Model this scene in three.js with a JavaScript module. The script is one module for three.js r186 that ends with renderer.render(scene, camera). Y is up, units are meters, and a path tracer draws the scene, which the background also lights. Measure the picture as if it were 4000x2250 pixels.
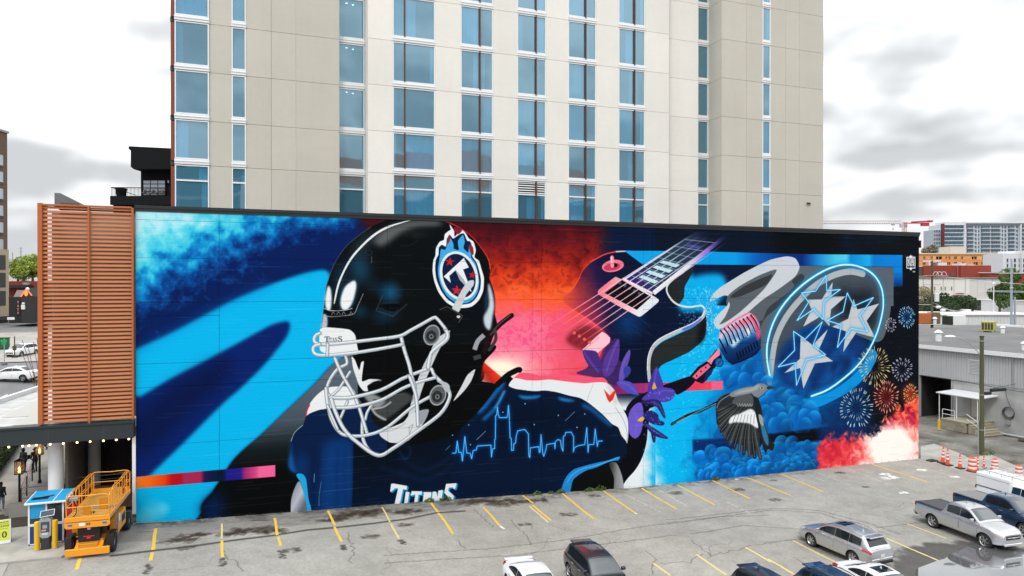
import * as THREE from 'three';
import { mergeGeometries, toCreasedNormals, mergeVertices } from 'three/addons/utils/BufferGeometryUtils.js';
import { RoundedBoxGeometry } from 'three/addons/geometries/RoundedBoxGeometry.js';
import { MarchingCubes } from 'three/addons/objects/MarchingCubes.js';
import { Brush, Evaluator, SUBTRACTION } from 'three-bvh-csg';
import { createNoise2D, createNoise3D } from 'simplex-noise';

// ---------------------------------------------------------------- camera, sky, sun, exposure
// World: x runs along the mural wall, z = 0 is its painted face, +z towards the parking lot, y = 0 at the wall's near foot.
const renderer = new THREE.WebGLRenderer({ antialias: true });
renderer.toneMapping = THREE.LinearToneMapping;
renderer.toneMappingExposure = 1.2;
renderer.shadowMap.enabled = true;
const scene = new THREE.Scene();
const FPX = 2667, PSI = Math.atan2(2667, 7500), CAM = new THREE.Vector3(7.31, 13.8, 44.73);
const camera = new THREE.PerspectiveCamera(2 * Math.atan(1125 / FPX) * 180 / Math.PI, 16 / 9, 0.5, 4000);
camera.position.copy(CAM);
camera.rotation.order = 'YXZ';
camera.rotation.set(-Math.atan(11 / FPX), -PSI, 0);
camera.updateMatrixWorld(true);

function rng(seed) { let s = seed >>> 0; return () => { s = (s + 0x6d2b79f5) | 0; let t = Math.imul(s ^ (s >>> 15), 1 | s); t = (t + Math.imul(t ^ (t >>> 7), 61 | t)) ^ t; return ((t ^ (t >>> 14)) >>> 0) / 4294967296; }; }
const n3 = createNoise3D(rng(11)), n2 = createNoise2D(rng(12));
const fbm2 = (x, y, o = 4) => { let s = 0, a = 1, t = 0; for (let i = 0; i < o; i++) { s += a * n2(x, y); t += a; a *= 0.5; x = x * 2.03 + 7.1; y = y * 2.03 - 3.7; } return s / t; };
const fbm3 = (x, y, z, o = 4) => { let s = 0, a = 1, t = 0; for (let i = 0; i < o; i++) { s += a * n3(x, y, z); t += a; a *= 0.5; x = x * 2.03 + 7.1; y = y * 2.03 - 3.7; z = z * 2.03 + 1.3; } return s / t; };
const clamp = (v, a = 0, b = 1) => Math.min(b, Math.max(a, v)), lerp = (a, b, t) => a + (b - a) * t, sstep = (a, b, v) => { const t = clamp((v - a) / (b - a)); return t * t * (3 - 2 * t); };
const interp = (tab, x) => { if (x <= tab[0][0]) return tab[0][1]; for (let i = 1; i < tab.length; i++) if (x <= tab[i][0]) return lerp(tab[i - 1][1], tab[i][1], (x - tab[i - 1][0]) / (tab[i][0] - tab[i - 1][0])); return tab[tab.length - 1][1]; };

{ // overcast sky: brighter overhead, broken grey cloud bases
  const W = 1024, H = 512, data = new Float32Array(W * H * 4);
  for (let r = 0; r < H; r++) {
    const up = ((r + 0.5) / H - 0.5) * Math.PI, y = Math.sin(up);
    for (let c = 0; c < W; c++) {
      const a = ((c + 0.5) / W - 0.5) * 2 * Math.PI, x = Math.cos(a) * Math.cos(up), z = Math.sin(a) * Math.cos(up);
      const yy = Math.max(y, 0), k = 1 / (yy + 0.16), px = x * k * 1.15, pz = z * k * 1.15;
      const big = fbm3(px * 0.55 + 17.7, pz * 0.55, 5.1, 3), fine = fbm3(px * 1.7 + 17.7, pz * 1.7 + 5, 4.2, 6);
      const cloud = sstep(-0.34, 0.5, big * 0.8 + fine * 0.62);
      const base = 0.53 * (1 + 2.7 * yy), v = base * (1.34 - 0.66 * cloud) * (1 - 0.1 * fine);
      const o = (r * W + c) * 4, cool = 0.5 + 0.5 * cloud;
      data[o] = v * (1 - 0.045 * cool); data[o + 1] = v * (1 - 0.012 * cool); data[o + 2] = v * (1 + 0.02 * cool); data[o + 3] = 1;
      if (y < 0) { data[o] = 0.33; data[o + 1] = 0.325; data[o + 2] = 0.32; }
    }
  }
  const t = new THREE.DataTexture(data, W, H, THREE.RGBAFormat, THREE.FloatType);
  t.mapping = THREE.EquirectangularReflectionMapping; t.magFilter = THREE.LinearFilter; t.minFilter = THREE.LinearFilter; t.needsUpdate = true;
  scene.background = t; scene.environment = t;
}
const sun = new THREE.DirectionalLight(new THREE.Color(1, 0.97, 0.92), 1.2);
sun.position.set(CAM.x - 30, 95, CAM.z + 25); sun.target.position.set(25, 0, 8);
sun.castShadow = true; sun.shadow.radius = 26; sun.shadow.mapSize.set(2048, 2048);
Object.assign(sun.shadow.camera, { left: -90, right: 90, top: 90, bottom: -90, near: 1, far: 400 });
scene.add(sun, sun.target);

// ---------------------------------------------------------------- photo pixels (4000 x 2250) to rays and points on real surfaces
const AX = { R: new THREE.Vector3(1, 0, 0).applyQuaternion(camera.quaternion), U: new THREE.Vector3(0, 1, 0).applyQuaternion(camera.quaternion), F: new THREE.Vector3(0, 0, -1).applyQuaternion(camera.quaternion) };
const ray = (u, v) => new THREE.Vector3().addScaledVector(AX.R, u - 2000).addScaledVector(AX.U, 1125 - v).addScaledVector(AX.F, FPX);
const hit = (u, v, axis, value) => { const d = ray(u, v); return d.multiplyScalar((value - CAM[axis]) / d[axis]).add(CAM); };
const onZ = (u, v, z = 0) => hit(u, v, 'z', z), onX = (u, v, x) => hit(u, v, 'x', x), onY = (u, v, y) => hit(u, v, 'y', y);
const atDepth = (u, v, d) => ray(u, v).multiplyScalar(d / FPX).add(CAM);
const project = (p) => { const d = p.clone().sub(CAM), w = d.dot(AX.F); return [2000 + FPX * d.dot(AX.R) / w, 1125 - FPX * d.dot(AX.U) / w]; };
const GX = [[-100, 0], [-1, 0], [0, -0.05], [2.4, -0.18], [6, -0.28], [11, -0.45], [14, -0.52], [17.8, -0.63], [22.3, -0.8], [27, -1.0], [32.3, -1.24], [40, -1.33], [47.6, -1.41], [61, -1.53], [75, -1.6]];
const RISE = [[0, 0], [6, 0.22], [12, 0.6], [22, 2.0], [38, 4.1], [67, 4.0], [110, 6.3], [200, 7], [3000, 7]];
const ground = (x, z) => { const w = sstep(-3.2, -5.2, x); return lerp(interp(GX, x), interp(RISE, -z), w); };
const onG = (u, v) => { let y = 0, p; for (let i = 0; i < 40; i++) { p = onY(u, v, y); y = ground(p.x, p.z); } return p; };

// ---------------------------------------------------------------- helpers
const rgb = (r, g, b) => new THREE.Color().setRGB(r, g, b);
const M = (color, o = {}) => { const phys = ['clearcoat', 'transmission', 'sheen', 'ior', 'specularIntensity'].some((k) => k in o); const m = new (phys ? THREE.MeshPhysicalMaterial : THREE.MeshStandardMaterial)({ color: Array.isArray(color) ? rgb(...color) : color, roughness: 0.8, ...o }); return m; };
const taken = {};
const numbered = (n) => { const k = taken[n] = (taken[n] ?? -1) + 1; return k ? n + '_' + String(k).padStart(3, '0') : n; };
function shade(o) { o.castShadow = true; o.receiveShadow = true; return o; }
function strip(g) { for (const k of Object.keys(g.attributes)) if (!['position', 'normal', 'uv'].includes(k)) g.deleteAttribute(k); return g; }
function join(list) {
  list = [].concat(list).map((g) => strip(g));
  if (list.length === 1) return list[0];
  if (list.some((g) => !g.index)) list = list.map((g) => (g.index ? g.toNonIndexed() : g));
  if (list.some((g) => !g.attributes.uv)) list.forEach((g) => g.deleteAttribute('uv'));
  return mergeGeometries(list);
}
function obj(name, geos, m, parent) {
  const o = shade(new THREE.Mesh(join(geos), m));
  o.name = parent ? name : numbered(name); (parent || scene).add(o); return o;
}
function thing(name, label, category, p = [0, 0, 0], turn = 0, group) {
  const o = new THREE.Group(); o.name = numbered(name); scene.add(o); if (p.isVector3) o.position.copy(p); else o.position.set(...p); o.rotation.y = turn;
  o.userData = { label, category }; if (group) o.userData.group = group; return o;
}
function tag(o, label, category, group) { Object.assign(o.userData, { label, category }); if (group) o.userData.group = group; return o; }
function struct(name, geos, m, parent) { const o = obj(name, geos, m, parent); if (!parent) o.userData.kind = 'structure'; return o; }
function copyOf(src, p, turn, label, group) { const c = src.clone(); c.userData = { ...src.userData }; c.name = numbered(src.name.replace(/_\d+$/, '')); scene.add(c); if (p.isVector3) c.position.copy(p); else c.position.set(...p); c.rotation.y = turn; if (label) c.userData.label = label; if (group) c.userData.group = group; return c; }
const tf = (g, x = 0, y = 0, z = 0, rx = 0, ry = 0, rz = 0) => { if (rx || ry || rz) g.applyMatrix4(new THREE.Matrix4().makeRotationFromEuler(new THREE.Euler(rx, ry, rz))); return g.translate(x, y, z); };
// box by its low and high corners
const bx = (x0, y0, z0, x1, y1, z1) => { const g = new THREE.BoxGeometry(Math.abs(x1 - x0), Math.abs(y1 - y0), Math.abs(z1 - z0)); return g.translate((x0 + x1) / 2, (y0 + y1) / 2, (z0 + z1) / 2); };
const rbx = (x0, y0, z0, x1, y1, z1, r = 0.03, s = 2) => { const g = new RoundedBoxGeometry(Math.abs(x1 - x0), Math.abs(y1 - y0), Math.abs(z1 - z0), s, Math.min(r, Math.abs(x1 - x0) / 2.01, Math.abs(y1 - y0) / 2.01, Math.abs(z1 - z0) / 2.01)); return g.translate((x0 + x1) / 2, (y0 + y1) / 2, (z0 + z1) / 2); };
const cyl = (r0, r1, h, x, y, z, n = 16) => new THREE.CylinderGeometry(r1, r0, h, n).translate(x, y + h / 2, z);
const V = (x, y, z) => new THREE.Vector3(x, y, z);
const tube = (pts, r, n = 8, closed = false, seg) => new THREE.TubeGeometry(new THREE.CatmullRomCurve3(pts.map((p) => (p.isVector3 ? p : V(...p))), closed, 'centripetal'), seg || pts.length * 5, r, n, closed);
function bar(a, b, r, n = 8) { a = a.isVector3 ? a : V(...a); b = b.isVector3 ? b : V(...b); const d = b.clone().sub(a), g = new THREE.CylinderGeometry(r, r, d.length(), n); g.applyQuaternion(new THREE.Quaternion().setFromUnitVectors(V(0, 1, 0), d.normalize())); return g.translate((a.x + b.x) / 2, (a.y + b.y) / 2, (a.z + b.z) / 2); }
function beam(a, b, w, h) { a = a.isVector3 ? a : V(...a); b = b.isVector3 ? b : V(...b); const d = b.clone().sub(a), L = d.length(), g = new THREE.BoxGeometry(w, h, L), m = new THREE.Matrix4().lookAt(a, b, V(0, 1, 0.0001)); g.applyMatrix4(m); return g.translate((a.x + b.x) / 2, (a.y + b.y) / 2, (a.z + b.z) / 2); }
function quadSheet(pts) { // polygon in xz (y given), fan triangulated via Shape
  const s = new THREE.Shape(pts.map((p) => new THREE.Vector2(p.x, -p.z))), g = new THREE.ShapeGeometry(s); g.rotateX(-Math.PI / 2); return g;
}
// uv in metres by the axis a face looks along
function metric(g, s = 1) {
  g = g.index ? g.toNonIndexed() : g; const p = g.attributes.position, n = g.attributes.normal, uv = new Float32Array(p.count * 2);
  for (let i = 0; i < p.count; i++) { const ax = Math.abs(n.getX(i)), ay = Math.abs(n.getY(i)), az = Math.abs(n.getZ(i)); const [a, b] = ay > ax && ay > az ? [p.getX(i), p.getZ(i)] : ax > az ? [p.getZ(i), p.getY(i)] : [p.getX(i), p.getY(i)]; uv[i * 2] = a * s; uv[i * 2 + 1] = b * s; }
  g.setAttribute('uv', new THREE.BufferAttribute(uv, 2)); return g;
}
function dataTex(W, H, f, { srgb = false, repeat = 1, wrap = true } = {}) {
  const d = new Uint8Array(W * H * 4);
  for (let y = 0; y < H; y++) for (let x = 0; x < W; x++) { const c = f(x / W, y / H, x, y), o = (y * W + x) * 4; if (typeof c === 'number') d[o] = d[o + 1] = d[o + 2] = clamp(c) * 255; else { d[o] = clamp(c[0]) * 255; d[o + 1] = clamp(c[1]) * 255; d[o + 2] = clamp(c[2]) * 255; } d[o + 3] = 255; }
  const t = new THREE.DataTexture(d, W, H); t.magFilter = THREE.LinearFilter; t.minFilter = THREE.LinearMipmapLinearFilter; t.generateMipmaps = true;
  if (wrap) t.wrapS = t.wrapT = THREE.RepeatWrapping; if (srgb) t.colorSpace = THREE.SRGBColorSpace; t.repeat.set(repeat, repeat); t.needsUpdate = true; return t;
}
// noise that tiles: sampled on two circles
const tileN = (u, v, f, o = 3, seed = 0) => { let s = 0, a = 1, t = 0; for (let i = 0; i < o; i++) { const k = f * 2 ** i, A = u * 2 * Math.PI, B = v * 2 * Math.PI, r = k / (2 * Math.PI); s += a * (n3(Math.cos(A) * r + seed, Math.sin(A) * r, Math.cos(B) * r * 0.7 + 3) * 0.5 + n3(Math.cos(B) * r + seed, Math.sin(B) * r + 9, Math.sin(A) * r * 0.7) * 0.5); t += a; a *= 0.55; } return s / t; };
const grain = dataTex(256, 256, (u, v) => 0.5 + 0.5 * tileN(u, v, 24, 3, 5));
const blotch = dataTex(256, 256, (u, v) => { const n = tileN(u, v, 3, 5, 21); return 0.86 + 0.2 * n; }, { srgb: true });
const canvasOf = (w, h) => { const c = document.createElement('canvas'); c.width = w; c.height = h; return c; };
function canvasTex(c, srgb = true) { const t = new THREE.CanvasTexture(c); if (srgb) t.colorSpace = THREE.SRGBColorSpace; t.magFilter = THREE.LinearFilter; t.anisotropy = 8; return t; }
const withRepeat = (t, a, b = a) => { const c = t.clone(); c.repeat.set(a, b); c.needsUpdate = true; return c; };
// ---------------------------------------------------------------- the mural, painted on a canvas in wall coordinates
const WALL = { L: 61.33, top: 18.3, bot: -1.9 };
function paintMural() {
  const W = 2048, H = Math.round(W * (WALL.top - WALL.bot) / WALL.L), cv = canvasOf(W, H), c = cv.getContext('2d'), R = rng(77);
  const frames = { p: [0, 0, 1], z4: [500, 780, 0.3934], z5: [500, 1300, 0.5245], z6: [1150, 820, 0.414], z7: [1150, 1300, 0.4831], z8: [1900, 820, 0.4693], y1: [1700, 1350, 0.4486], y2: [2600, 850, 0.44855], y3: [2500, 1350, 0.43478] };
  const map = (u, v) => { const q = onZ(u, v); return [q.x / WALL.L * W, (WALL.top - q.y) / (WALL.top - WALL.bot) * H]; };
  const ph = (z, [x, y]) => { const f = frames[z]; return [f[0] + x * f[2], f[1] + y * f[2]]; };
  const pt = (z, p) => map(...ph(z, p));
  const px = (z, p, w = 1) => { const a = ph(z, p), A = map(...a), B = map(a[0] + 10, a[1]); return Math.hypot(B[0] - A[0], B[1] - A[1]) / 10 * frames[z][2] * w; };
  const pairs = (a) => { if (Array.isArray(a[0])) return a; const o = []; for (let i = 0; i < a.length; i += 2) o.push([a[i], a[i + 1]]); return o; };
  function trace(z, list, smooth, closed) {
    const P = pairs(list).map((p) => pt(z, p)), n = P.length; c.beginPath(); c.moveTo(...P[0]);
    const at = (i) => (closed ? P[(i + n) % n] : P[clamp(i, 0, n - 1)]);
    for (let i = 0; i < (closed ? n : n - 1); i++) {
      if (!smooth) { c.lineTo(...at(i + 1)); continue; }
      const a = at(i - 1), b = at(i), d = at(i + 1), e = at(i + 2), k = smooth === true ? 6 : smooth;
      c.bezierCurveTo(b[0] + (d[0] - a[0]) / k, b[1] + (d[1] - a[1]) / k, d[0] - (e[0] - b[0]) / k, d[1] - (e[1] - b[1]) / k, d[0], d[1]);
    }
    if (closed) c.closePath();
  }
  const blur = (b) => { c.filter = b ? `blur(${b}px)` : 'none'; };
  const col = (f) => (Array.isArray(f) ? `rgba(${f[0]},${f[1]},${f[2]},${f[3] ?? 1})` : f);
  const fill = (z, list, f, o = {}) => { trace(z, list, o.smooth ?? true, true); blur(o.blur); c.globalAlpha = o.a ?? 1; c.fillStyle = col(f); c.fill(); c.globalAlpha = 1; blur(0); };
  const line = (z, list, f, w, o = {}) => { trace(z, list, o.smooth ?? true, o.closed); blur(o.blur); c.globalAlpha = o.a ?? 1; c.strokeStyle = col(f); c.lineWidth = px(z, pairs(list)[0], w); c.lineCap = o.cap || 'round'; c.lineJoin = o.join || 'round'; c.stroke(); c.globalAlpha = 1; blur(0); };
  const sharp = (z, list, f, o = {}) => fill(z, list, f, { ...o, smooth: false });
  const gradient = (z, a, b, stops) => { const g = c.createLinearGradient(...pt(z, a), ...pt(z, b)); for (const [t, k] of stops) g.addColorStop(t, col(k)); return g; };
  const blob = (z, x, y, r, f, a = 1, ry = r) => { const p = pt(z, [x, y]), rr = px(z, [x, y], r), g = c.createRadialGradient(0, 0, 0, 0, 0, rr), k = f.slice(0, 3).join(','); g.addColorStop(0, `rgba(${k},${a})`); g.addColorStop(0.5, `rgba(${k},${a * 0.55})`); g.addColorStop(1, `rgba(${k},0)`); c.save(); c.translate(...p); c.scale(1, ry / r); c.fillStyle = g; c.beginPath(); c.arc(0, 0, rr, 0, 7); c.fill(); c.restore(); };
  const ellipse = (z, x, y, rx, ry, rot, f, o = {}) => { const L = []; for (let i = 0; i < 24; i++) { const t = i / 24 * Math.PI * 2, a = Math.cos(t) * rx, b = Math.sin(t) * ry; L.push([x + a * Math.cos(rot) - b * Math.sin(rot), y + a * Math.sin(rot) + b * Math.cos(rot)]); } if (o.line) line(z, L, f, o.line, { ...o, closed: true }); else fill(z, L, f, o); };
  const ramp = (stops, t) => { if (t <= stops[0][0]) return stops[0][1]; for (let i = 1; i < stops.length; i++) if (t <= stops[i][0]) { const k = (t - stops[i - 1][0]) / (stops[i][0] - stops[i - 1][0]); return stops[i - 1][1].map((a, j) => lerp(a, stops[i][1][j], k)); } return stops[stops.length - 1][1]; };

  // background sprayed in soft colour fields, pixel by pixel
  const im = c.createImageData(W, H), d = im.data, NAVY = [1, 26, 84], q = V(0, 0, 0);
  const mixTo = (a, b, t) => { t = clamp(t); return [lerp(a[0], b[0], t), lerp(a[1], b[1], t), lerp(a[2], b[2], t)]; };
  for (let y = 0; y < H; y++) for (let x = 0; x < W; x++) {
    q.set(x / W * WALL.L, WALL.top - y / H * (WALL.top - WALL.bot), 0); const [u, v] = project(q);
    const nf = fbm2(u / 95, v / 95, 5), nc = fbm2(u / 210 + 9, v / 210, 4), ns = fbm2(u / 28, v / 28, 3); let k = NAVY;
    if (u < 1500) {
      const t = (u - 530) / 640 + (v - 810) / 330 - 0.33 * nf - 0.2 * nc - 0.42 * sstep(940, 820, v) * sstep(900, 1250, u) * sstep(1500, 1350, u);
      k = ramp([[0.28, [172, 226, 236]], [0.5, [110, 212, 228]], [0.72, [52, 190, 220]], [0.9, [8, 128, 196]], [1.12, [2, 66, 138]], [1.4, NAVY]], t);
      if (t > 0.8 && t < 1.7) k = mixTo(k, [22, 120, 190], 0.45 * sstep(0.1, 0.6, ns) * sstep(1.7, 0.9, t));
      if (u > 1380) k = mixTo(k, [62, 12, 22], sstep(1385, 1440, u - 0.25 * (v - 900) + 30 * nf));
    } else if (u < 2560) {
      const vv = v + 42 * nf + 26 * nc, red = ramp([[850, [46, 8, 18]], [930, [92, 14, 24]], [1010, [142, 26, 22]], [1080, [212, 58, 24]], [1150, [246, 92, 44]], [1200, [246, 88, 76]], [1240, [240, 86, 122]], [1330, [238, 84, 134]], [1420, [242, 98, 132]], [1470, [236, 80, 112]], [1560, [110, 20, 50]]], vv);
      k = red; const bil = 1 - 2 * Math.abs(fbm2(u / 60 + nf * 0.7, v / 60 + nc * 0.7, 4)), dark = sstep(0.55, -0.2, bil) * sstep(1230, 900, v); k = mixTo(k, [66, 10, 20], clamp(dark * 0.8 + 0.45 * sstep(0.1, 0.6, -nf) * sstep(1200, 900, v))); if (v > 1120) k = mixTo(k, [252, 160, 168], 0.35 * sstep(0.2, 0.8, bil) * sstep(1160, 1280, v) * sstep(2260, 2100, u));
      const right = sstep(2140, 2330, u + 0.2 * (v - 1000) + 40 * nc); if (v > 1180) k = mixTo(k, [222, 58, 56], 0.4 * right);
      const glow = Math.exp(-(((u - 1950) / 105) ** 2) - (((v - 1445) / 52) ** 2)); k = mixTo(k, [255, 238, 214], 1.3 * glow);
      k = mixTo(k, [2, 20, 52], sstep(2330, 2430, u + 26 * nf + (v < 1000 ? 20 : 0))); if (v > 1530 && u > 1500) k = mixTo(k, mixTo([226, 232, 236], [0, 176, 234], sstep(2500, 2575, u + 20 * nf)), sstep(1530, 1600, v) * sstep(2380, 2420, u));
      if (v > 1530) k = mixTo(k, [1, 6, 14], sstep(2400, 2360, u));
    } else {
      k = v < 1000 ? [4, 16, 36] : v < 1090 ? [2, 26, 66] : [0, 172, 232];
      if (v >= 1030 && v < 1130) k = mixTo([2, 24, 62], [0, 172, 232], sstep(1055, 1110, v + 30 * nf));
      if (v < 1000) k = mixTo(k, [1, 3, 6], 0.85 * sstep(2960, 3080, u) * sstep(3330, 3240, u + 20 * nf));
      if (u > 3300) k = mixTo(k, [4, 10, 18], sstep(3300, 3400, u));
      if (u > 3300) k = mixTo(k, [6, 40, 62], 0.4 * sstep(3330, 3400, u) * sstep(3560, 3460, u) * sstep(985, 900, v));
      if (v > 1090 && u <= 3420) { // cyan turning to deeper blue towards the clouds
        const t = sstep(2730, 2880, u + 40 * nf + 0.25 * (v - 1500)); k = mixTo([0, 176, 234], [0, 98, 176], t);
        k = mixTo(k, [0, 58, 128], 0.55 * sstep(0.15, 0.6, nf) * t);
        if (u > 3060) k = mixTo(k, [2, 32, 76], sstep(3080, 3330, u + 110 * nc + 60 * nf) * 0.85);
      }
      if (v > 1090 && u > 3300) k = mixTo(k, [3, 8, 18], sstep(3340, 3430, u + 30 * nc));
      // white corner between the player and the cyan
      if (u < 2640 && v > 1700) k = mixTo(k, [226, 232, 236], sstep(2600, 2520, u - 0.15 * (v - 1800) - 20 * nf));
    }
    const speck = 1 + 0.035 * (R() - 0.5); const o = (y * W + x) * 4; d[o] = k[0] * speck; d[o + 1] = k[1] * speck; d[o + 2] = k[2] * speck; d[o + 3] = 255;
  }
  c.putImageData(im, 0, 0);

  // ---- left: cyan swoosh and navy blade
  const CY = [0, 174, 228];
  fill('z5', [20, 152, 120, 95, 288, 15, 450, -68, 749, -227, 900, -295, 1050, -355, 1275, -433, 1424, -467, 1470, -463, 1504, -430, 1600, -190, 1720, 60, 1602, 180, 1500, 262, 1400, 372, 1200, 562, 1000, 752, 860, 872, 790, 942, 740, 1012, 690, 1090, 630, 1182, 560, 1262, 545, 1330, 575, 1480, 300, 1500, 40, 1500, 20, 900, 20, 300], CY, { blur: 3 }); line('z5', [20, 150, 288, 13, 749, -229, 1050, -356], [0, 96, 180], 40, { blur: 9, a: 0.5 });
  fill('z5', [20, 505, 100, 472, 330, 337, 560, 218, 800, 88, 960, 0, 1080, -62, 1180, -85, 1206, -60, 1190, 10, 1150, 72, 1020, 232, 860, 392, 680, 552, 400, 832, 210, 1014, 150, 1066, 20, 1082], [2, 30, 98], { blur: 3.2 });
  fill('z5', [60, 640, 300, 420, 600, 240, 740, 200, 790, 240, 720, 360, 520, 560, 250, 800, 60, 940], [0, 14, 56], { blur: 14, a: 0.75 });
  for (const [x, y, r] of [[190, 1340, 130], [120, 1390, 110], [260, 1310, 70]]) blob('z5', x, y, r, [96, 205, 236], 0.75);
  fill('z5', [1602, 178, 1500, 262, 1400, 372, 1200, 562, 1000, 752, 860, 872, 790, 942, 740, 1012, 690, 1090, 630, 1182, 560, 1262, 545, 1330, 600, 1480, 1716, 1480, 1716, 120], gradient('z5', [1300, 350], [1300, 1010], [[0, [84, 96, 108]], [0.45, [66, 78, 90]], [0.62, [40, 50, 58]], [0.75, [14, 24, 28]], [1, [0, 3, 4]]]), { blur: 1.2 });
  fill('z5', [560, 1262, 545, 1330, 600, 1480, 700, 1480, 720, 1300, 680, 1180], [0, 26, 72], { blur: 10, a: 0.9 });
  // colour strip
  sharp('z5', [20, 1077, 1097, 985, 1097, 1070, 20, 1163], gradient('z5', [55, 1110], [1097, 1030], [[0, [226, 116, 40]], [0.1, [240, 100, 16]], [0.2, [226, 62, 10]], [0.25, [186, 10, 24]], [0.31, [180, 8, 26]], [0.34, [162, 40, 84]], [0.45, [168, 32, 76]], [0.48, [34, 20, 74]], [0.56, [4, 22, 54]], [0.61, [4, 18, 46]], [0.64, [26, 24, 126]], [0.74, [30, 26, 132]], [0.77, [150, 36, 110]], [0.85, [206, 64, 124]], [0.88, [238, 96, 150]], [1, [236, 92, 148]]]));

  // ---- player: left shoulder and torso
  fill('z5', [1330, 622, 1345, 545, 1400, 470, 1480, 412, 1560, 400, 1640, 404, 1690, 440, 1700, 552, 1480, 566, 1400, 585], [226, 228, 230]);
  line('z5', [1325, 620, 1332, 580, 1352, 538], [190, 40, 50], 10);
  fill('z5', [1330, 618, 1302, 690, 1242, 742, 1214, 808, 1206, 900, 1195, 962, 1202, 1012, 1232, 1038, 1280, 1052, 1312, 1102, 1340, 1200, 1362, 1306, 1366, 1480, 1900, 1480, 1900, 560, 1716, 552, 1480, 566, 1400, 582], [1, 26, 64], { smooth: 7 });
  fill('z5', [1250, 980, 1310, 900, 1330, 1000, 1340, 1120, 1400, 1340, 1440, 1000, 1470, 820, 1640, 800, 1690, 860, 1690, 1300, 1400, 1340, 1320, 1120], [4, 56, 120], { blur: 10, a: 0.85 });
  for (const [x, a] of [[1386, 0.9], [1420, 0.6], [1560, 0.35], [1620, 0.35]]) line('z5', [x, 860, x - 6, 1050, x - 2, 1300], [0, 18, 52], 16, { blur: 3, a });
  line('z5', [1388, 1050, 1386, 1112], [120, 190, 230], 4); line('z5', [1440, 1110, 1425, 1200, 1422, 1290], [70, 150, 210], 4, { a: 0.8 });
  fill('z5', [1212, 812, 1206, 900, 1195, 962, 1202, 1012, 1232, 1038, 1262, 1046, 1240, 1000, 1222, 900], [10, 84, 160], { blur: 3 });
  line('z5', [1300, 690, 1242, 742, 1214, 808], [196, 206, 214], 4);
  fill('z5', [1275, 1106, 1240, 1160, 1216, 1240, 1212, 1330, 1215, 1400, 1340, 1400, 1330, 1260, 1306, 1180], gradient('z5', [1215, 1200], [1330, 1250], [[0, [140, 146, 156]], [0.5, [178, 184, 194]], [1, [96, 102, 116]]]));
  fill('z5', [1254, 1058, 1300, 1052, 1326, 1090, 1336, 1160, 1346, 1240, 1364, 1310, 1366, 1400, 1338, 1400, 1334, 1300, 1310, 1200, 1288, 1122], [28, 158, 216]);
  // torso (dark navy into black)
  fill('z7', [478, 860, 640, 980, 700, 1000, 1000, 800, 1180, 640, 1290, 520, 1500, 560, 1640, 420, 1720, 330, 1840, 430, 2300, 440, 2700, 640, 2720, 1100, 2600, 1240, 2300, 1300, 2100, 1600, 460, 1600, 472, 1200], gradient('z7', [1100, 650], [1200, 1300], [[0, [0, 4, 10]], [0.4, [0, 10, 26]], [1, [0, 18, 46]]]), { smooth: false });
  line('z7', [482, 880, 478, 1100, 470, 1500], [0, 14, 38], 10, { blur: 4 });
  line('z7', [850, 960, 895, 1020, 940, 970, 925, 920], [20, 92, 156], 7, { blur: 2.5, a: 0.6 });
  for (const L of [[850, 1110, 1060, 1190, 1290, 1070], [860, 1010, 1050, 1110, 1270, 1000], [1220, 950, 1270, 900], [700, 1080, 900, 1160]]) line('z7', L, [20, 84, 150], 8, { blur: 4, a: 0.45 });

  // ---- guitar body first (behind the shoulder and flowers)
  fill('z8', [640, 760, 720, 660, 770, 580, 810, 500, 880, 430, 970, 382, 1080, 348, 1200, 346, 1300, 366, 1400, 410, 1640, 520, 1540, 590, 1498, 650, 1524, 730, 1592, 790, 1690, 810, 1790, 797, 1822, 832, 1802, 890, 1720, 950, 1560, 1020, 1442, 1082, 1382, 1142, 1346, 1230, 1342, 1330, 1350, 1460, 900, 1460, 960, 1180, 1040, 1080, 900, 940], gradient('z8', [640, 900], [1130, 700], [[0, [120, 20, 60, 0]], [0.35, [92, 18, 66, 0.55]], [0.7, [24, 18, 66, 0.95]], [1, [3, 16, 46]]]));
  fill('z8', [1000, 900, 1200, 900, 1330, 1000, 1360, 1160, 1330, 1440, 1000, 1440, 1060, 1100], [2, 14, 42], { blur: 12 });
  for (let i = 0; i < 26; i++) { const a = R(), x = lerp(1000, 1330, R()), y = lerp(830, 1040, R()); line('z8', [x, y, x + 60 + 120 * R(), y + 50 + 60 * R()], [8, 70 + 50 * a, 150 + 30 * a], 4, { a: 0.16 }); }
  for (let i = 0; i < 22; i++) { const x = lerp(760, 1000, R()), y = lerp(640, 900, R()); line('z8', [x, y, x + 80 + 90 * R(), y + 70 + 70 * R()], [176, 52, 110], 4, { a: 0.16 }); }
  blob('z8', 1180, 940, 170, [6, 74, 146], 0.55); blob('z8', 1300, 600, 120, [16, 20, 70], 0.5);
  line('z8', [310, 782, 470, 768, 590, 746, 700, 682, 762, 590, 802, 502, 872, 430], [232, 84, 44], 6, { a: 0.75 }); line('z8', [872, 430, 962, 380, 1010, 362, 1080, 347], [236, 70, 70], 9); line('z8', [1080, 347, 1200, 345, 1300, 366, 1392, 408], [226, 206, 230], 9);
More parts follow.
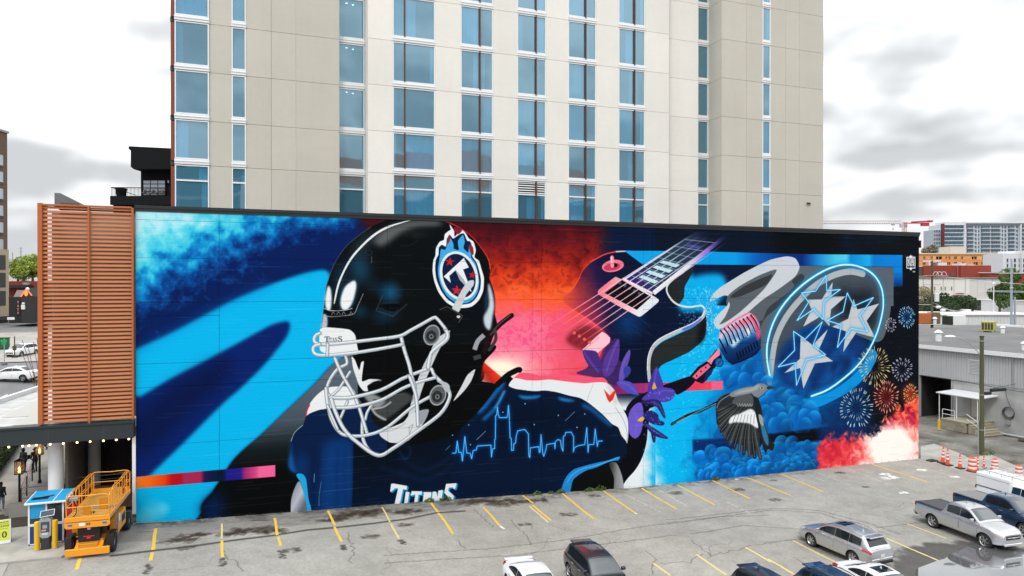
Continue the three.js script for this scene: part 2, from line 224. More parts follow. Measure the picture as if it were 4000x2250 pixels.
  // blue bar behind the neck, picture frame of the right half
  sharp('y2', [-360, 288, 240, 292, 700, 305, 1180, 318, 1640, 322, 2062, 325, 2062, 590, 1985, 600, 1985, 430, 1640, 424, 1200, 418, 700, 412, 250, 410, -200, 408], gradient('y2', [-360, 340], [2062, 360], [[0, [10, 160, 226]], [0.2, [0, 150, 222]], [0.36, [0, 150, 224]], [0.44, [0, 88, 178]], [0.55, [0, 44, 124]], [0.6, [0, 40, 116]], [0.66, [20, 132, 204]], [0.73, [70, 196, 226]], [0.77, [80, 200, 228]], [0.79, [0, 132, 208]], [0.86, [20, 170, 230]], [0.88, [0, 120, 204]], [1, [0, 126, 214]]]));
  sharp('y2', [1985, 480, 2062, 480, 2062, 600, 1985, 600], gradient('y2', [2020, 430], [2020, 640], [[0, [0, 124, 212, 0.4]], [0.6, [0, 70, 150]], [1, [3, 14, 32]]]), { blur: 2 });
  sharp('y2', [250, 412, 700, 416, 1200, 420, 1640, 426, 1985, 432, 1985, 770, 1640, 760, 1000, 780, 250, 760], gradient('y2', [520, 500], [1200, 540], [[0, [2, 18, 52]], [0.3, [6, 22, 44]], [0.55, [60, 74, 84]], [0.8, [90, 102, 112]], [1, [84, 96, 106]]]));
  fill('y2', [180, 560, 300, 500, 470, 490, 530, 560, 520, 660, 440, 780, 420, 1000, 330, 1000, 330, 830, 120, 800], [0, 168, 230], { blur: 7 });
  // cyan splashes
  for (let i = 0; i < 700; i++) { const x = lerp(100, 470, R()), y = lerp(600, 1420, R()) ; if (y < 820 + 60 * R() && x < 150) continue; const s = 3 + 9 * R(); blob('y2', x, y, s, R() < 0.6 ? [150, 224, 246] : [0, 140, 210], 0.55); }
  // neck cut away, body side and binding
  fill('z8', [1640, 516, 1732, 448, 1694, 560, 1652, 640, 1642, 730, 1584, 792, 1524, 724, 1498, 652, 1548, 590], [30, 34, 36]);
  fill('z8', [1822, 846, 1818, 1050, 1704, 1170, 1560, 1244, 1450, 1302, 1400, 1410, 1352, 1420, 1362, 1240, 1436, 1120, 1580, 1042, 1740, 962], [34, 38, 38]);
  fill('z8', [1822, 900, 1820, 1050, 1760, 1110, 1770, 990], [8, 10, 14], { blur: 6 });
  line('z8', [1640, 518, 1542, 588, 1500, 650, 1526, 728, 1592, 788, 1690, 808, 1788, 796, 1820, 830], [218, 222, 226], 13);
  line('z8', [1820, 834, 1800, 892, 1722, 952, 1560, 1026, 1444, 1088, 1388, 1146, 1356, 1230, 1350, 1330, 1358, 1420], [180, 186, 192], 26); line('z8', [1780, 905, 1722, 958, 1640, 992], [58, 84, 196], 24, { blur: 2, a: 0.8 });
  line('z8', [1815, 845, 1792, 886, 1716, 944, 1556, 1014, 1438, 1074, 1376, 1138, 1344, 1230, 1340, 1330], [236, 238, 240], 6);
  // magenta bar
  sharp('y3', [-480, 352, 745, 318, 745, 393, 400, 408, -480, 452], gradient('y3', [-480, 400], [745, 356], [[0, [112, 28, 84, 0]], [0.22, [126, 34, 96]], [0.45, [170, 50, 118]], [0.68, [206, 58, 120]], [0.8, [232, 56, 84]], [0.9, [238, 66, 84]], [0.92, [240, 92, 128]], [1, [240, 88, 126]]]));
  // neck
  const neckA = [[1150, 578], [1752, 178]], neckB = [[1392, 692], [2024, 190]], along = (t, s) => [lerp(lerp(neckA[0][0], neckA[1][0], t), lerp(neckB[0][0], neckB[1][0], t), s), lerp(lerp(neckA[0][1], neckA[1][1], t), lerp(neckB[0][1], neckB[1][1], t), s)];
  sharp('z8', [...along(0, 0), ...along(1, 0), ...along(1, 1), ...along(0, 1)], gradient('z8', [1270, 630], [1880, 180], [[0, [44, 34, 110]], [0.2, [28, 54, 84]], [0.45, [38, 58, 78]], [0.8, [34, 40, 70]], [1, [8, 18, 48, 0]]]));
  const FR = [0, 0.085, 0.17, 0.262, 0.36, 0.46, 0.57, 0.69, 0.83];
  for (const t of FR) line('z8', [...along(t, 0), ...along(t, 1)], [120, 142, 160], 5, { smooth: false });
  for (const t of [0.125, 0.22, 0.315, 0.41]) { const a = along(t - 0.022, 0.22), b = along(t + 0.026, 0.24), e = along(t + 0.03, 0.78), f = along(t - 0.02, 0.76); sharp('z8', [a, b, e, f], [186, 224, 232]); }
  { const a = along(0.72, 0.25), b = along(0.76, 0.3), e = along(0.75, 0.7), f = along(0.71, 0.7); sharp('z8', [a, b, e, f], [70, 70, 150]); }
  line('z8', [...along(0, 0), ...along(0.95, 0)], gradient('z8', along(0, 0), along(1, 0), [[0, [232, 222, 236]], [0.6, [200, 214, 224]], [1, [20, 40, 80, 0]]]), 13, { smooth: false, cap: 'butt' });
  line('z8', [...along(0, 1), ...along(1, 1)], gradient('z8', along(0, 1), along(1, 1), [[0, [232, 234, 238]], [0.45, [222, 214, 230]], [0.7, [150, 100, 200]], [1, [20, 30, 90, 0]]]), 34, { smooth: false, cap: 'butt' });
  // pickups and toggle
  fill('z8', [1085, 560, 1260, 640, 1428, 740, 1426, 770, 1296, 880, 1262, 886, 1100, 800, 934, 704, 936, 664, 1060, 566], gradient('z8', [960, 680], [1390, 800], [[0, [240, 120, 140]], [0.45, [246, 176, 190]], [0.75, [226, 226, 232]], [1, [220, 226, 232]]]), { smooth: 14 });
  sharp('z8', [1128, 584, 1372, 722, 1252, 832, 984, 692], [6, 6, 12]); for (let i = 0; i < 5; i++) ellipse('z8', 1112 + 40 * i, 608 + 22 * i, 12, 14, 0, [70, 74, 96]);
  line('z8', [1140, 574, 1372, 690], [236, 220, 232], 16, { smooth: false });
  fill('z8', [800, 962, 960, 1012, 880, 1090, 812, 1166, 662, 1082], [96, 18, 26], { blur: 5, a: 0.75 });
  fill('z8', [962, 1016, 1028, 1062, 1022, 1108, 902, 1206, 800, 1168, 826, 1140], [246, 190, 202], { smooth: 14 }); line('z8', [820, 1160, 940, 1060], [220, 130, 150], 6);
  for (let i = 0; i < 5; i++) ellipse('z8', 690 + 42 * i, 998 + 26 * i, 14, 14, 0, [228, 84, 84]);
  ellipse('z8', 1053, 466, 92, 50, -0.18, [236, 118, 142]); ellipse('z8', 1046, 474, 70, 30, -0.15, [196, 52, 80]); ellipse('z8', 1070, 460, 22, 18, 0, [28, 4, 20]); line('z8', [1046, 396, 1048, 465], [240, 140, 160], 30); line('z8', [1040, 394, 1042, 440], [252, 206, 214], 10);
  for (let i = 0; i < 6; i++) line('z8', [538 + 44 * i, 952 + 36 * i, 1745 + 52 * i, 185 + 16 * i], gradient('z8', [538 + 44 * i, 952 + 36 * i], [1745 + 52 * i, 185 + 16 * i], [[0, [240, 120, 130, 0.1]], [0.2, [246, 150, 160]], [0.5, [236, 206, 216]], [0.75, [190, 206, 220]], [1, [120, 140, 180, 0]]]), 7, { smooth: false });

  // ---- flowers
  const PU = [74, 62, 168], PD = [38, 30, 96], PL = [118, 104, 204];
  const petal = (list, k, hi) => { fill('y1', list, k); if (hi) line('y1', hi, PL, 7, { blur: 1.5, a: 0.8 }); };
  fill('y1', [1230, 240, 1330, 180, 1290, 60, 1290, 40, 1400, 50, 1440, 120, 1480, 40, 1560, -60, 1600, -30, 1600, 120, 1660, 160, 1700, 230, 1640, 300, 1560, 350, 1480, 290, 1360, 270], [62, 34, 96], { a: 0.9 });
  petal([1284, 48, 1340, 40, 1400, 60, 1450, 160, 1440, 240, 1380, 200, 1320, 150], [68, 40, 120], [1300, 60, 1350, 140, 1420, 230]);
  petal([1460, 250, 1470, 120, 1540, 10, 1596, -60, 1606, 20, 1590, 140, 1520, 260], [84, 52, 140], [1590, -40, 1540, 80, 1490, 230]); petal([1600, 300, 1610, 200, 1640, 110, 1690, 36, 1698, 90, 1660, 220, 1640, 300], [96, 74, 168], [1690, 50, 1640, 160, 1620, 270]);
  petal([1640, 200, 1690, 180, 1702, 230, 1660, 276], [52, 60, 150]); petal([1580, 320, 1640, 305, 1720, 330, 1770, 420, 1760, 432, 1680, 410, 1620, 370], [80, 72, 180], [1600, 320, 1680, 340, 1750, 410]);
  fill('y1', [1680, 700, 1660, 560, 1720, 470, 1850, 400, 2000, 340, 2240, 260, 2240, 310, 2060, 420, 1930, 520, 1860, 560, 1850, 720], [10, 8, 22], { smooth: 8 });
  fill('y1', [1668, 830, 1676, 700, 1740, 600, 1850, 640, 1850, 730, 1838, 852, 1800, 980, 1742, 1082, 1680, 1152, 1636, 1214, 1560, 1330, 1500, 1330, 1560, 1100, 1640, 960], [2, 5, 12]);
  petal([1852, 420, 1860, 330, 1900, 230, 1930, 186, 1958, 250, 1984, 330, 1978, 370, 1900, 400], [66, 54, 158], [1928, 200, 1912, 300, 1890, 370]); fill('y1', [1890, 378, 1906, 320, 1922, 350, 1926, 372], [236, 160, 40]);
  petal([1800, 470, 1870, 400, 1960, 364, 2060, 376, 2090, 410, 2060, 470, 2000, 492, 1900, 480], PU, [1900, 420, 2000, 390, 2070, 400]); petal([1780, 500, 1860, 470, 1950, 480, 1990, 560, 2006, 620, 1990, 630, 1930, 540, 1850, 510], PD, [1880, 490, 1950, 520, 1990, 600]);
  petal([1680, 640, 1700, 560, 1760, 500, 1800, 510, 1816, 600, 1806, 700, 1780, 780, 1736, 808, 1690, 760], [104, 84, 196], [1720, 560, 1760, 640, 1740, 780]); fill('y1', [1762, 650, 1800, 620, 1822, 634, 1796, 660], [236, 176, 50]);
  petal([1816, 590, 1880, 566, 1940, 600, 1950, 640, 1996, 670, 1980, 696, 1900, 686, 1830, 640], [36, 34, 110]); petal([1820, 660, 1880, 700, 1940, 740, 2026, 800, 2000, 812, 1900, 780, 1840, 710], PD, [1840, 690, 1920, 750, 2000, 800]); petal([1880, 760, 1916, 780, 1918, 836, 1896, 838], PD);

  // ---- right shoulder of the jersey
  fill('y1', [590, 330, 640, 345, 700, 376, 860, 396, 960, 392, 1060, 406, 1170, 436, 1260, 456, 1340, 502, 1450, 592, 1540, 682, 1592, 712, 1622, 782, 1664, 832, 1668, 940, 1604, 968, 1500, 1006, 1400, 1030, 1290, 1056, 1210, 1080, 1150, 1136, 1112, 1206, 1098, 1500, 200, 1500, 200, 800, 400, 560], [0, 18, 46], { smooth: 7 });
  fill('y1', [350, 900, 500, 620, 700, 480, 1000, 470, 1300, 600, 1540, 800, 1500, 960, 900, 1000], [0, 12, 36], { blur: 20, a: 0.8 });
  line('y1', [586, 334, 500, 440, 420, 540, 378, 574], [16, 110, 186], 36, { blur: 3.5, a: 0.9 }); line('y1', [600, 400, 540, 520, 480, 590, 425, 640], [20, 120, 200], 24, { blur: 3, a: 0.9 }); line('y1', [604, 395, 560, 480, 520, 545], [110, 200, 240], 6, { blur: 1.5 });
  fill('y1', [725, 432, 800, 440, 920, 434, 880, 458, 800, 466, 750, 456], [20, 130, 210], { blur: 2.5 }); fill('y1', [1070, 452, 1140, 462, 1220, 480, 1150, 488, 1090, 474], [20, 130, 210], { blur: 2.5 }); line('y1', [1290, 520, 1360, 552, 1430, 610, 1530, 690], [24, 120, 200], 24, { blur: 4, a: 0.85 });
  fill('y1', [742, 236, 840, 242, 930, 262, 1100, 248, 1250, 260, 1360, 280, 1460, 278, 1500, 322, 1400, 330, 1300, 330, 1150, 316, 1000, 300, 900, 306, 800, 304, 690, 288], [240, 84, 112], { smooth: 8 });
  fill('y1', [690, 284, 800, 302, 900, 304, 1000, 296, 1150, 314, 1300, 328, 1400, 320, 1496, 326, 1562, 392, 1592, 480, 1642, 562, 1676, 642, 1682, 762, 1672, 850, 1660, 830, 1622, 782, 1592, 712, 1540, 682, 1450, 592, 1340, 502, 1260, 456, 1170, 436, 1060, 406, 960, 392, 860, 396, 700, 376, 640, 346], [224, 227, 229], { smooth: 8 });
  line('y1', [1380, 330, 1350, 400, 1320, 480], [188, 190, 196], 5); line('y1', [1570, 540, 1640, 650, 1672, 760, 1668, 840], [150, 156, 164], 6, { a: 0.8 }); fill('y1', [1490, 320, 1540, 370, 1590, 480, 1570, 520, 1545, 480], [206, 190, 190], { blur: 3, a: 0.7 });
  sharp('y1', [1468, 380, 1520, 432, 1560, 388, 1574, 400, 1548, 470, 1520, 496, 1500, 470], [212, 50, 34]); line('y1', [1472, 384, 1520, 440, 1562, 392], [240, 110, 90], 5, { smooth: false });
  fill('y1', [1604, 966, 1592, 1000, 1500, 1018, 1400, 1062, 1320, 1086, 1242, 1132, 1192, 1192, 1172, 1310, 1090, 1310, 1114, 1200, 1150, 1130, 1210, 1076, 1290, 1050, 1400, 1022, 1500, 1000], [26, 130, 206], { smooth: 8 }); line('y1', [1590, 976, 1500, 1010, 1400, 1044, 1290, 1070, 1200, 1120, 1150, 1190], [96, 190, 236], 6, { a: 0.7 });
  fill('y1', [1592, 1004, 1500, 1020, 1400, 1064, 1320, 1088, 1244, 1134, 1194, 1194, 1176, 1500, 1600, 1500, 1600, 1100], [4, 7, 8], { smooth: 8 });
  fill('y1', [1516, 1034, 1574, 1020, 1612, 1090, 1636, 1180, 1640, 1300, 1560, 1300, 1556, 1150], gradient('y1', [1520, 1150], [1640, 1150], [[0, [50, 52, 52]], [0.5, [130, 132, 132]], [1, [160, 162, 162]]]));
  // skyline heartbeat
  const SK = [150, 937, 180, 935, 192, 832, 205, 930, 228, 930, 237, 1005, 258, 792, 275, 935, 305, 938, 318, 985, 330, 915, 360, 907, 363, 882, 372, 874, 485, 866, 490, 970, 500, 900, 518, 896, 518, 820, 524, 816, 526, 612, 536, 604, 542, 535, 550, 600, 560, 628, 625, 626, 632, 602, 638, 520, 645, 606, 652, 802, 662, 806, 665, 913, 682, 911, 684, 856, 700, 848, 705, 792, 718, 742, 780, 730, 812, 770, 815, 955, 823, 976, 830, 890, 902, 880, 906, 932, 913, 928, 922, 775, 936, 935, 945, 964, 966, 900, 970, 862, 1040, 850, 1043, 898, 1046, 838, 1068, 818, 1092, 826, 1098, 880, 1112, 920, 1116, 790, 1130, 784, 1136, 756, 1186, 754, 1196, 780, 1206, 790, 1203, 925, 1212, 888, 1250, 870, 1302, 862, 1320, 715, 1331, 930, 1338, 862, 1382, 860, 1393, 726, 1412, 880, 1420, 832, 1455, 830];
  line('y1', SK, [0, 110, 220], 26, { smooth: false, blur: 3.5, a: 0.5 }); line('y1', SK, [30, 150, 236], 9, { smooth: false }); line('y1', SK, [120, 206, 250], 3.5, { smooth: false });
  for (const [x, y] of [[150, 780], [292, 690], [307, 862], [590, 580], [783, 506], [862, 688], [1072, 608], [1302, 595], [1235, 712]]) { blob('y1', x, y, 9, [120, 200, 250], 0.9); blob('y1', x, y, 4, [240, 250, 255], 1); }
  line('y1', [360, 820, 440, 744], [150, 200, 230], 5, { a: 0.7 }); line('y1', [1132, 655, 1215, 575], [150, 200, 230], 5, { a: 0.6 }); line('y1', [90, 910, 130, 872], [120, 190, 240], 4, { a: 0.7 });
  // jersey word
  const WH = [222, 230, 236], BL = [26, 140, 190], letters = (list) => { for (const L of list) { const o = pairs(L).map(([x, y]) => [x + 10, y + 7]); sharp('z7', o, BL); line('z7', o, BL, 5, { smooth: false, closed: true }); } for (const L of list) { sharp('z7', L, WH); } };
  letters([[782, 1222, 800, 1218, 912, 1238, 906, 1270, 878, 1264, 850, 1400, 806, 1400, 838, 1258, 816, 1256, 782, 1286, 774, 1282], [900, 1284, 930, 1288, 912, 1400, 884, 1400], [948, 1280, 1034, 1282, 1026, 1310, 1004, 1308, 992, 1400, 964, 1400, 978, 1306, 940, 1318], [1046, 1288, 1108, 1288, 1098, 1400, 1076, 1400, 1080, 1350, 1066, 1350, 1058, 1400, 1034, 1400], [1118, 1284, 1146, 1284, 1158, 1330, 1164, 1276, 1202, 1270, 1182, 1400, 1158, 1400, 1144, 1350, 1136, 1400, 1104, 1400], [1226, 1222, 1312, 1216, 1300, 1262, 1286, 1262, 1282, 1250, 1250, 1252, 1242, 1276, 1290, 1320, 1276, 1400, 1190, 1400, 1196, 1370, 1246, 1366, 1252, 1336, 1212, 1296]]);

  // ---- helmet
  fill('z6', [300, 722, 332, 620, 372, 520, 422, 430, 502, 330, 602, 240, 722, 160, 862, 104, 1002, 74, 1152, 66, 1302, 78, 1442, 114, 1562, 170, 1682, 260, 1772, 370, 1832, 470, 1848, 560, 1842, 640, 1882, 760, 1897, 860, 1892, 980, 1912, 1080, 1882, 1180, 1832, 1320, 1792, 1420, 1790, 1580, 1700, 1690, 1600, 1800, 1500, 1900, 900, 2000, 620, 1800, 600, 1560, 560, 1400, 300, 1300, 256, 1200, 252, 1110, 262, 1030, 276, 950, 286, 850], [4, 8, 11], { smooth: 7 });
  fill('z7', [470, 190, 500, 60, 1000, 100, 1620, 100, 1540, 230, 1480, 380, 1640, 420, 1500, 620, 1280, 820, 1000, 900, 800, 880, 660, 700, 600, 560, 520, 430], [1, 3, 4], { smooth: 10 });
  fill('z6', [740, 270, 900, 156, 1100, 98, 1300, 92, 1410, 120, 1340, 152, 1150, 166, 1000, 226, 880, 314, 800, 344], [104, 108, 108], { blur: 6, a: 0.85 });
  line('z6', [1040, 82, 1150, 72, 1260, 78], [150, 154, 154], 10, { blur: 2 });
  fill('z6', [520, 460, 640, 400, 690, 480, 700, 640, 620, 700, 560, 640], [18, 74, 104], { blur: 12, a: 0.8 }); fill('z6', [400, 560, 460, 500, 470, 640, 440, 760, 380, 820], [16, 62, 88], { blur: 9, a: 0.8 }); fill('z6', [560, 330, 720, 200, 780, 250, 660, 380, 600, 440], [34, 50, 58], { blur: 9, a: 0.8 });
  blob('z6', 905, 780, 140, [14, 84, 124], 0.95); blob('z6', 850, 1000, 190, [8, 48, 76], 0.75, 100); blob('z6', 620, 960, 100, [10, 56, 84], 0.7); blob('z6', 760, 720, 110, [8, 40, 62], 0.6); blob('z6', 1150, 230, 180, [30, 34, 36], 0.7, 50);
  line('z6', [300, 722, 372, 520, 502, 330, 722, 160], [90, 108, 120], 6, { a: 0.7 });
  fill('z6', [1120, 90, 900, 146, 752, 224, 620, 344, 520, 464, 450, 594, 402, 716, 372, 872, 384, 872, 420, 720, 466, 600, 540, 470, 638, 354, 766, 240, 906, 162], [228, 231, 232]);
  fill('z6', [318, 716, 344, 750, 352, 850, 338, 944, 300, 932, 288, 850, 300, 770], [226, 230, 232], { blur: 1.6 });
  fill('z6', [522, 680, 572, 664, 592, 720, 572, 830, 542, 900, 500, 944, 442, 940, 424, 870, 440, 790, 472, 722], [20, 70, 100], { blur: 4 }); fill('z6', [526, 684, 570, 668, 584, 722, 562, 830, 534, 900, 496, 940, 452, 936, 434, 870, 450, 790, 480, 724], [230, 233, 234], { blur: 1.5 });
  fill('z6', [280, 932, 330, 950, 400, 956, 470, 950, 540, 934, 590, 860, 630, 780, 640, 790, 560, 978, 450, 1000, 330, 1006, 278, 990], [3, 6, 8]);
  line('z6', [278, 928, 330, 948, 400, 952, 480, 946, 545, 930], [220, 226, 230], 5); line('z6', [276, 990, 330, 1006, 450, 1000, 560, 980, 600, 900, 650, 790], [170, 182, 190], 5);
  for (const x of [350, 400, 450, 520]) line('z6', [x, 990, x + 14, 960, x + 32, 985], [190, 198, 204], 4, { smooth: false });
  fill('z6', [276, 980, 310, 1010, 306, 1110, 252, 1116, 262, 1040], [176, 186, 194], { blur: 1.5 });
  line('z6', [832, 806, 772, 950, 930, 1004, 1064, 886], [64, 84, 98], 6, { smooth: false, blur: 1 }); line('z6', [822, 886, 900, 878, 980, 884, 940, 974, 800, 936], [30, 46, 58], 10, { blur: 1.5 }); fill('z6', [826, 890, 970, 884, 1030, 900, 940, 960, 850, 940], [0, 2, 3], { smooth: false });
  ellipse('z6', 700, 404, 32, 24, 0, [40, 52, 60], { line: 5 }); line('z6', [1000, 340, 1100, 330, 1170, 270, 1120, 250], [36, 44, 48], 5, { a: 0.8 }); line('z6', [730, 440, 728, 500], [120, 130, 136], 4);
  line('z6', [1320, 80, 1442, 114, 1562, 170, 1682, 260, 1772, 370, 1832, 470, 1848, 560], gradient('z6', [1320, 80], [1848, 560], [[0, [120, 24, 40, 0.2]], [0.2, [196, 44, 70]], [0.7, [200, 30, 50]], [1, [240, 80, 40]]]), 9);
  fill('z6', [1832, 690, 1868, 780, 1886, 900, 1872, 1000, 1846, 1130, 1800, 1100, 1786, 1010, 1832, 900, 1826, 780], [190, 204, 212], { blur: 2 }); line('z6', [1842, 640, 1882, 760, 1896, 870, 1892, 990], [216, 50, 54], 7); fill('z6', [1800, 830, 1824, 760, 1826, 880, 1800, 980], [18, 60, 84], { blur: 3 });
  // rear strap
  line('z6', [1790, 1340, 1840, 1200, 1920, 1100, 1990, 1040, 2050, 996], [20, 12, 14], 46); line('z6', [1850, 1180, 1930, 1080, 2040, 990], [116, 96, 100], 8, { a: 0.8 }); line('z6', [1700, 1320, 1730, 1240, 1790, 1180], [150, 152, 158], 44, { cap: 'butt' }); line('z6', [1890, 1130, 1900, 1220, 1840, 1320], [56, 52, 56], 30);
  line('z6', [1690, 1400, 1760, 1380], [60, 60, 64], 40, { cap: 'butt' });
  // emblem: flaming disc with a sword and three stars
  const NV = [6, 26, 62];
  fill('z6', [1560, 924, 1500, 912, 1430, 868, 1362, 780, 1322, 680, 1304, 580, 1310, 480, 1330, 430, 1336, 360, 1370, 302, 1410, 282, 1418, 232, 1450, 202, 1474, 186, 1464, 136, 1506, 196, 1512, 250, 1548, 214, 1580, 190, 1612, 214, 1646, 268, 1690, 300, 1712, 380, 1700, 446, 1742, 482, 1766, 560, 1788, 640, 1782, 760, 1742, 850, 1682, 906, 1620, 924], [230, 234, 237], { smooth: 9 });
  fill('z6', [1560, 896, 1500, 880, 1440, 838, 1384, 760, 1342, 660, 1328, 560, 1336, 470, 1360, 420, 1362, 360, 1390, 330, 1430, 344, 1440, 270, 1470, 240, 1500, 270, 1560, 230, 1600, 224, 1630, 290, 1660, 300, 1686, 380, 1680, 440, 1720, 500, 1744, 580, 1760, 660, 1752, 750, 1716, 830, 1660, 880], NV, { smooth: 9 });
  fill('z6', [1560, 880, 1500, 862, 1440, 812, 1390, 730, 1362, 640, 1354, 560, 1372, 440, 1384, 370, 1424, 376, 1440, 330, 1474, 268, 1500, 320, 1506, 372, 1540, 340, 1544, 290, 1590, 236, 1608, 300, 1596, 360, 1640, 400, 1650, 330, 1670, 400, 1670, 450, 1712, 510, 1732, 600, 1744, 680, 1730, 770, 1690, 840, 1630, 878], [58, 164, 218], { smooth: 9 });
  fill('z6', [1524, 376, 1512, 330, 1540, 300, 1546, 340, 1552, 372], NV); fill('z6', [1440, 320, 1450, 250, 1470, 236, 1468, 290], [150, 30, 44]); fill('z6', [1500, 190, 1540, 230, 1580, 200, 1560, 180, 1520, 160], [130, 26, 40]); fill('z6', [1660, 400, 1650, 330, 1684, 350, 1690, 420], [140, 30, 44]);
  ellipse('z6', 1553, 622, 176, 236, -0.32, [222, 228, 232]); ellipse('z6', 1553, 622, 150, 212, -0.32, [8, 26, 60]);
  const star = (z, x, y, r, rot, f, o = {}) => { const L = []; for (let i = 0; i < 10; i++) { const a = rot + i * Math.PI / 5, k = i % 2 ? r * 0.4 : r; L.push([x + Math.sin(a) * k, y - Math.cos(a) * k]); } if (o.line) line(z, L, f, o.line, { smooth: false, closed: true, ...o }); else sharp(z, L, f); };
  star('z6', 1466, 490, 48, 0.1, [190, 32, 46]); star('z6', 1680, 614, 40, 0.2, [180, 30, 44]); star('z6', 1530, 760, 56, 0.1, [196, 34, 48]);
  sharp('z6', [1412, 630, 1600, 456, 1646, 544, 1592, 562, 1622, 640, 1674, 776, 1650, 756, 1560, 660, 1520, 570, 1462, 622, 1476, 690], [226, 230, 233]); sharp('z6', [1520, 560, 1560, 660, 1650, 756, 1600, 660], [160, 170, 180]); line('z6', [1412, 630, 1600, 456], [255, 255, 255], 5, { smooth: false });
  // chin straps and clip
  const STR = [196, 200, 203];
  fill('z6', [1692, 664, 1640, 672, 1582, 748, 1522, 860, 1488, 930, 1548, 966, 1582, 900, 1622, 800, 1690, 712], STR, { smooth: 9 });
  fill('z6', [1370, 938, 1440, 908, 1592, 998, 1552, 1070, 1450, 1010], [8, 10, 12], { smooth: 12 }); line('z6', [1372, 942, 1440, 912, 1588, 1000, 1550, 1064], [90, 96, 100], 5, { smooth: false }); ellipse('z6', 1548, 1008, 18, 14, 0, [200, 204, 206]);
  fill('z7', [1150, 50, 1256, -20, 1240, 40, 1170, 140, 1110, 270, 1046, 420, 1000, 560, 950, 720, 916, 700, 960, 500, 1030, 290, 1100, 150], STR, { smooth: 9 });
  fill('z7', [1462, 296, 1400, 340, 1352, 430, 1286, 552, 1372, 470, 1432, 384], [206, 209, 212], { smooth: 9 });
  fill('z7', [1530, 236, 1692, 372, 1640, 416, 1500, 380], gradient('z7', [1500, 400], [1640, 300], [[0, [60, 10, 10, 0.2]], [0.5, [190, 34, 20]], [1, [240, 62, 30]]]), { smooth: false, blur: 1 });
  line('z7', [1640, 420, 1720, 345, 1800, 302, 1822, 300], [4, 6, 14], 44);
  // face
  fill('z7', [462, 190, 490, 220, 524, 300, 540, 240, 562, 232, 552, 310, 548, 392, 610, 374, 690, 380, 640, 396, 590, 430, 596, 470, 560, 470, 520, 420, 496, 350, 476, 290], [222, 225, 226], { smooth: 9 }); line('z7', [612, 410, 650, 380, 700, 386], [180, 184, 186], 8, { blur: 1 });
  fill('z7', [556, 500, 640, 490, 720, 530, 880, 480, 960, 530, 880, 600, 760, 690, 700, 700, 640, 640, 612, 590, 600, 560], [58, 62, 64], { blur: 2.5 }); fill('z7', [566, 506, 640, 500, 720, 540, 730, 566, 680, 606, 640, 600, 600, 560], [132, 136, 138], { blur: 2 }); line('z7', [640, 616, 720, 600, 780, 560], [210, 213, 214], 9, { blur: 1 }); line('z7', [616, 596, 660, 660, 740, 706], [196, 200, 200], 14, { blur: 1.5 }); line('z7', [640, 540, 720, 545], [40, 42, 44], 8, { blur: 1 });
  fill('z7', [620, 650, 640, 720, 700, 760, 840, 720, 920, 650, 860, 640, 740, 710, 680, 700], [12, 14, 16]);
  fill('z7', [680, 792, 760, 772, 880, 722, 932, 662, 1020, 628, 1086, 622, 1060, 704, 992, 802, 922, 872, 850, 892, 770, 886, 702, 842], [208, 211, 214], { smooth: 9 }); line('z7', [700, 800, 800, 786, 900, 730], [168, 172, 178], 8); line('z7', [926, 760, 930, 820, 960, 740, 926, 760], [150, 155, 162], 6, { smooth: false });
  fill('z7', [1010, 640, 1086, 622, 1060, 704, 1016, 740], [120, 126, 134], { a: 0.7 });
  // front pad
  fill('z6', [242, 1130, 300, 1108, 420, 1116, 520, 1130, 572, 1180, 596, 1300, 600, 1360, 420, 1382, 260, 1340, 236, 1280], [226, 229, 230], { smooth: 9 });
  { const [x, y] = pt('z6', [282, 1246]); c.save(); c.translate(x, y); c.rotate(0.0); c.fillStyle = 'rgb(44,56,66)'; const s = px('z6', [282, 1246], 1); c.font = `bold ${78 * s}px serif`; c.fillText('T', 0, 0); c.font = `bold ${60 * s}px serif`; c.fillText('ITAN', 38 * s, 2 * s, 88 * s); c.font = `bold ${78 * s}px serif`; c.fillText('S', 128 * s, 2 * s); c.restore(); }
  // cage bars
  const bars = (z, list, w, o) => { line(z, list, [70, 82, 94], w + 5, o); line(z, list, [168, 176, 184], w, o); const up = pairs(list).map(([x, y]) => [x - w * 0.12, y - w * 0.16]); line(z, up, [222, 226, 229], w * 0.5, o); };
  bars('z7', [410, 180, 424, 250, 350, 292, 282, 390, 262, 470, 292, 524], 24); bars('z7', [450, 315, 362, 450, 300, 510], 20); bars('z7', [430, 556, 372, 690], 20); bars('z7', [640, 560, 590, 640, 574, 700], 20); bars('z7', [552, 700, 548, 800, 562, 880, 612, 958, 672, 984], 26);
  bars('z7', [322, 190, 382, 330, 480, 500, 522, 600, 590, 822], 26);
  bars('z7', [292, 524, 390, 528, 480, 520, 700, 462, 870, 372, 1000, 320, 1098, 290, 1130, 340, 1190, 400], 28); bars('z7', [330, 606, 480, 600, 700, 544, 870, 452, 1000, 400, 1140, 362], 26);
  bars('z7', [256, 450, 268, 570, 300, 700, 362, 800, 440, 832, 590, 826, 750, 764, 950, 602, 1112, 508], 26); bars('z7', [300, 540, 332, 640, 402, 780, 502, 880, 672, 990, 802, 932, 1000, 792, 1182, 652, 1256, 520, 1240, 450], 30); bars('z7', [268, 590, 310, 690, 350, 780], 20);
  bars('z6', [1004, 1190, 1040, 1330, 1082, 1460, 1110, 1580, 1140, 1680], 32); bars('z7', [930, 350, 985, 520, 1000, 750], 26);
  bars('z6', [1420, 1120, 1446, 1170, 1430, 1230, 1300, 1340, 1270, 1440, 1264, 1490], 34);
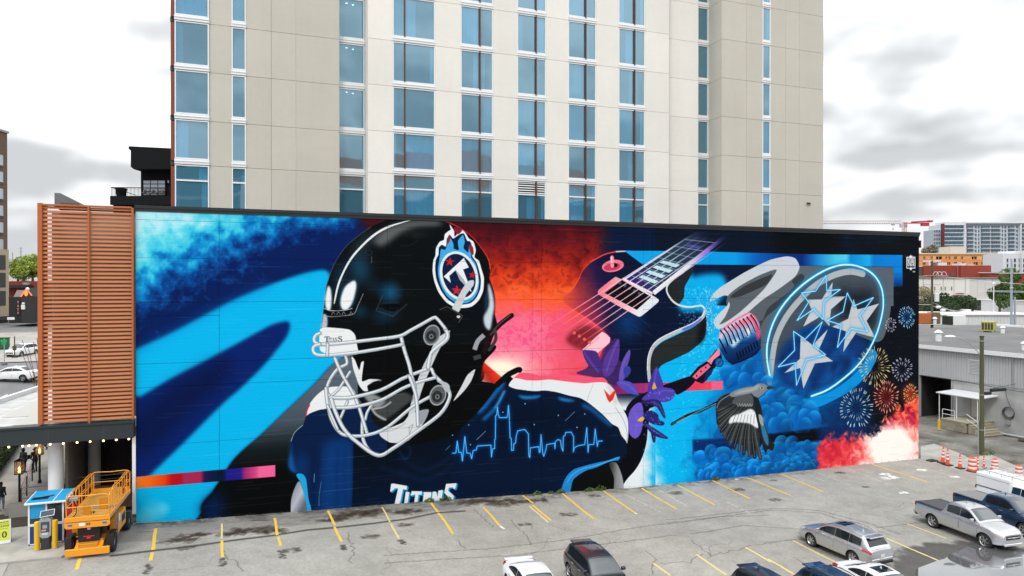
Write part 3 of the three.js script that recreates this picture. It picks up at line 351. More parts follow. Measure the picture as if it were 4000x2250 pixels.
  bars('z6', [240, 1165, 204, 1182, 186, 1222, 204, 1256, 300, 1270, 500, 1252, 750, 1222, 990, 1190, 1100, 1134, 1200, 1080, 1312, 1018, 1350, 1030, 1424, 1120], 32); bars('z6', [240, 1270, 192, 1284, 176, 1322, 202, 1362, 300, 1372, 550, 1350, 800, 1312, 1020, 1270], 32); bars('z6', [315, 1268, 310, 1375], 26);
  const bolt = (z, x, y, s) => { ellipse(z, x, y, 78 * s, 100 * s, 0.35, [150, 156, 160]); ellipse(z, x, y, 66 * s, 86 * s, 0.35, [84, 88, 92]); ellipse(z, x - 5, y + 12 * s, 48 * s, 54 * s, 0.2, [36, 40, 42]); ellipse(z, x - 4, y + 14 * s, 22 * s, 24 * s, 0, [110, 116, 120]); ellipse(z, x - 4, y + 14 * s, 10 * s, 11 * s, 0, [12, 14, 16]); };
  bolt('z6', 1296, 1180, 1); bolt('z7', 1160, 505, 0.86); fill('z7', [1150, 390, 1200, 392, 1250, 420, 1256, 480, 1220, 470, 1190, 420], [176, 182, 187]);

  // ---- right part: grey ribbon, disc with three stars
  fill('y2', [1130, 520, 1200, 500, 1190, 560, 1000, 760, 830, 960, 820, 900, 900, 780], [52, 58, 62]); fill('y2', [540, 690, 700, 560, 960, 456, 1110, 570, 1080, 640, 900, 780, 830, 900, 700, 830, 560, 800], [84, 92, 100]); fill('y2', [540, 690, 680, 600, 860, 520, 960, 470, 900, 590, 760, 640, 620, 700, 560, 730], [52, 56, 60]);
  fill('y2', [390, 730, 400, 680, 480, 606, 700, 470, 900, 372, 1050, 338, 1130, 356, 1166, 430, 1130, 510, 1000, 612, 850, 712, 700, 840, 560, 940, 450, 968, 420, 900, 470, 830, 540, 760, 548, 690, 500, 680], [196, 202, 208], { smooth: 8 });
  fill('y2', [536, 690, 640, 600, 800, 510, 930, 458, 968, 456, 940, 510, 860, 620, 760, 720, 650, 820, 540, 900, 470, 930, 520, 860, 560, 760], [86, 94, 102], { smooth: 8 }); fill('y2', [560, 690, 700, 590, 880, 510, 930, 500, 880, 580, 760, 640, 640, 690], [50, 54, 58], { smooth: 8 });
  for (let i = 0; i < 260; i++) { const x = 350 + 130 * R() * R(), y = lerp(640, 1010, R()), s = 5 + 9 * R(); sharp('y2', [x, y, x + s, y + s * (R() - 0.5), x + s * 0.6, y + s], R() < 0.6 ? [170, 214, 232] : [0, 160, 226]); }
  // disc
  const OUT = [900, 1420, 878, 1240, 884, 1100, 930, 930, 1010, 780, 1130, 640, 1280, 520, 1440, 435, 1580, 410, 1720, 440, 1820, 510, 1880, 620, 1896, 760, 1872, 900, 1820, 1050, 1740, 1200, 1640, 1320, 1500, 1440, 1380, 1500, 1200, 1540, 1020, 1530];
  fill('y2', [830, 960, 1000, 760, 1200, 560, 1400, 430, 1560, 400, 1700, 420, 1830, 470, 1920, 560, 1962, 720, 1940, 900, 1860, 1080, 1600, 1000, 1200, 900, 1000, 1100, 960, 1330, 880, 1400], [84, 94, 102]); fill('y2', [900, 1300, 900, 1100, 960, 900, 1100, 700, 1300, 520, 1500, 440, 1700, 460, 1830, 560, 1860, 760, 1800, 980, 1560, 950, 1200, 960, 1040, 1200], [66, 76, 86], { smooth: 8 });
  fill('y2', [1500, 620, 1640, 640, 1780, 620, 1840, 760, 1800, 980, 1640, 900, 1500, 880], [18, 24, 32], { blur: 16, a: 0.85 });
  fill('y2', [1000, 1420, 980, 1200, 1080, 1060, 1260, 940, 1440, 960, 1620, 1040, 1760, 1100, 1660, 1300, 1480, 1430, 1300, 1490, 1120, 1490], [6, 48, 108], { blur: 10 });
  for (let i = 0; i < 90; i++) { const a = R() * 7, r = Math.sqrt(R()); blob('y2', 1340 + Math.cos(a) * r * 330, 1260 + Math.sin(a) * r * 210, 30 + 50 * R(), R() < 0.5 ? [8, 92, 168] : [2, 20, 58], 0.35); }
  line('y2', [905, 1430, 930, 1220, 960, 1060, 1030, 900, 1130, 760, 1280, 610, 1440, 512, 1600, 470, 1720, 490], [176, 182, 188], 48, { a: 0.95 });
  const ST = (x, y, pts) => sharp('y2', pts.map(([a, b]) => [x + a, y + b]), [190, 196, 202]);
  sharp('y2', [1455, 562, 1444, 690, 1570, 686, 1440, 800, 1426, 945, 1350, 860, 1198, 950, 1270, 800, 1236, 716, 1360, 712], [192, 197, 203]); sharp('y2', [1636, 708, 1670, 800, 1860, 748, 1750, 900, 1826, 1046, 1660, 1000, 1546, 1172, 1570, 990, 1452, 950, 1590, 880], [190, 195, 201]); sharp('y2', [1176, 1030, 1280, 1110, 1414, 972, 1330, 1160, 1458, 1250, 1300, 1270, 1200, 1490, 1170, 1310, 1034, 1354, 1170, 1230], [192, 197, 203]);
  const neon = (list, closed) => { line('y2', list, [0, 120, 210], 22, { smooth: false, closed, blur: 3.5, a: 0.5 }); line('y2', list, [70, 190, 240], 7.5, { smooth: false, closed }); line('y2', list, [206, 242, 253], 3.5, { smooth: false, closed }); };
  neon([1396, 506, 1404, 636, 1522, 626, 1380, 730, 1370, 888, 1290, 796, 1144, 896, 1246, 736, 1184, 656, 1306, 640], true); neon([1582, 656, 1640, 770, 1810, 696, 1690, 856, 1760, 990, 1616, 966, 1496, 1130, 1530, 934, 1408, 896, 1546, 820], true); neon([1114, 990, 1214, 1060, 1364, 908, 1284, 1108, 1392, 1194, 1226, 1240, 1140, 1460, 1128, 1264, 980, 1300, 1124, 1156], true);
  const RING = [912, 1400, 884, 1240, 886, 1100, 932, 930, 1012, 780, 1132, 640, 1282, 520, 1440, 436, 1580, 410, 1722, 440, 1822, 510, 1882, 620, 1896, 760, 1872, 900, 1822, 1050, 1742, 1200, 1642, 1320, 1500, 1440, 1390, 1510, 1270, 1555];
  fill('y3', [1220, 480, 1400, 520, 1570, 556, 1720, 500, 1900, 400, 2060, 240, 2130, 90, 2080, 40, 1980, 200, 1840, 330, 1700, 420, 1560, 466, 1440, 480], [0, 140, 214]);
  line('y2', RING, [0, 150, 230], 44, { blur: 6, a: 0.6 }); line('y2', RING, [80, 200, 244], 17); line('y2', RING, [226, 250, 255], 9);

  // ---- clouds of the lower right
  const puff = (x, y, r, k = 1) => { const p = pt('y3', [x, y]), rr = px('y3', [x, y], r), hi = [30 * k, 150 * k, 212 * k], b = [0, 96 * k, 172 * k]; c.save(); c.translate(...p); c.rotate((R() - 0.5) * 1.4 - 0.3); c.scale(1, 0.8 + 0.4 * R());
    const g = c.createLinearGradient(0, -rr, 0, rr); g.addColorStop(0, col([...hi, 0.85])); g.addColorStop(0.3, col([...b, 0.8])); g.addColorStop(0.7, col([0, 74 * k, 146 * k, 0.4])); g.addColorStop(1, 'rgba(0,50,116,0)'); c.fillStyle = g; c.beginPath(); c.arc(0, 0, rr, 0, 7); c.fill(); c.restore(); };
  sharp('y3', [470, 846, 760, 832, 1160, 792, 1600, 740, 2040, 700, 2170, 710, 2170, 770, 1900, 800, 1640, 850, 1200, 900, 760, 960, 480, 1000], gradient('y3', [470, 900], [2170, 740], [[0, [0, 42, 104]], [0.25, [0, 34, 96]], [0.42, [2, 10, 24]], [0.62, [0, 4, 12]], [0.66, [2, 34, 86]], [0.85, [2, 40, 92]], [0.95, [4, 22, 50]], [1, [6, 16, 40]]]), { blur: 2.2 });
  for (const [x, y, r] of [[960, 220, 60], [1000, 180, 50], [780, 250, 60], [860, 300, 60], [940, 310, 60], [1060, 300, 56], [1140, 330, 60], [1230, 390, 70], [1180, 470, 60], [1120, 520, 60], [1270, 440, 60], [1340, 460, 60], [1300, 520, 70], [1400, 560, 86], [1500, 560, 60], [1520, 620, 90], [1560, 680, 70], [1230, 590, 80], [1180, 640, 60], [1340, 650, 80], [1430, 680, 84], [1150, 690, 60], [1390, 610, 60], [1480, 640, 56], [1280, 690, 64], [1220, 720, 60], [1320, 730, 60], [1480, 720, 60], [1130, 600, 50], [700, 780, 50], [760, 800, 40]]) puff(x, y, r, 0.86 + 0.3 * R());
  for (let i = 0; i < 210; i++) { const t = R(), x = lerp(480, 1640, t), y = lerp(950 - 60 * t, 1200 - 90 * t, i / 210); if (x < 640 && R() < (640 - x) / 150) continue; puff(x, y, 16 + 44 * R() * R() + 18 * R(), (0.76 + 0.4 * R()) * lerp(1.16, 0.95, t)); }
  for (const [x, y, r] of [[1280, 900, 70], [1370, 890, 64], [1450, 930, 60], [1240, 960, 80], [1500, 900, 44], [1560, 930, 50], [640, 960, 60], [760, 990, 70], [880, 960, 60]]) puff(x, y, r, 0.95);
  for (let i = 0; i < 150; i++) blob('y3', lerp(20, 520, R()), lerp(420, 1200, R()), 4 + 5 * R(), [150, 220, 244], 0.6);
  // ---- fire, sprayed pixel by pixel in licking streaks
  { const A = map(3165, 1500), B = map(3592, 1900), X0 = Math.floor(A[0]), Y0 = Math.floor(Math.min(A[1], map(3592, 1500)[1])), w = W - X0, h = H - Y0, im2 = c.getImageData(X0, Y0, w, h), e = im2.data;
    const top = [[3165, 1790], [3195, 1725], [3230, 1706], [3300, 1700], [3370, 1696], [3420, 1686], [3450, 1640], [3500, 1600], [3540, 1566], [3592, 1540]];
    for (let y = 0; y < h; y++) for (let x = 0; x < w; x++) {
      q.set((X0 + x) / W * WALL.L, WALL.top - (Y0 + y) / H * (WALL.top - WALL.bot), 0); const [u, v] = project(q), wx = 26 * fbm2(u / 60, v / 60, 2), n = fbm2((u + wx) / 46, (v + wx) / 74 + 3, 5), nn = fbm2((u + wx) / 18, (v - wx) / 30, 3);
      const f = (v - interp(top, u)) / 36 + 1.0 * n + 0.26 * nn, a = sstep(-0.5, 0.7, f) * sstep(3178, 3206, u + 16 * n); if (a <= 0) continue;
      const white = 1.35 * Math.exp(-(((u - 3482) / 112) ** 2) - (((v - 1738) / 92) ** 2)) + 0.55 * Math.exp(-(((v - 1850 + 0.1 * (u - 3200)) / 28) ** 2)) * sstep(3200, 3260, u) + 0.34 * n + 0.09 * nn;
      let k = ramp([[-0.16, [196, 34, 56]], [0.08, [224, 52, 66]], [0.28, [236, 86, 88]], [0.46, [244, 148, 140]], [0.66, [250, 212, 202]], [0.95, [254, 244, 238]]], white); if (v < 1680 && u > 3440) k = mixTo(k, ramp([[-0.4, [150, 24, 70]], [0, [214, 52, 62]], [0.4, [246, 122, 58]]], n + 0.3 * nn), 0.75 * sstep(1690, 1620, v));
      const o = (y * w + x) * 4; for (let z = 0; z < 3; z++) e[o + z] = lerp(e[o + z], k[z], a);
    } c.putImageData(im2, X0, Y0); }
  // ---- fireworks
  const burst = (z, x, y, r, ry, n, core, tip) => { for (let i = 0; i < n; i++) { const a = i / n * 2 * Math.PI + 0.2 * R(), k0 = i % 3 === 0 ? 0.22 + 0.1 * R() : 0.55 + 0.12 * R(), k1 = (i % 3 === 0 ? 0.62 : 1) * (0.86 + 0.16 * R()); line(z, [x + Math.cos(a) * r * k0, y + Math.sin(a) * ry * k0, x + Math.cos(a) * r * k1, y + Math.sin(a) * ry * k1], core, 3.6, { smooth: false, a: 0.6 }); line(z, [x + Math.cos(a) * r * (k1 - 0.14), y + Math.sin(a) * ry * (k1 - 0.14), x + Math.cos(a) * r * k1, y + Math.sin(a) * ry * k1], tip, 4.6, { smooth: false, a: 0.85 }); } };
  blob('y3', 2210, 460, 150, [86, 14, 16], 0.9); blob('y3', 2420, 430, 90, [200, 60, 20], 0.8); blob('y3', 1950, 560, 170, [2, 30, 70], 0.8); blob('y2', 2100, 860, 90, [2, 40, 84], 0.9);
  burst('y2', 1962, 934, 50, 64, 34, [120, 110, 150], [214, 206, 224]); burst('y2', 2100, 864, 74, 100, 46, [30, 130, 200], [180, 226, 246]); burst('y3', 2105, 190, 150, 185, 66, [190, 140, 60], [240, 222, 160]); burst('y3', 2355, 215, 100, 110, 44, [100, 100, 150], [226, 226, 240]); burst('y3', 2215, 460, 116, 150, 60, [206, 70, 50], [244, 190, 160]); burst('y3', 2430, 430, 68, 92, 40, [246, 110, 40], [252, 210, 150]); burst('y3', 1945, 560, 150, 185, 66, [40, 120, 180], [214, 236, 246]);
  for (let i = 0; i < 90; i++) blob('y2', lerp(1840, 2160, R()), lerp(960, 1260, R()), 3, [90, 130, 150], 0.5);
  // ---- microphone
  fill('y3', [320, 405, 400, 350, 470, 300, 500, 310, 440, 380, 340, 440], [10, 8, 22]);
  sharp('y3', [440, 285, 520, 190, 600, 140, 690, 30, 730, 70, 740, 130, 660, 210, 600, 310, 560, 342, 500, 320], [10, 12, 34]); sharp('y3', [470, 280, 540, 205, 610, 160, 636, 190, 560, 260, 505, 305], [232, 96, 124]); sharp('y3', [600, 140, 650, 90, 706, 24, 722, 80, 660, 130, 640, 170], [240, 130, 152]); for (const [x, y] of [[510, 272], [548, 232], [590, 196]]) ellipse('y3', x, y, 7, 9, 0, [60, 10, 40]);
  ellipse('y3', 712, 152, 40, 42, 0, [10, 60, 116]); ellipse('y3', 712, 152, 30, 32, 0, [24, 100, 170]); line('y3', [700, 170, 724, 134], [6, 30, 70], 6); sharp('y3', [600, 230, 664, 200, 640, 260, 570, 330], [8, 40, 92]);
  fill('y2', [462, 1060, 470, 1000, 500, 960, 600, 890, 690, 838, 730, 828, 780, 858, 818, 930, 830, 1010, 826, 1130, 780, 1190, 660, 1250, 580, 1276, 530, 1240, 490, 1180, 466, 1130], gradient('y2', [600, 860], [680, 1240], [[0, [226, 90, 130]], [0.2, [232, 110, 146]], [0.34, [150, 170, 210]], [0.48, [60, 140, 200]], [0.62, [8, 60, 120]], [1, [2, 24, 66]]]), { smooth: 8 });
  fill('y2', [480, 1000, 600, 905, 720, 836, 740, 850, 640, 910, 520, 1000, 480, 1070], [216, 190, 214], { blur: 2 }); fill('y2', [760, 860, 814, 940, 826, 1030, 800, 1060, 780, 960], [226, 70, 106], { blur: 3 }); fill('y2', [560, 1090, 620, 1050, 660, 1040, 640, 1080, 590, 1130], [190, 220, 236], { blur: 3 }); fill('y2', [690, 1000, 720, 960, 740, 980, 720, 1040], [214, 226, 240], { blur: 2 });
  for (let i = 0; i < 9; i++) { const t = i / 8, x = lerp(478, 742, t), y = lerp(985, 850, t); line('y2', [x, y, x + 34, y + 40, x + 66 + 10 * t, y + 130 - 10 * t], [6, 6, 22], 12, { blur: 0.5 }); line('y2', [x + 12, y + 2, x + 46, y + 46, x + 76, y + 120], t > 0.5 ? [244, 190, 206] : [190, 206, 226], 5, { a: 0.85 }); }
  for (let i = 0; i < 8; i++) { const t = i / 7, x = lerp(620, 790, t), y = lerp(1180, 1080, t); line('y2', [x, y, x + 14, y + 50 - 10 * t], [0, 6, 24], 12); }
  line('y2', [470, 1060, 530, 1180], [0, 8, 30], 12); line('y2', [580, 1276, 660, 1250, 780, 1190, 826, 1130], [2, 14, 44], 10);
  // ---- bird
  const G1 = [122, 127, 130], G2 = [36, 41, 45], G0 = [14, 16, 18];
  line('y3', [285, 706, 420, 630, 560, 580, 700, 505], G0, 22); line('y3', [330, 690, 460, 624, 680, 522], [150, 156, 158], 6); line('y3', [290, 704, 400, 640], [90, 96, 98], 6);
  fill('y3', [680, 560, 700, 480, 760, 440, 840, 420, 1000, 430, 1040, 480, 1050, 600, 1060, 700, 1080, 820, 1060, 980, 1040, 940, 1000, 986, 960, 950, 930, 880, 880, 880, 850, 850, 790, 820, 740, 760, 690, 700], G2, { smooth: 9 });
  for (let i = 0; i < 15; i++) { const t = i / 14, a = lerp(2.75, 1.42, t), L = lerp(170, 420, Math.sin(t * 1.35)), x0 = lerp(860, 1020, t), y0 = lerp(520, 600, t); const x1 = x0 + Math.cos(a) * L, y1 = y0 + Math.sin(a) * L; line('y3', [x0, y0, lerp(x0, x1, 0.5) - 12, lerp(y0, y1, 0.5) + 6, x1, y1], i % 2 ? [30, 33, 35] : [52, 56, 58], 32); line('y3', [x0, y0, lerp(x0, x1, 0.5) - 12, lerp(y0, y1, 0.5) + 6, x1, y1], [140, 146, 148], 3.5, { a: 0.7 }); }
  fill('y3', [820, 640, 900, 610, 1000, 570, 1052, 640, 1060, 740, 980, 700, 860, 690, 800, 700], [228, 231, 233], { blur: 1.5 }); for (let i = 0; i < 7; i++) line('y3', [860 + 28 * i, 620, 830 + 32 * i, 700], [90, 96, 98], 5, { a: 0.7 });
  fill('y3', [1020, 470, 1060, 470, 1090, 560, 1110, 680, 1140, 760, 1180, 860, 1210, 890, 1190, 945, 1150, 930, 1128, 970, 1100, 900, 1070, 760, 1040, 620], [24, 28, 32], { smooth: 9 }); fill('y3', [1080, 690, 1110, 700, 1150, 820, 1150, 900, 1110, 840], [60, 150, 200], { a: 0.7, blur: 1.5 }); fill('y3', [1066, 620, 1100, 640, 1110, 720, 1080, 700], [150, 154, 154]);
  fill('y3', [800, 440, 860, 400, 960, 372, 1020, 366, 1060, 342, 1110, 342, 1150, 362, 1210, 374, 1150, 394, 1100, 440, 1060, 466, 1020, 450, 1000, 430, 900, 452, 830, 462], G1, { smooth: 9 }); fill('y3', [840, 440, 900, 404, 1000, 382, 1040, 360, 1080, 352, 1040, 400, 960, 420], [168, 173, 176], { blur: 2, a: 0.85 });
  fill('y3', [826, 520, 860, 460, 930, 442, 1000, 440, 1020, 500, 1000, 545, 930, 548, 880, 530], [78, 82, 84], { smooth: 8 }); for (let i = 0; i < 6; i++) line('y3', [870 + 24 * i, 520, 880 + 24 * i, 545, 892 + 24 * i, 524], [176, 180, 180], 4);
  line('y3', [690, 560, 720, 500, 800, 446], [150, 154, 156], 5); fill('y3', [1146, 366, 1214, 374, 1150, 392], [44, 46, 48]); ellipse('y3', 1096, 380, 15, 13, 0, [200, 203, 203]); ellipse('y3', 1096, 380, 9, 9, 0, [6, 8, 8]);
  // ---- painter's badge
  { line('y2', [2100, 345, 2172, 345, 2172, 440, 2100, 440], [232, 236, 238], 6, { smooth: false, closed: true }); star('y2', 2136, 340, 20, 0, [232, 236, 238]); star('y2', 2136, 446, 18, 0, [232, 236, 238]);
    const s = px('y2', [2136, 390], 1); c.fillStyle = 'rgb(236,240,242)'; c.textAlign = 'center'; c.font = `bold ${34 * s}px sans-serif`; c.fillText('MOBE', ...pt('y2', [2136, 390]), 62 * s); c.fillText('ONER', ...pt('y2', [2136, 424]), 62 * s); c.textAlign = 'left'; line('y2', [2155, 471, 2170, 471], [170, 176, 180], 8, { smooth: false }); }
  // worn course lines and a scuffed edge at the foot
  c.globalAlpha = 0.11; for (let k = 0; k < 640; k++) { const yM = Math.round(R() * 98) * 0.203 - 1.7, x0 = R() * WALL.L, L = 0.6 + 4 * R() * R(); c.fillStyle = R() < 0.75 ? 'rgb(205,220,232)' : 'rgb(0,6,18)'; c.fillRect(x0 / WALL.L * W, (WALL.top - yM) / (WALL.top - WALL.bot) * H, L / WALL.L * W, 0.9); }
  c.globalAlpha = 1;
  for (let k = 0; k < 900; k++) { const x = R() * WALL.L, y = interp(GX, x) + 0.22 * R() * R(); c.fillStyle = `rgba(${80 + 50 * R()},${76 + 46 * R()},${70 + 40 * R()},${0.5 * R()})`; c.fillRect(x / WALL.L * W, (WALL.top - y) / (WALL.top - WALL.bot) * H, 1 + 7 * R(), 1.2); }
  return cv;
}
// ---------------------------------------------------------------- mural building
const muralTex = canvasTex(paintMural());
const courseBump = dataTex(128, 512, (u, v) => { const row = v * 16 % 1, joint = row < 0.1 ? 0.25 : 1; return joint * (0.8 + 0.2 * tileN(u, v, 12, 3, 2)); });
{
  const T = WALL.top, paint = M([1, 1, 1], { map: muralTex, roughness: 0.85, specularIntensity: 0.18 });
  const bump = courseBump.clone(); bump.channel = 1; bump.repeat.set(1 / 3.2, 1 / 3.25); bump.needsUpdate = true; paint.bumpMap = bump; paint.bumpScale = 0.006;
  const block = M([0.32, 0.32, 0.33], { roughness: 0.9, map: blotch }), black = M([0.012, 0.014, 0.017], { roughness: 0.55 });
  const b = thing('mural_building', 'long block building whose side wall carries a painted football player mural', 'building', [0, 0, 0]);
  obj('backing_wall', metric(bx(0.02, -2.2, -0.5, WALL.L - 0.02, T - 0.02, -0.13), 0.2), block, b);
  const xs = [0, 4.47, 14.6, 24.72, 25.42, 33.62, 34.4, 39.5, 53.5, WALL.L], ys = [WALL.bot, 4.4, 7.82, 9.2, 11.98, 12.78, 15.4, 17.62, T];
  for (let i = 0; i + 1 < xs.length; i++) for (let j = 0; j + 1 < ys.length; j++) {
    const narrow = xs[i + 1] - xs[i] < 1; if (j === 4 && i !== 0 && !narrow) continue; // the short course only breaks the first bay
    const y0 = ys[j], y1 = (j === 3 && i !== 0 && !narrow) ? ys[5] : ys[j + 1], g = 0.009, x0 = xs[i] + (i ? g : 0), x1 = xs[i + 1] - g;
    const geo = bx(x0, y0 + g, -0.13 + 0.003, x1, y1 - g, narrow ? 0.004 : 0); const p = geo.attributes.position, uv = geo.attributes.uv, uv1 = new Float32Array(p.count * 2);
    for (let k = 0; k < p.count; k++) { uv.setXY(k, p.getX(k) / WALL.L, (p.getY(k) - WALL.bot) / (T - WALL.bot)); uv1[k * 2] = p.getX(k); uv1[k * 2 + 1] = p.getY(k); }
    const o = shade(new THREE.Mesh(geo, paint)); geo.setAttribute('uv1', new THREE.BufferAttribute(uv1, 2)); o.name = 'wall_panel'; b.add(o);
  }
  obj('coping', [bx(-0.06, T - 0.02, -0.55, WALL.L + 0.08, T + 0.16, 0.07), bx(-0.05, T - 0.2, 0.002, WALL.L + 0.05, T - 0.022, 0.035)], black, b);
  obj('end_wall', [bx(WALL.L - 0.3, -2.2, -3.4, WALL.L - 0.01, T - 0.05, -0.52)], black, b);
  obj('corner_cap', bx(WALL.L + 0.082, T - 1.2, -0.5, WALL.L + 0.2, T - 0.55, 0.06), black, b);
  obj('roof', metric(bx(0, T - 1.4, -3.4, WALL.L, T - 1.2, -0.52), 0.3), M([0.2, 0.2, 0.2]), b);
  obj('edge_trim', bx(-0.2, 0.5, -0.12, -0.02, 5.0, 0.05), M([0.72, 0.73, 0.74], { roughness: 0.5 }), b);
}
// ---------------------------------------------------------------- terrain, lot, streets
function terrain(xs, zs, dy, uvS = 1) {
  const P = [], UV = [], I = []; for (const z of zs) for (const x of xs) { P.push(x, ground(x, z) + dy, z); UV.push(x * uvS, -z * uvS); }
  for (let j = 0; j + 1 < zs.length; j++) for (let i = 0; i + 1 < xs.length; i++) { const a = j * xs.length + i, b = a + 1, c = a + xs.length, e = c + 1; I.push(a, c, b, b, c, e); }
  const g = new THREE.BufferGeometry(); g.setAttribute('position', new THREE.Float32BufferAttribute(P, 3)); g.setAttribute('uv', new THREE.Float32BufferAttribute(UV, 2)); g.setIndex(I); g.computeVertexNormals(); return g;
}
const steps = (a, b, n) => Array.from({ length: n + 1 }, (_, i) => lerp(a, b, i / n));
// a flat sheet over the ground, cut to an outline given in x,z
function sheet(outline, dy, grid = 2) {
  const out = outline.map((p) => (p.isVector3 ? [p.x, p.z] : p)), s = new THREE.Shape(out.map(([x, z]) => new THREE.Vector2(x, -z))); let g = new THREE.ShapeGeometry(s);
  g = g.toNonIndexed(); let tri = []; const p = g.attributes.position; for (let i = 0; i < p.count; i += 3) tri.push([0, 1, 2].map((k) => [p.getX(i + k), -p.getY(i + k)]));
  for (let pass = 0; pass < 14; pass++) { const next = []; let cut = false; for (const t of tri) { let best = -1, L = grid; for (let k = 0; k < 3; k++) { const a = t[k], b = t[(k + 1) % 3], d = Math.hypot(a[0] - b[0], a[1] - b[1]); if (d > L) { L = d; best = k; } } if (best < 0) { next.push(t); continue; } cut = true; const a = t[best], b = t[(best + 1) % 3], c = t[(best + 2) % 3], m = [(a[0] + b[0]) / 2, (a[1] + b[1]) / 2]; next.push([a, m, c], [m, b, c]); } tri = next; if (!cut) break; }
  const P = [], U = []; for (const t of tri) for (const [x, z] of t) { P.push(x, ground(x, z) + dy, z); U.push(x, -z); }
  const o = new THREE.BufferGeometry(); o.setAttribute('position', new THREE.Float32BufferAttribute(P, 3)); o.setAttribute('uv', new THREE.Float32BufferAttribute(U, 2)); o.computeVertexNormals(); const n = o.attributes.normal; for (let i = 0; i < n.count; i++) if (n.getY(i) < 0) n.setXYZ(i, -n.getX(i), -n.getY(i), -n.getZ(i)); return o;
}
const LOT = { x0: -12, x1: 66, z0: -0.02, z1: 40 };
function paintLot() {
  const W = 2048, H = 1050, cv = canvasOf(W, H), c = cv.getContext('2d'), R = rng(9), sx = W / (LOT.x1 - LOT.x0), sz = H / (LOT.z1 - LOT.z0), im = c.createImageData(W, H), d = im.data;
  for (let y = 0; y < H; y++) for (let x = 0; x < W; x++) {
    const wx = LOT.x0 + x / sx, wz = LOT.z0 + y / sz, a = fbm2(wx / 9, wz / 9, 4), b = fbm2(wx / 1.7 + 4, wz / 1.7, 4), e = fbm2(wx * 3, wz * 3, 2);
    let k = 0.58 + 0.045 * a + 0.035 * b + 0.03 * e + 0.055 * (R() - 0.5); let kr = 1.018, kb = 0.955;
    // grime washed down to the wall foot, in streaks with ragged outlines
    const near = wz + 1.1 * b + 0.7 * a, dirt = sstep(1.9, 0.2, near) * sstep(60, 40, wx) * (0.55 + 0.45 * sstep(-0.4, 0.3, fbm2(wx / 2.2, wz / 0.6, 4))); k *= 1 - 0.46 * dirt * sstep(-0.35, 0.35, b + 0.3 * e);
    const slabEdge = interp([[-12, 3.4], [1, 3.2], [8, 2.6], [14, 2.2], [19, 1.9], [22, 0.6], [24, 0]], wx); k *= 1 - 0.13 * sstep(slabEdge + 0.12, slabEdge - 0.12, wz + 0.15 * b) * sstep(24, 20, wx);
    const worn = sstep(0.25, 0.6, fbm2(wx / 4 + 20, wz / 0.8, 4)) * sstep(3.6, 1.0, wz) * sstep(36, 20, wx); k *= 1 - 0.3 * worn;
    // darker damp patch round the puddle
    const pd = Math.hypot((wx - 43.5) / 5.2, (wz - 18.4) / 3.1) + 0.18 * b; const wet = sstep(1.12, 0.92, pd); k *= 1 - 0.42 * wet; if (wet > 0.3) kb = 0.97;
    const pd2 = Math.hypot((wx - 38.2) / 1.7, (wz - 14.0) / 2.8) + 0.3 * b; k *= 1 - 0.18 * sstep(1.1, 0.8, pd2);
    const o = (y * W + x) * 4; const g = Math.pow(clamp(k), 1 / 1) * 255; d[o] = g * kr; d[o + 1] = g; d[o + 2] = g * kb; d[o + 3] = 255;
  }
  c.putImageData(im, 0, 0);
  const at = (x, z) => [(x - LOT.x0) * sx, (z - LOT.z0) * sz];
  // cracks: random walks
  const crack = (x, z, ang, L, w, a = 0.55) => { c.strokeStyle = `rgba(46,40,34,${a})`; c.lineWidth = w; c.beginPath(); c.moveTo(...at(x, z)); let n = 0; while (n < L) { const s = 0.12 + 0.15 * R(); ang += (R() - 0.5) * 0.9; x += Math.cos(ang) * s; z += Math.sin(ang) * s; c.lineTo(...at(x, z)); n += s; if (R() < 0.02 && L > 2) crack(x, z, ang + (R() - 0.5) * 2, L * 0.35, w * 0.7, a * 0.8); } c.stroke(); };
  for (let i = 0; i < 170; i++) crack(lerp(-2, 64, R()), lerp(3, 34, R()), R() * 6.3, 1 + 4 * R(), 0.6 + 0.6 * R(), 0.18 + 0.24 * R());
  // long seam along the wall (edge of the older slab)
  { c.strokeStyle = 'rgba(30,26,22,0.85)'; c.lineWidth = 2.6; c.beginPath(); const A = [[430, 2172], [620, 2148], [780, 2130], [900, 2112], [1060, 2092], [1200, 2070], [1340, 2058], [1460, 2044], [1590, 2028], [1700, 2004], [1820, 1996]]; A.forEach(([u, v], i) => { const p = onG(u, v); i ? c.lineTo(...at(p.x + 0.1 * (R() - 0.5), p.z + 0.06 * (R() - 0.5))) : c.moveTo(...at(p.x, p.z)); }); c.stroke(); c.strokeStyle = 'rgba(40,34,28,0.35)'; c.lineWidth = 9; c.stroke(); }
  const pathPx = (list, jit = 0.05) => { c.beginPath(); const P = list.map(([u, v]) => onG(u, v)); P.forEach((p, i) => { if (!i) { c.moveTo(...at(p.x, p.z)); return; } const q = P[i - 1], n = Math.max(2, Math.round(Math.hypot(p.x - q.x, p.z - q.z) / 0.3)); for (let k = 1; k <= n; k++) c.lineTo(...at(lerp(q.x, p.x, k / n) + jit * (R() - 0.5) * 2, lerp(q.z, p.z, k / n) + jit * (R() - 0.5) * 2)); }); };
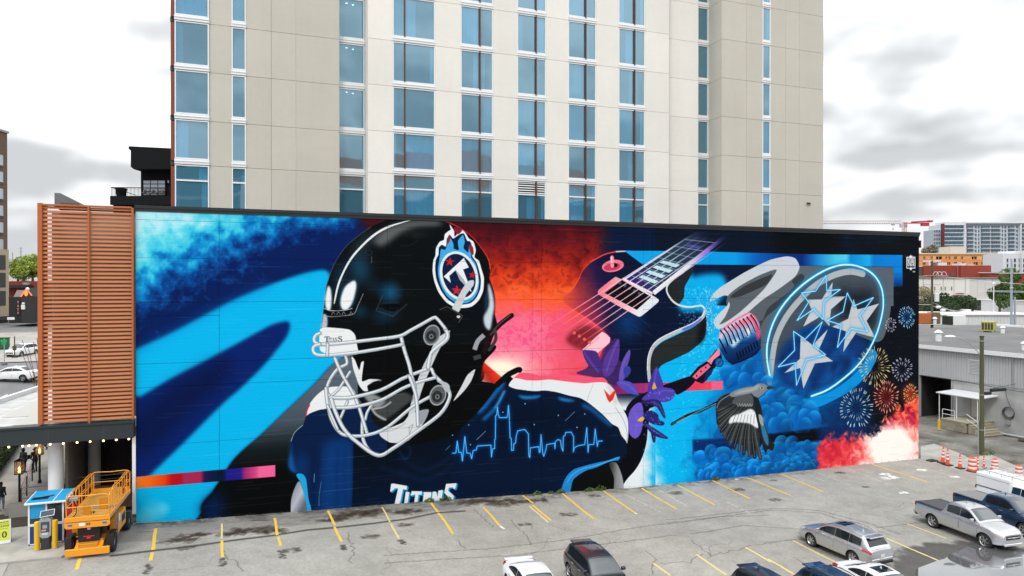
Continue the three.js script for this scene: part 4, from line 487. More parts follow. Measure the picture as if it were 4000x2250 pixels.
  for (const L of [[[1500, 2170], [1900, 2145], [2200, 2110], [2500, 2058], [2800, 2020], [3000, 2012]], [[1500, 2200], [2000, 2170], [2400, 2120], [2640, 2090]], [[2700, 2085], [2900, 2052], [3000, 2058], [3250, 2076]], [[2600, 2030], [3020, 1985], [3200, 1994], [3380, 2040], [3520, 2088]], [[2600, 2042], [3020, 1992], [3200, 2004], [3370, 2056], [3480, 2090]], [[3000, 2118], [3140, 2105]], [[3420, 2062], [3560, 2045], [3620, 2040]]]) { pathPx(L); c.lineJoin = 'round'; c.strokeStyle = 'rgba(60,54,50,0.16)'; c.lineWidth = 5; c.stroke(); c.setLineDash([7, 3, 13, 5]); c.strokeStyle = 'rgba(46,42,40,0.24)'; c.lineWidth = 1.8; c.stroke(); c.setLineDash([]); }
  for (const L of [[[2000, 2030], [2060, 2100], [2080, 2130]], [[1850, 1990], [1900, 2030], [1930, 2060]], [[2520, 2150], [2560, 2190], [2545, 2240]], [[2700, 2110], [2780, 2170], [2900, 2140], [3010, 2120]], [[2580, 2200], [2700, 2195], [2740, 2160]], [[3090, 2172], [3125, 2190], [3150, 2215], [3290, 2205]], [[860, 2140], [910, 2190], [960, 2230]], [[1360, 2080], [1380, 2150], [1370, 2200]], [[1780, 2110], [1810, 2140]]]) { pathPx(L, 0.14); c.strokeStyle = 'rgba(44,36,30,0.5)'; c.lineWidth = 1.2; c.stroke(); }
  // stains with their own outline
  const stain = (u, v, r, k = [60, 50, 42], a = 0.5, q = 0.4) => { const p = onG(u, v), [X, Y] = at(p.x, p.z); for (let i = 0; i < 26; i++) { const t = R() * 6.3, rr = r * sx * Math.sqrt(R()); c.fillStyle = `rgba(${k[0]},${k[1]},${k[2]},${a * (0.2 + 0.3 * R())})`; c.beginPath(); c.ellipse(X + Math.cos(t) * rr, Y + Math.sin(t) * rr * q, r * sx * (0.15 + 0.35 * R()), r * sx * q * (0.2 + 0.35 * R()), R() * 3, 0, 7); c.fill(); } };
  for (const [u, v, r] of [[1380, 2010, 1.6], [1450, 2000, 1.3], [980, 2070, 1.3], [1060, 2075, 1.0], [900, 2085, 0.8], [700, 2110, 1.0], [1870, 1960, 1.5], [1980, 1962, 1.6], [2080, 1956, 1.0], [760, 2090, 0.9], [1300, 2030, 0.9], [1600, 1996, 1.0]]) { stain(u, v, r, [56, 46, 38], 0.75); stain(u, v, r * 0.6, [44, 36, 30], 0.6); }
  for (const [u, v, r] of [[1450, 2095, 0.55], [1580, 2050, 0.5], [2220, 2010, 0.6], [2320, 1937, 0.5], [2055, 2048, 0.45], [2640, 1925, 0.6], [2880, 1912, 0.6], [3030, 1952, 0.5], [3020, 1876, 0.3], [3385, 1902, 0.35], [3280, 1848, 0.5], [1140, 2150, 0.5], [730, 2140, 0.5], [3510, 1862, 0.25]]) stain(u, v, r, [52, 44, 38], 0.6, 0.6);
  for (const [u, v, r] of [[3470, 1865, 0.8], [3460, 1852, 0.5], [3600, 1836, 0.5], [3530, 1925, 0.4], [3730, 1862, 0.4], [2880, 1872, 0.25]]) stain(u, v, r, [232, 230, 224], 1.1, 0.5);
  // dark tar where old stripes were sealed over
  for (const [u0, v0, u1, v1] of [[583, 2205, 570, 2245], [870, 2180, 872, 2210], [1098, 2150, 1105, 2180], [1336, 2128, 1345, 2148], [1560, 2108, 1580, 2125]]) { const a = onG(u0, v0), b = onG(u1, v1); for (let q = 0; q < 34; q++) { const f = R(), [X, Y] = at(lerp(a.x, b.x, f), lerp(a.z, b.z, f)); c.fillStyle = `rgba(70,66,63,${0.3 + 0.35 * R()})`; c.beginPath(); c.ellipse(X + 7 * (R() - 0.5), Y + 4 * (R() - 0.5), 1 + 2 * R(), 1 + 3 * R(), R() * 3, 0, 7); c.fill(); } }
  // old faded white ghosts of stripes
  for (const [u0, v0, u1, v1] of [[2440, 1930, 2580, 2000], [2560, 1905, 2680, 1975], [3180, 1840, 3320, 1895], [2700, 1880, 2740, 1898], [2840, 1960, 2930, 2005], [3300, 1826, 3480, 1895], [3540, 1812, 3760, 1868], [3140, 1845, 3220, 1880]]) { const a = onG(u0, v0), b = onG(u1, v1); c.strokeStyle = 'rgba(220,216,208,0.42)'; c.lineWidth = 2.4; c.setLineDash([9, 3, 22, 6]); c.beginPath(); c.moveTo(...at(a.x, a.z)); c.lineTo(...at(b.x, b.z)); c.stroke(); c.setLineDash([]); }
  return cv;
}
{
  const earth = M([0.2, 0.19, 0.17], { roughness: 0.95, map: withRepeat(blotch, 0.02) });
  const far = [-1600, -700, -300, -160, -100], gx = [...far, ...steps(-80, 100, 60), 130, 180, 300, 700, 1600], gz = [-2200, -900, -400, -250, -180, -140, ...steps(-120, 80, 66), 120, 240, 700];
  struct('ground', terrain(gx, gz, -0.14), earth);
  const lotTex = canvasTex(paintLot()); const xs = GX.map((a) => a[0]).filter((x) => x > LOT.x0 && x < LOT.x1), lg = terrain([LOT.x0, ...xs, LOT.x1], [LOT.z0, 40], 0), uv = lg.attributes.uv, p = lg.attributes.position;
  for (let i = 0; i < p.count; i++) uv.setXY(i, (p.getX(i) - LOT.x0) / (LOT.x1 - LOT.x0), 1 - (p.getZ(i) - LOT.z0) / (LOT.z1 - LOT.z0));
  const lgc = lg, uv1 = new Float32Array(p.count * 2); for (let i = 0; i < p.count; i++) { uv1[i * 2] = p.getX(i); uv1[i * 2 + 1] = p.getZ(i); } lgc.setAttribute('uv1', new THREE.BufferAttribute(uv1, 2));
  const gb = withRepeat(grain, 0.9); gb.channel = 1; const lotMat = M([1, 1, 1], { map: lotTex, roughness: 0.92, specularIntensity: 0.3, bumpMap: gb, bumpScale: 0.01 });
  const lot = shade(new THREE.Mesh(lgc, lotMat)); lot.name = 'parking_lot'; lot.userData.kind = 'structure'; scene.add(lot);
  // painted bay lines
  const R = rng(31), yellow = [M([0.72, 0.47, 0.045], { roughness: 0.75 }), M([0.62, 0.5, 0.2], { roughness: 0.8 }), M([0.66, 0.66, 0.62], { roughness: 0.8 })];
  function stripe(u0, v0, u1, v1, w, m, dy = 0.006) {
    const a = onG(u0, v0), b = onG(u1, v1), d = V(b.x - a.x, 0, b.z - a.z), L = d.length(); d.normalize(); const nx = -d.z, nz = d.x, n = Math.max(4, Math.round(L / 0.18)), A = [], B = [];
    for (let i = 0; i <= n; i++) { const t = i / n * L, j = 0.022 * (R() - 0.5), k = 0.022 * (R() - 0.5), bend = 0.02 * Math.sin(t * 1.3 + u0); A.push([a.x + d.x * t + nx * (w / 2 + j + bend), a.z + d.z * t + nz * (w / 2 + j + bend)]); B.unshift([a.x + d.x * t - nx * (w / 2 + k - bend), a.z + d.z * t - nz * (w / 2 + k - bend)]); }
    struct('bay_line', sheet([...A, ...B], dy, 1.5), m, lot);
  }
  for (const [a, b, c2, d2, w, k] of [[610, 2064, 596, 2148, 0.17, 0], [594, 2158, 586, 2190, 0.16, 0], [865, 2046, 867, 2104, 0.1, 1], [867, 2112, 870, 2176, 0.14, 0], [1072, 2024, 1084, 2090, 0.15, 0], [1085, 2098, 1096, 2132, 0.15, 0], [1283, 1995, 1306, 2052, 0.15, 0], [1308, 2058, 1333, 2116, 0.15, 0], [1492, 1981, 1524, 2040, 0.1, 1], [1528, 2046, 1557, 2104, 0.12, 1], [1685, 1965, 1710, 2000, 0.15, 0], [1712, 2004, 1772, 2086, 0.15, 0], [1888, 1982, 1956, 2056, 0.15, 0], [1956, 2056, 1970, 2066, 0.15, 2], [2042, 1936, 2084, 1966, 0.15, 0], [2080, 1972, 2152, 2034, 0.14, 0], [2068, 1976, 2140, 2040, 0.13, 1], [2196, 1928, 2318, 2026, 0.16, 0], [2354, 1916, 2480, 2004, 0.15, 0], [2480, 2004, 2486, 2008, 0.15, 2], [2506, 1907, 2590, 1958, 0.15, 0], [2592, 1960, 2642, 1988, 0.14, 0], [2648, 1896, 2792, 1972, 0.15, 0], [2783, 1877, 2930, 1949, 0.15, 0], [2920, 1866, 3088, 1936, 0.15, 0], [3054, 1853, 3216, 1921, 0.15, 0], [3408, 1814, 3622, 1882, 0.15, 0], [2550, 2200, 2620, 2248, 0.14, 1], [2720, 2166, 2838, 2246, 0.15, 1], [2912, 2138, 3010, 2196, 0.14, 1], [3096, 2112, 3300, 2214, 0.14, 1], [3000, 2184, 3105, 2246, 0.14, 1], [3545, 2046, 3696, 2104, 0.13, 1], [3462, 2102, 3664, 2190, 0.13, 1], [315, 2180, 300, 2225, 0.16, 0]]) stripe(a, b, c2, d2, w, yellow[k]);
  // puddle: still water in the dip by the pickups
  const water = M([0.36, 0.365, 0.37], { roughness: 0.012, metalness: 0.75 });
  const pud = [[3664, 2192], [3690, 2186], [3720, 2165], [3760, 2150], [3800, 2130], [3850, 2128], [3900, 2150], [3960, 2160], [4060, 2150], [4200, 2180], [4200, 2330], [4000, 2340], [3800, 2330], [3640, 2290], [3590, 2262], [3575, 2240], [3582, 2222], [3630, 2205]].map(([u, v]) => onG(u, v));
  const yw = -1.32; { const s = new THREE.Shape(pud.map((q) => new THREE.Vector2(q.x, -q.z))), g = new THREE.ShapeGeometry(s); g.rotateX(-Math.PI / 2); const o = struct('puddle', g, water); let y = 0; for (const q of pud) y = Math.max(y, -99); o.position.y = Math.max(...pud.map((q) => ground(q.x, q.z))) + 0.012; }
}
// ---------------------------------------------------------------- hotel tower behind the mural building
{
  const J = [17.0, 21.75, 24.72, 27.97, 31.2, 34.45, 37.7, 40.95]; // storey joints, metres
  const plaster = dataTex(256, 256, (u, v) => 0.965 + 0.04 * tileN(u, v, 2, 5, 33) + 0.008 * tileN(u, v * 0.12, 30, 2, 8) + 0.012 * tileN(u, v, 40, 2, 8), { srgb: true });
  const stucco = (k) => M(k, { roughness: 0.92, map: withRepeat(plaster, 0.07), bumpMap: withRepeat(grain, 0.9), bumpScale: 0.004 });
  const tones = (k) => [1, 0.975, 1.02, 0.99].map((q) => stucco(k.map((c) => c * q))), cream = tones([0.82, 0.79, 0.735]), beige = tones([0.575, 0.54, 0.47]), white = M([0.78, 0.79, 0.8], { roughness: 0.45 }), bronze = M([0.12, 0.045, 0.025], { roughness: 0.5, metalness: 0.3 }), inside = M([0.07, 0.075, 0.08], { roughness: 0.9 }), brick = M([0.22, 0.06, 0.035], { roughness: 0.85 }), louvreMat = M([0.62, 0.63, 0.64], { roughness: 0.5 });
  const wave = dataTex(256, 256, (u, v) => 0.5 + 0.5 * tileN(u, v, 1.4, 2, 40)); wave.repeat.set(0.16, 0.1);
  const glass = M([0.185, 0.53, 0.745], { roughness: 0.02, metalness: 0.4, transmission: 1, thickness: 0, ior: 2.15, bumpMap: wave, bumpScale: 0.06 });
  const drape = [M([0.84, 0.84, 0.82], { roughness: 1 }), M([0.6, 0.59, 0.56], { roughness: 1 })];
  const lampMat = M([1, 1, 1], { emissive: rgb(1, 0.93, 0.8), emissiveIntensity: 6 });
  const R = rng(5), X = (u, z) => onZ(u, 500, z).x;
  const h = thing('hotel_tower', 'tall cream and beige hotel with columns of blue glass windows behind the mural wall', 'hotel', [0, 0, 0]);
  const core = []; const wallPanel = (x0, x1, z, m, j0 = 0, thick = 0.35) => { for (let j = j0; j + 1 < J.length; j++) { const g = 0.022; obj('facade_panel', metric(bx(x0 + 0.008, J[j] + g, z - thick, x1 - 0.008, J[j + 1], z)), m[Math.floor(R() * 4)], h); } };
  const curtainGeo = (w, hh) => { const g = new THREE.PlaneGeometry(w, hh, Math.max(4, Math.round(w * 14)), 1), p = g.attributes.position; for (let i = 0; i < p.count; i++) p.setZ(i, 0.05 * Math.sin(p.getX(i) * 26) + 0.03 * Math.sin(p.getX(i) * 11 + 1)); g.computeVertexNormals(); return g; };
  function windowColumn(x0, x1, z, o = {}) {
    const f = 0.075, zf = z - (o.back ?? 0.1), mx = o.mullion;
    for (let j = 0; j + 1 < J.length; j++) {
      const y0 = j ? J[j] + 0.38 : 17.1, y1 = J[j + 1] - 0.005, win = new THREE.Group(); win.name = 'window'; h.add(win);
      if (j) { obj('spandrel', rbx(x0 - 0.02, J[j] + 0.03, zf - 0.25, x1 + 0.02, J[j] + 0.36, zf + 0.09, 0.015, 1), white, win); obj('sill', bx(x0 - 0.02, J[j] + 0.2, zf + 0.092, x1 + 0.02, J[j] + 0.235, zf + 0.125), white, win); }
      const fr = [bx(x0, y0, zf - 0.1, x0 + f, y1, zf + 0.05), bx(x1 - f, y0, zf - 0.1, x1, y1, zf + 0.05), bx(x0 + f, y0, zf - 0.1, x1 - f, y0 + f, zf + 0.045), bx(x0 + f, y1 - f, zf - 0.1, x1 - f, y1, zf + 0.045)];
      const transom = j === 0 ? 20.72 : null; if (transom) fr.push(bx(x0 + f, transom - 0.05, zf - 0.06, x1 - f, transom + 0.05, zf + 0.044));
      obj('frame', fr, white, win);
      const xs = mx ? [x0 + f, mx, x1 - f] : [x0 + f, x1 - f], ys = transom ? [y0 + f, transom - 0.05, transom + 0.05, y1 - f] : [y0 + f, y1 - f];
      for (let i = 0; i + 1 < xs.length; i++) for (let k = 0; k < ys.length; k += 2) {
        const a = xs[i] + (i ? 0.05 : 0), b = xs[i + 1] - (i + 2 < xs.length ? 0.05 : 0);
        if (o.louvre && transom && k === 2) { const L = []; for (let q = 0; q < 5; q++) L.push(tf(new THREE.BoxGeometry(b - a, 0.12, 0.02), (a + b) / 2, ys[2] + 0.1 + q * 0.18, zf - 0.02, -0.7)); obj('louvre_grille', L, louvreMat, win); continue; }
        const pane = new THREE.PlaneGeometry(b - a, ys[k + 1] - ys[k]).translate((a + b) / 2, (ys[k] + ys[k + 1]) / 2, zf - 0.02 - 0.001 * k); { const p = pane.attributes.position, uv = pane.attributes.uv, s = R() * 9; for (let q = 0; q < p.count; q++) uv.setXY(q, p.getX(q) + s, p.getY(q) + s * 0.7); }
        pane.rotateY(0); obj('pane', pane, glass, win);
        if (!(transom && k === 0 && o.dark)) { const r = R(), wd = (b - a) * (0.25 + 0.75 * R()), full = r < 0.38; if (r < 0.78 && !o.lobby) obj('curtain', curtainGeo(full ? b - a : wd * 0.5, ys[k + 1] - ys[k]).translate(full ? (a + b) / 2 : R() < 0.5 ? a + wd * 0.25 : b - wd * 0.25, (ys[k] + ys[k + 1]) / 2, zf - 0.16), drape[R() < 0.6 ? 0 : 1], win); }
      }
      if (mx) obj('mullion_fin', bx(mx - 0.04, y0, zf - 0.1, mx + 0.04, y1, zf + (o.fin ?? 0.16)), bronze, win);
      if (o.lamps && j > 1) for (const q of o.lamps) { obj('ceiling_lamp', cyl(0.07, 0.07, 0.02, lerp(x0, x1, q[0]), y1 - 0.12 - q[1], zf - 0.5 - q[0] * 0.4, 10), lampMat, win); }
    }
    core.push([x0 - 0.3, x1 + 2.3, zf - 1.7]);
  }
  const zl = -5, zm = -4, zs = -4.8, zr = -3.4, l = (u) => X(u, zl), m = (u) => X(u, zm), s = (u) => X(u, zs), r = (u) => X(u, zr);
  // left wing
  obj('side_brick', [0, 1, 2, 3, 4, 5, 6].map((j) => bx(l(668) - 0.02, J[j] + 0.28, zl - 14, l(680), J[j + 1] - 0.12, zl - 0.06)), brick, h);
  obj('side_wall', bx(l(680) + 0.002, 17, zl - 14, l(683) + 0.12, J[7], zl - 0.36), white, h);
  windowColumn(l(683), l(817), zl, { back: -0.04 }); wallPanel(l(817), l(905), zl, beige); windowColumn(l(905), l(961), zl, { back: 0.02, dark: 1 });
  const bJ = [961, 1060, 1156, 1325]; for (let i = 0; i < 3; i++) wallPanel(l(bJ[i]), l(bJ[i + 1]), zl, beige);
  windowColumn(l(1325), m(1437) - 0.02, zl - 0.5, { back: 0.1, lobby: 1, lamps: [[0.35, 0], [0.6, 0.02]] });
  // main block, one metre proud
  wallPanel(m(1437), m(1535), zm, cream, 0, 1.5);
  const cols = [[1535, 1700, 1582], [1800, 1926, 1875], [2021, 2133, 2094], [2220, 2329, 2288], [2417, 2520, 2479]];
  cols.forEach(([a, b, q], i) => { windowColumn(m(a), m(b), zm, { back: 0.08, mullion: m(q), fin: i ? 0.15 : 0.08, louvre: i === 2 }); wallPanel(m(b), i < 4 ? m(cols[i + 1][0]) : m(2613), zm, cream); });
  wallPanel(m(2613) + 0.02, s(2728), zs, cream);
  windowColumn(s(2728), r(2819) - 0.02, zs, { back: 0.45, lobby: 1, lamps: [[0.15, 0.0]] });
  // right wing
  wallPanel(r(2819), r(2916), zr, beige, 0, 2.2); wallPanel(r(2916), r(2978), zr, beige); windowColumn(r(2978), r(3009), zr, { back: 0.03, dark: 1 });
  const rJ = [3009, 3069, 3122, 3216]; for (let i = 0; i < 3; i++) wallPanel(r(rJ[i]), r(rJ[i + 1]), zr, beige);
  { const a = onZ(3148, 790, zr), b = onZ(3166, 803, zr); const v = obj('wall_vent', bx(a.x, b.y, zr + 0.004, b.x, a.y, zr + 0.05), M([0.5, 0.42, 0.38]), h); obj('vent_slat', [0.28, 0.62].map((k) => bx(a.x + 0.05, lerp(b.y, a.y, k), zr + 0.052, b.x - 0.05, lerp(b.y, a.y, k) + 0.08, zr + 0.07)), M([0.03, 0.02, 0.02]), v); }
  obj('end_wall', [bx(r(3216) - 0.3, 17, zr - 14, r(3216), J[7], zr - 0.36)], beige[0], h);
  // rooms behind the glass
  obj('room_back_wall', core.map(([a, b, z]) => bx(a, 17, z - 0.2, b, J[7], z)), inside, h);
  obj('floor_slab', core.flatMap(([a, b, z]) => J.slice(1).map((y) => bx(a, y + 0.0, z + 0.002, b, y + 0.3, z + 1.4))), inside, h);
  obj('roof', bx(l(683), J[7] + 0.02, zl - 14, r(3216), J[7] + 0.4, zr - 0.4), white, h);
}
// ---------------------------------------------------------------- louvred screen and canopy at the near end of the mural wall
{
  const orange = M([0.47, 0.158, 0.06], { roughness: 0.6, specularIntensity: 0.4 }), orangeD = M([0.42, 0.115, 0.03], { roughness: 0.6 }), dark = M([0.018, 0.026, 0.03], { roughness: 0.5 }), pale = M([0.76, 0.77, 0.78], { roughness: 0.55 });
  const s = thing('louvred_screen', 'tall orange metal louvre screen hung above the dark canopy beam', 'screen', [-4.8, 6.05, 0.1]);
  const H = 12.2, n = 53, p = H / n;
  obj('corner_panel', [rbx(0, 0, -0.9, 0.22, H + 0.12, 0.14, 0.01, 1)], orangeD, s);
  obj('mullion', rbx(2.42, -0.25, -0.06, 2.52, H + 0.05, 0.16, 0.01, 1), orangeD, s); obj('post', rbx(4.62, 0, -0.1, 4.72, H + 0.02, 0.15, 0.01, 1), orangeD, s); obj('top_rail', rbx(0.22, H - 0.02, -0.08, 4.62, H + 0.08, 0.13, 0.01, 1), orangeD, s);
  const sl = [2.2, 2.1].map((w) => tf(new THREE.BoxGeometry(w, 0.135, 0.03), 0, 0, 0, -0.42));
  for (let i = 0; i < n; i++) for (const [k, x] of [[0, 1.32], [1, 3.57]]) { const o = obj('slat', sl[k].clone(), orange, s); o.position.set(x, 0.12 + i * p, 0.02 + 0.004 * ((i * 7 + k * 3) % 5 - 2)); o.rotation.x = 0.02 * Math.sin(i * 2.3 + k); }
  obj('bracket', [3, 9].flatMap((y) => [bx(0.3, y, -0.8, 0.36, y + 0.1, -0.07), bx(4.4, y, -0.7, 4.46, y + 0.1, -0.1)]), dark, s);
  const c = thing('entrance_canopy', 'flat canopy with a black steel beam and white round columns beside the mural', 'canopy', [-4.8, 0, 0]);
  obj('beam', [rbx(-6.2, 4.98, -0.2, 4.72, 5.86, 0.3, 0.02, 1), bx(-6.2, 5.862, -0.22, 4.74, 5.98, 0.36)], dark, c); for (const x of [-3.2, 0.5, 3.2]) obj('beam_joint', bx(x, 5.02, 0.302, x + 0.025, 5.82, 0.308), M([0.05, 0.06, 0.065]), c);
  const deck = new THREE.Shape([[-6.2, 0.1], [4.7, 0.1], [4.7, 17], [-4.3, 17]].map(([x, z]) => new THREE.Vector2(x, z))); const dg = new THREE.ExtrudeGeometry(deck, { depth: 0.35, bevelEnabled: false }); dg.rotateX(-Math.PI / 2); dg.translate(0, 5.5, -0.16);
  obj('roof_deck', metric(dg, 0.2), M([0.66, 0.67, 0.66], { roughness: 0.7, map: withRepeat(blotch, 1.5) }), c);
  obj('roof_membrane', [bx(-3.0, 5.86, -11, 0.2, 5.875, -4), bx(-1.6, 5.876, -4.2, 0.2, 5.884, -1)], M([0.47, 0.46, 0.43], { roughness: 0.9 }), c); obj('roof_kerb', beam([-6.0, 6.0, -1], [-4.35, 6.0, -16.8], 0.25, 0.3), pale, c);
  obj('column', [new THREE.LatheGeometry([[0, -0.3], [0.38, -0.3], [0.38, 4.97], [0, 4.97]].map((q) => new THREE.Vector2(...q)), 28).translate(0.46, 0, -1.3)], pale, c); obj('column', cyl(0.36, 0.36, 5.3, 1.5, 0, -5.6, 24), pale, c); 
  const blk = M([0.012, 0.012, 0.014], { roughness: 0.7 }), plasterD = M([0.36, 0.32, 0.28], { roughness: 0.9, map: withRepeat(blotch, 0.3) }); obj('rear_wall', [bx(0.2, 0.1, -12.2, 4.7, 5.48, -12), bx(0.8, 0.1, -11.98, 0.95, 5.38, -1.8), bx(4.5, 0.1, -11.98, 4.7, 5.48, -0.6)], plasterD, c); obj('service_wall', bx(0.32, 5.99, -1.5, 4.62, 18.1, -1.2), plasterD, c); obj('soffit', bx(-4.2, 5.4, -12, 4.4, 5.46, -0.3), plasterD, c);
  obj('bar_front', [bx(0.9, 0.1, -3.2, 4.4, 1.5, -3.0)], M([0.14, 0.075, 0.04], { roughness: 0.5 }), c);
  obj('rail_top', [bar([0.1, 2.15, -2.8], [4.4, 2.25, -2.8], 0.03), bar([0.1, 1.9, -2.8], [4.4, 2.0, -2.8], 0.015)], M([0.2, 0.2, 0.2], { metalness: 0.6, roughness: 0.4 }), c);
  obj('roof_upstand', [bx(0.7, 18.15, -1.5, 4.6, 18.3, -1.0)], blk, c);
  { const t = thing('roof_hatch', 'small grey metal hatch sloping on the roof above the louvre screen', 'hatch', [-4.2, 18.3, -1.6]); const sh = new THREE.Shape([[0, 0], [0, 0.75], [0.25, 0.75], [1.6, 0.02], [1.6, 0]].map((q) => new THREE.Vector2(...q))); obj('cover', new THREE.ExtrudeGeometry(sh, { depth: 0.9, bevelEnabled: true, bevelSize: 0.02, bevelThickness: 0.02, bevelSegments: 1 }), M([0.16, 0.17, 0.18], { metalness: 0.5, roughness: 0.5 }), t); obj('side_plate', bx(0.3, 0.02, 0.925, 1.2, 0.2, 0.95), M([0.13, 0.05, 0.04]), t); }
  // blue fairy lights over the bar
  const fl = thing('fairy_lights', 'row of tiny blue string lights in the dark under the canopy', 'string lights', [-4.8, 0, -7]); const fb = M([0.02, 0.03, 1], { emissive: rgb(0.04, 0.08, 1), emissiveIntensity: 3 }), FR = rng(3);
  for (let i = 0; i < 34; i++) obj('bulb', new THREE.OctahedronGeometry(0.035).translate(lerp(0.4, 3.9, i / 33), 3.9 + 0.25 * FR() * FR() + 0.12 * Math.sin(i), 0.2 * FR()), fb, fl); obj('wire', tube([[0.4, 4.0, 0], [2, 3.95, 0.05], [3.9, 4.05, 0]], 0.008, 4), blk, fl);
  // festoon bulbs along the beam
  const fs = thing('festoon_lights', 'string of warm white bulbs along the underside of the canopy beam', 'string lights', [0, 0, 0]); const warm = M([1, 0.8, 0.5], { emissive: rgb(1, 0.66, 0.3), emissiveIntensity: 5 }); const ws = [];
  for (const [u, v] of [[34, 1720], [88, 1718], [113, 1716], [142, 1715], [196, 1715], [247, 1708], [301, 1704], [352, 1701], [404, 1698], [454, 1695], [503, 1691]]) { const q = onZ(u, v, 0.12); q.y = Math.min(q.y, 4.9); ws.push(q.clone().setY(q.y + 0.1)); obj('bulb', new THREE.SphereGeometry(0.055, 10, 8).translate(q.x, q.y, q.z), warm, fs); obj('socket', cyl(0.025, 0.025, 0.06, q.x, q.y + 0.05, q.z, 6), blk, fs); }
  obj('wire', tube(ws, 0.01, 4), blk, fs);
}
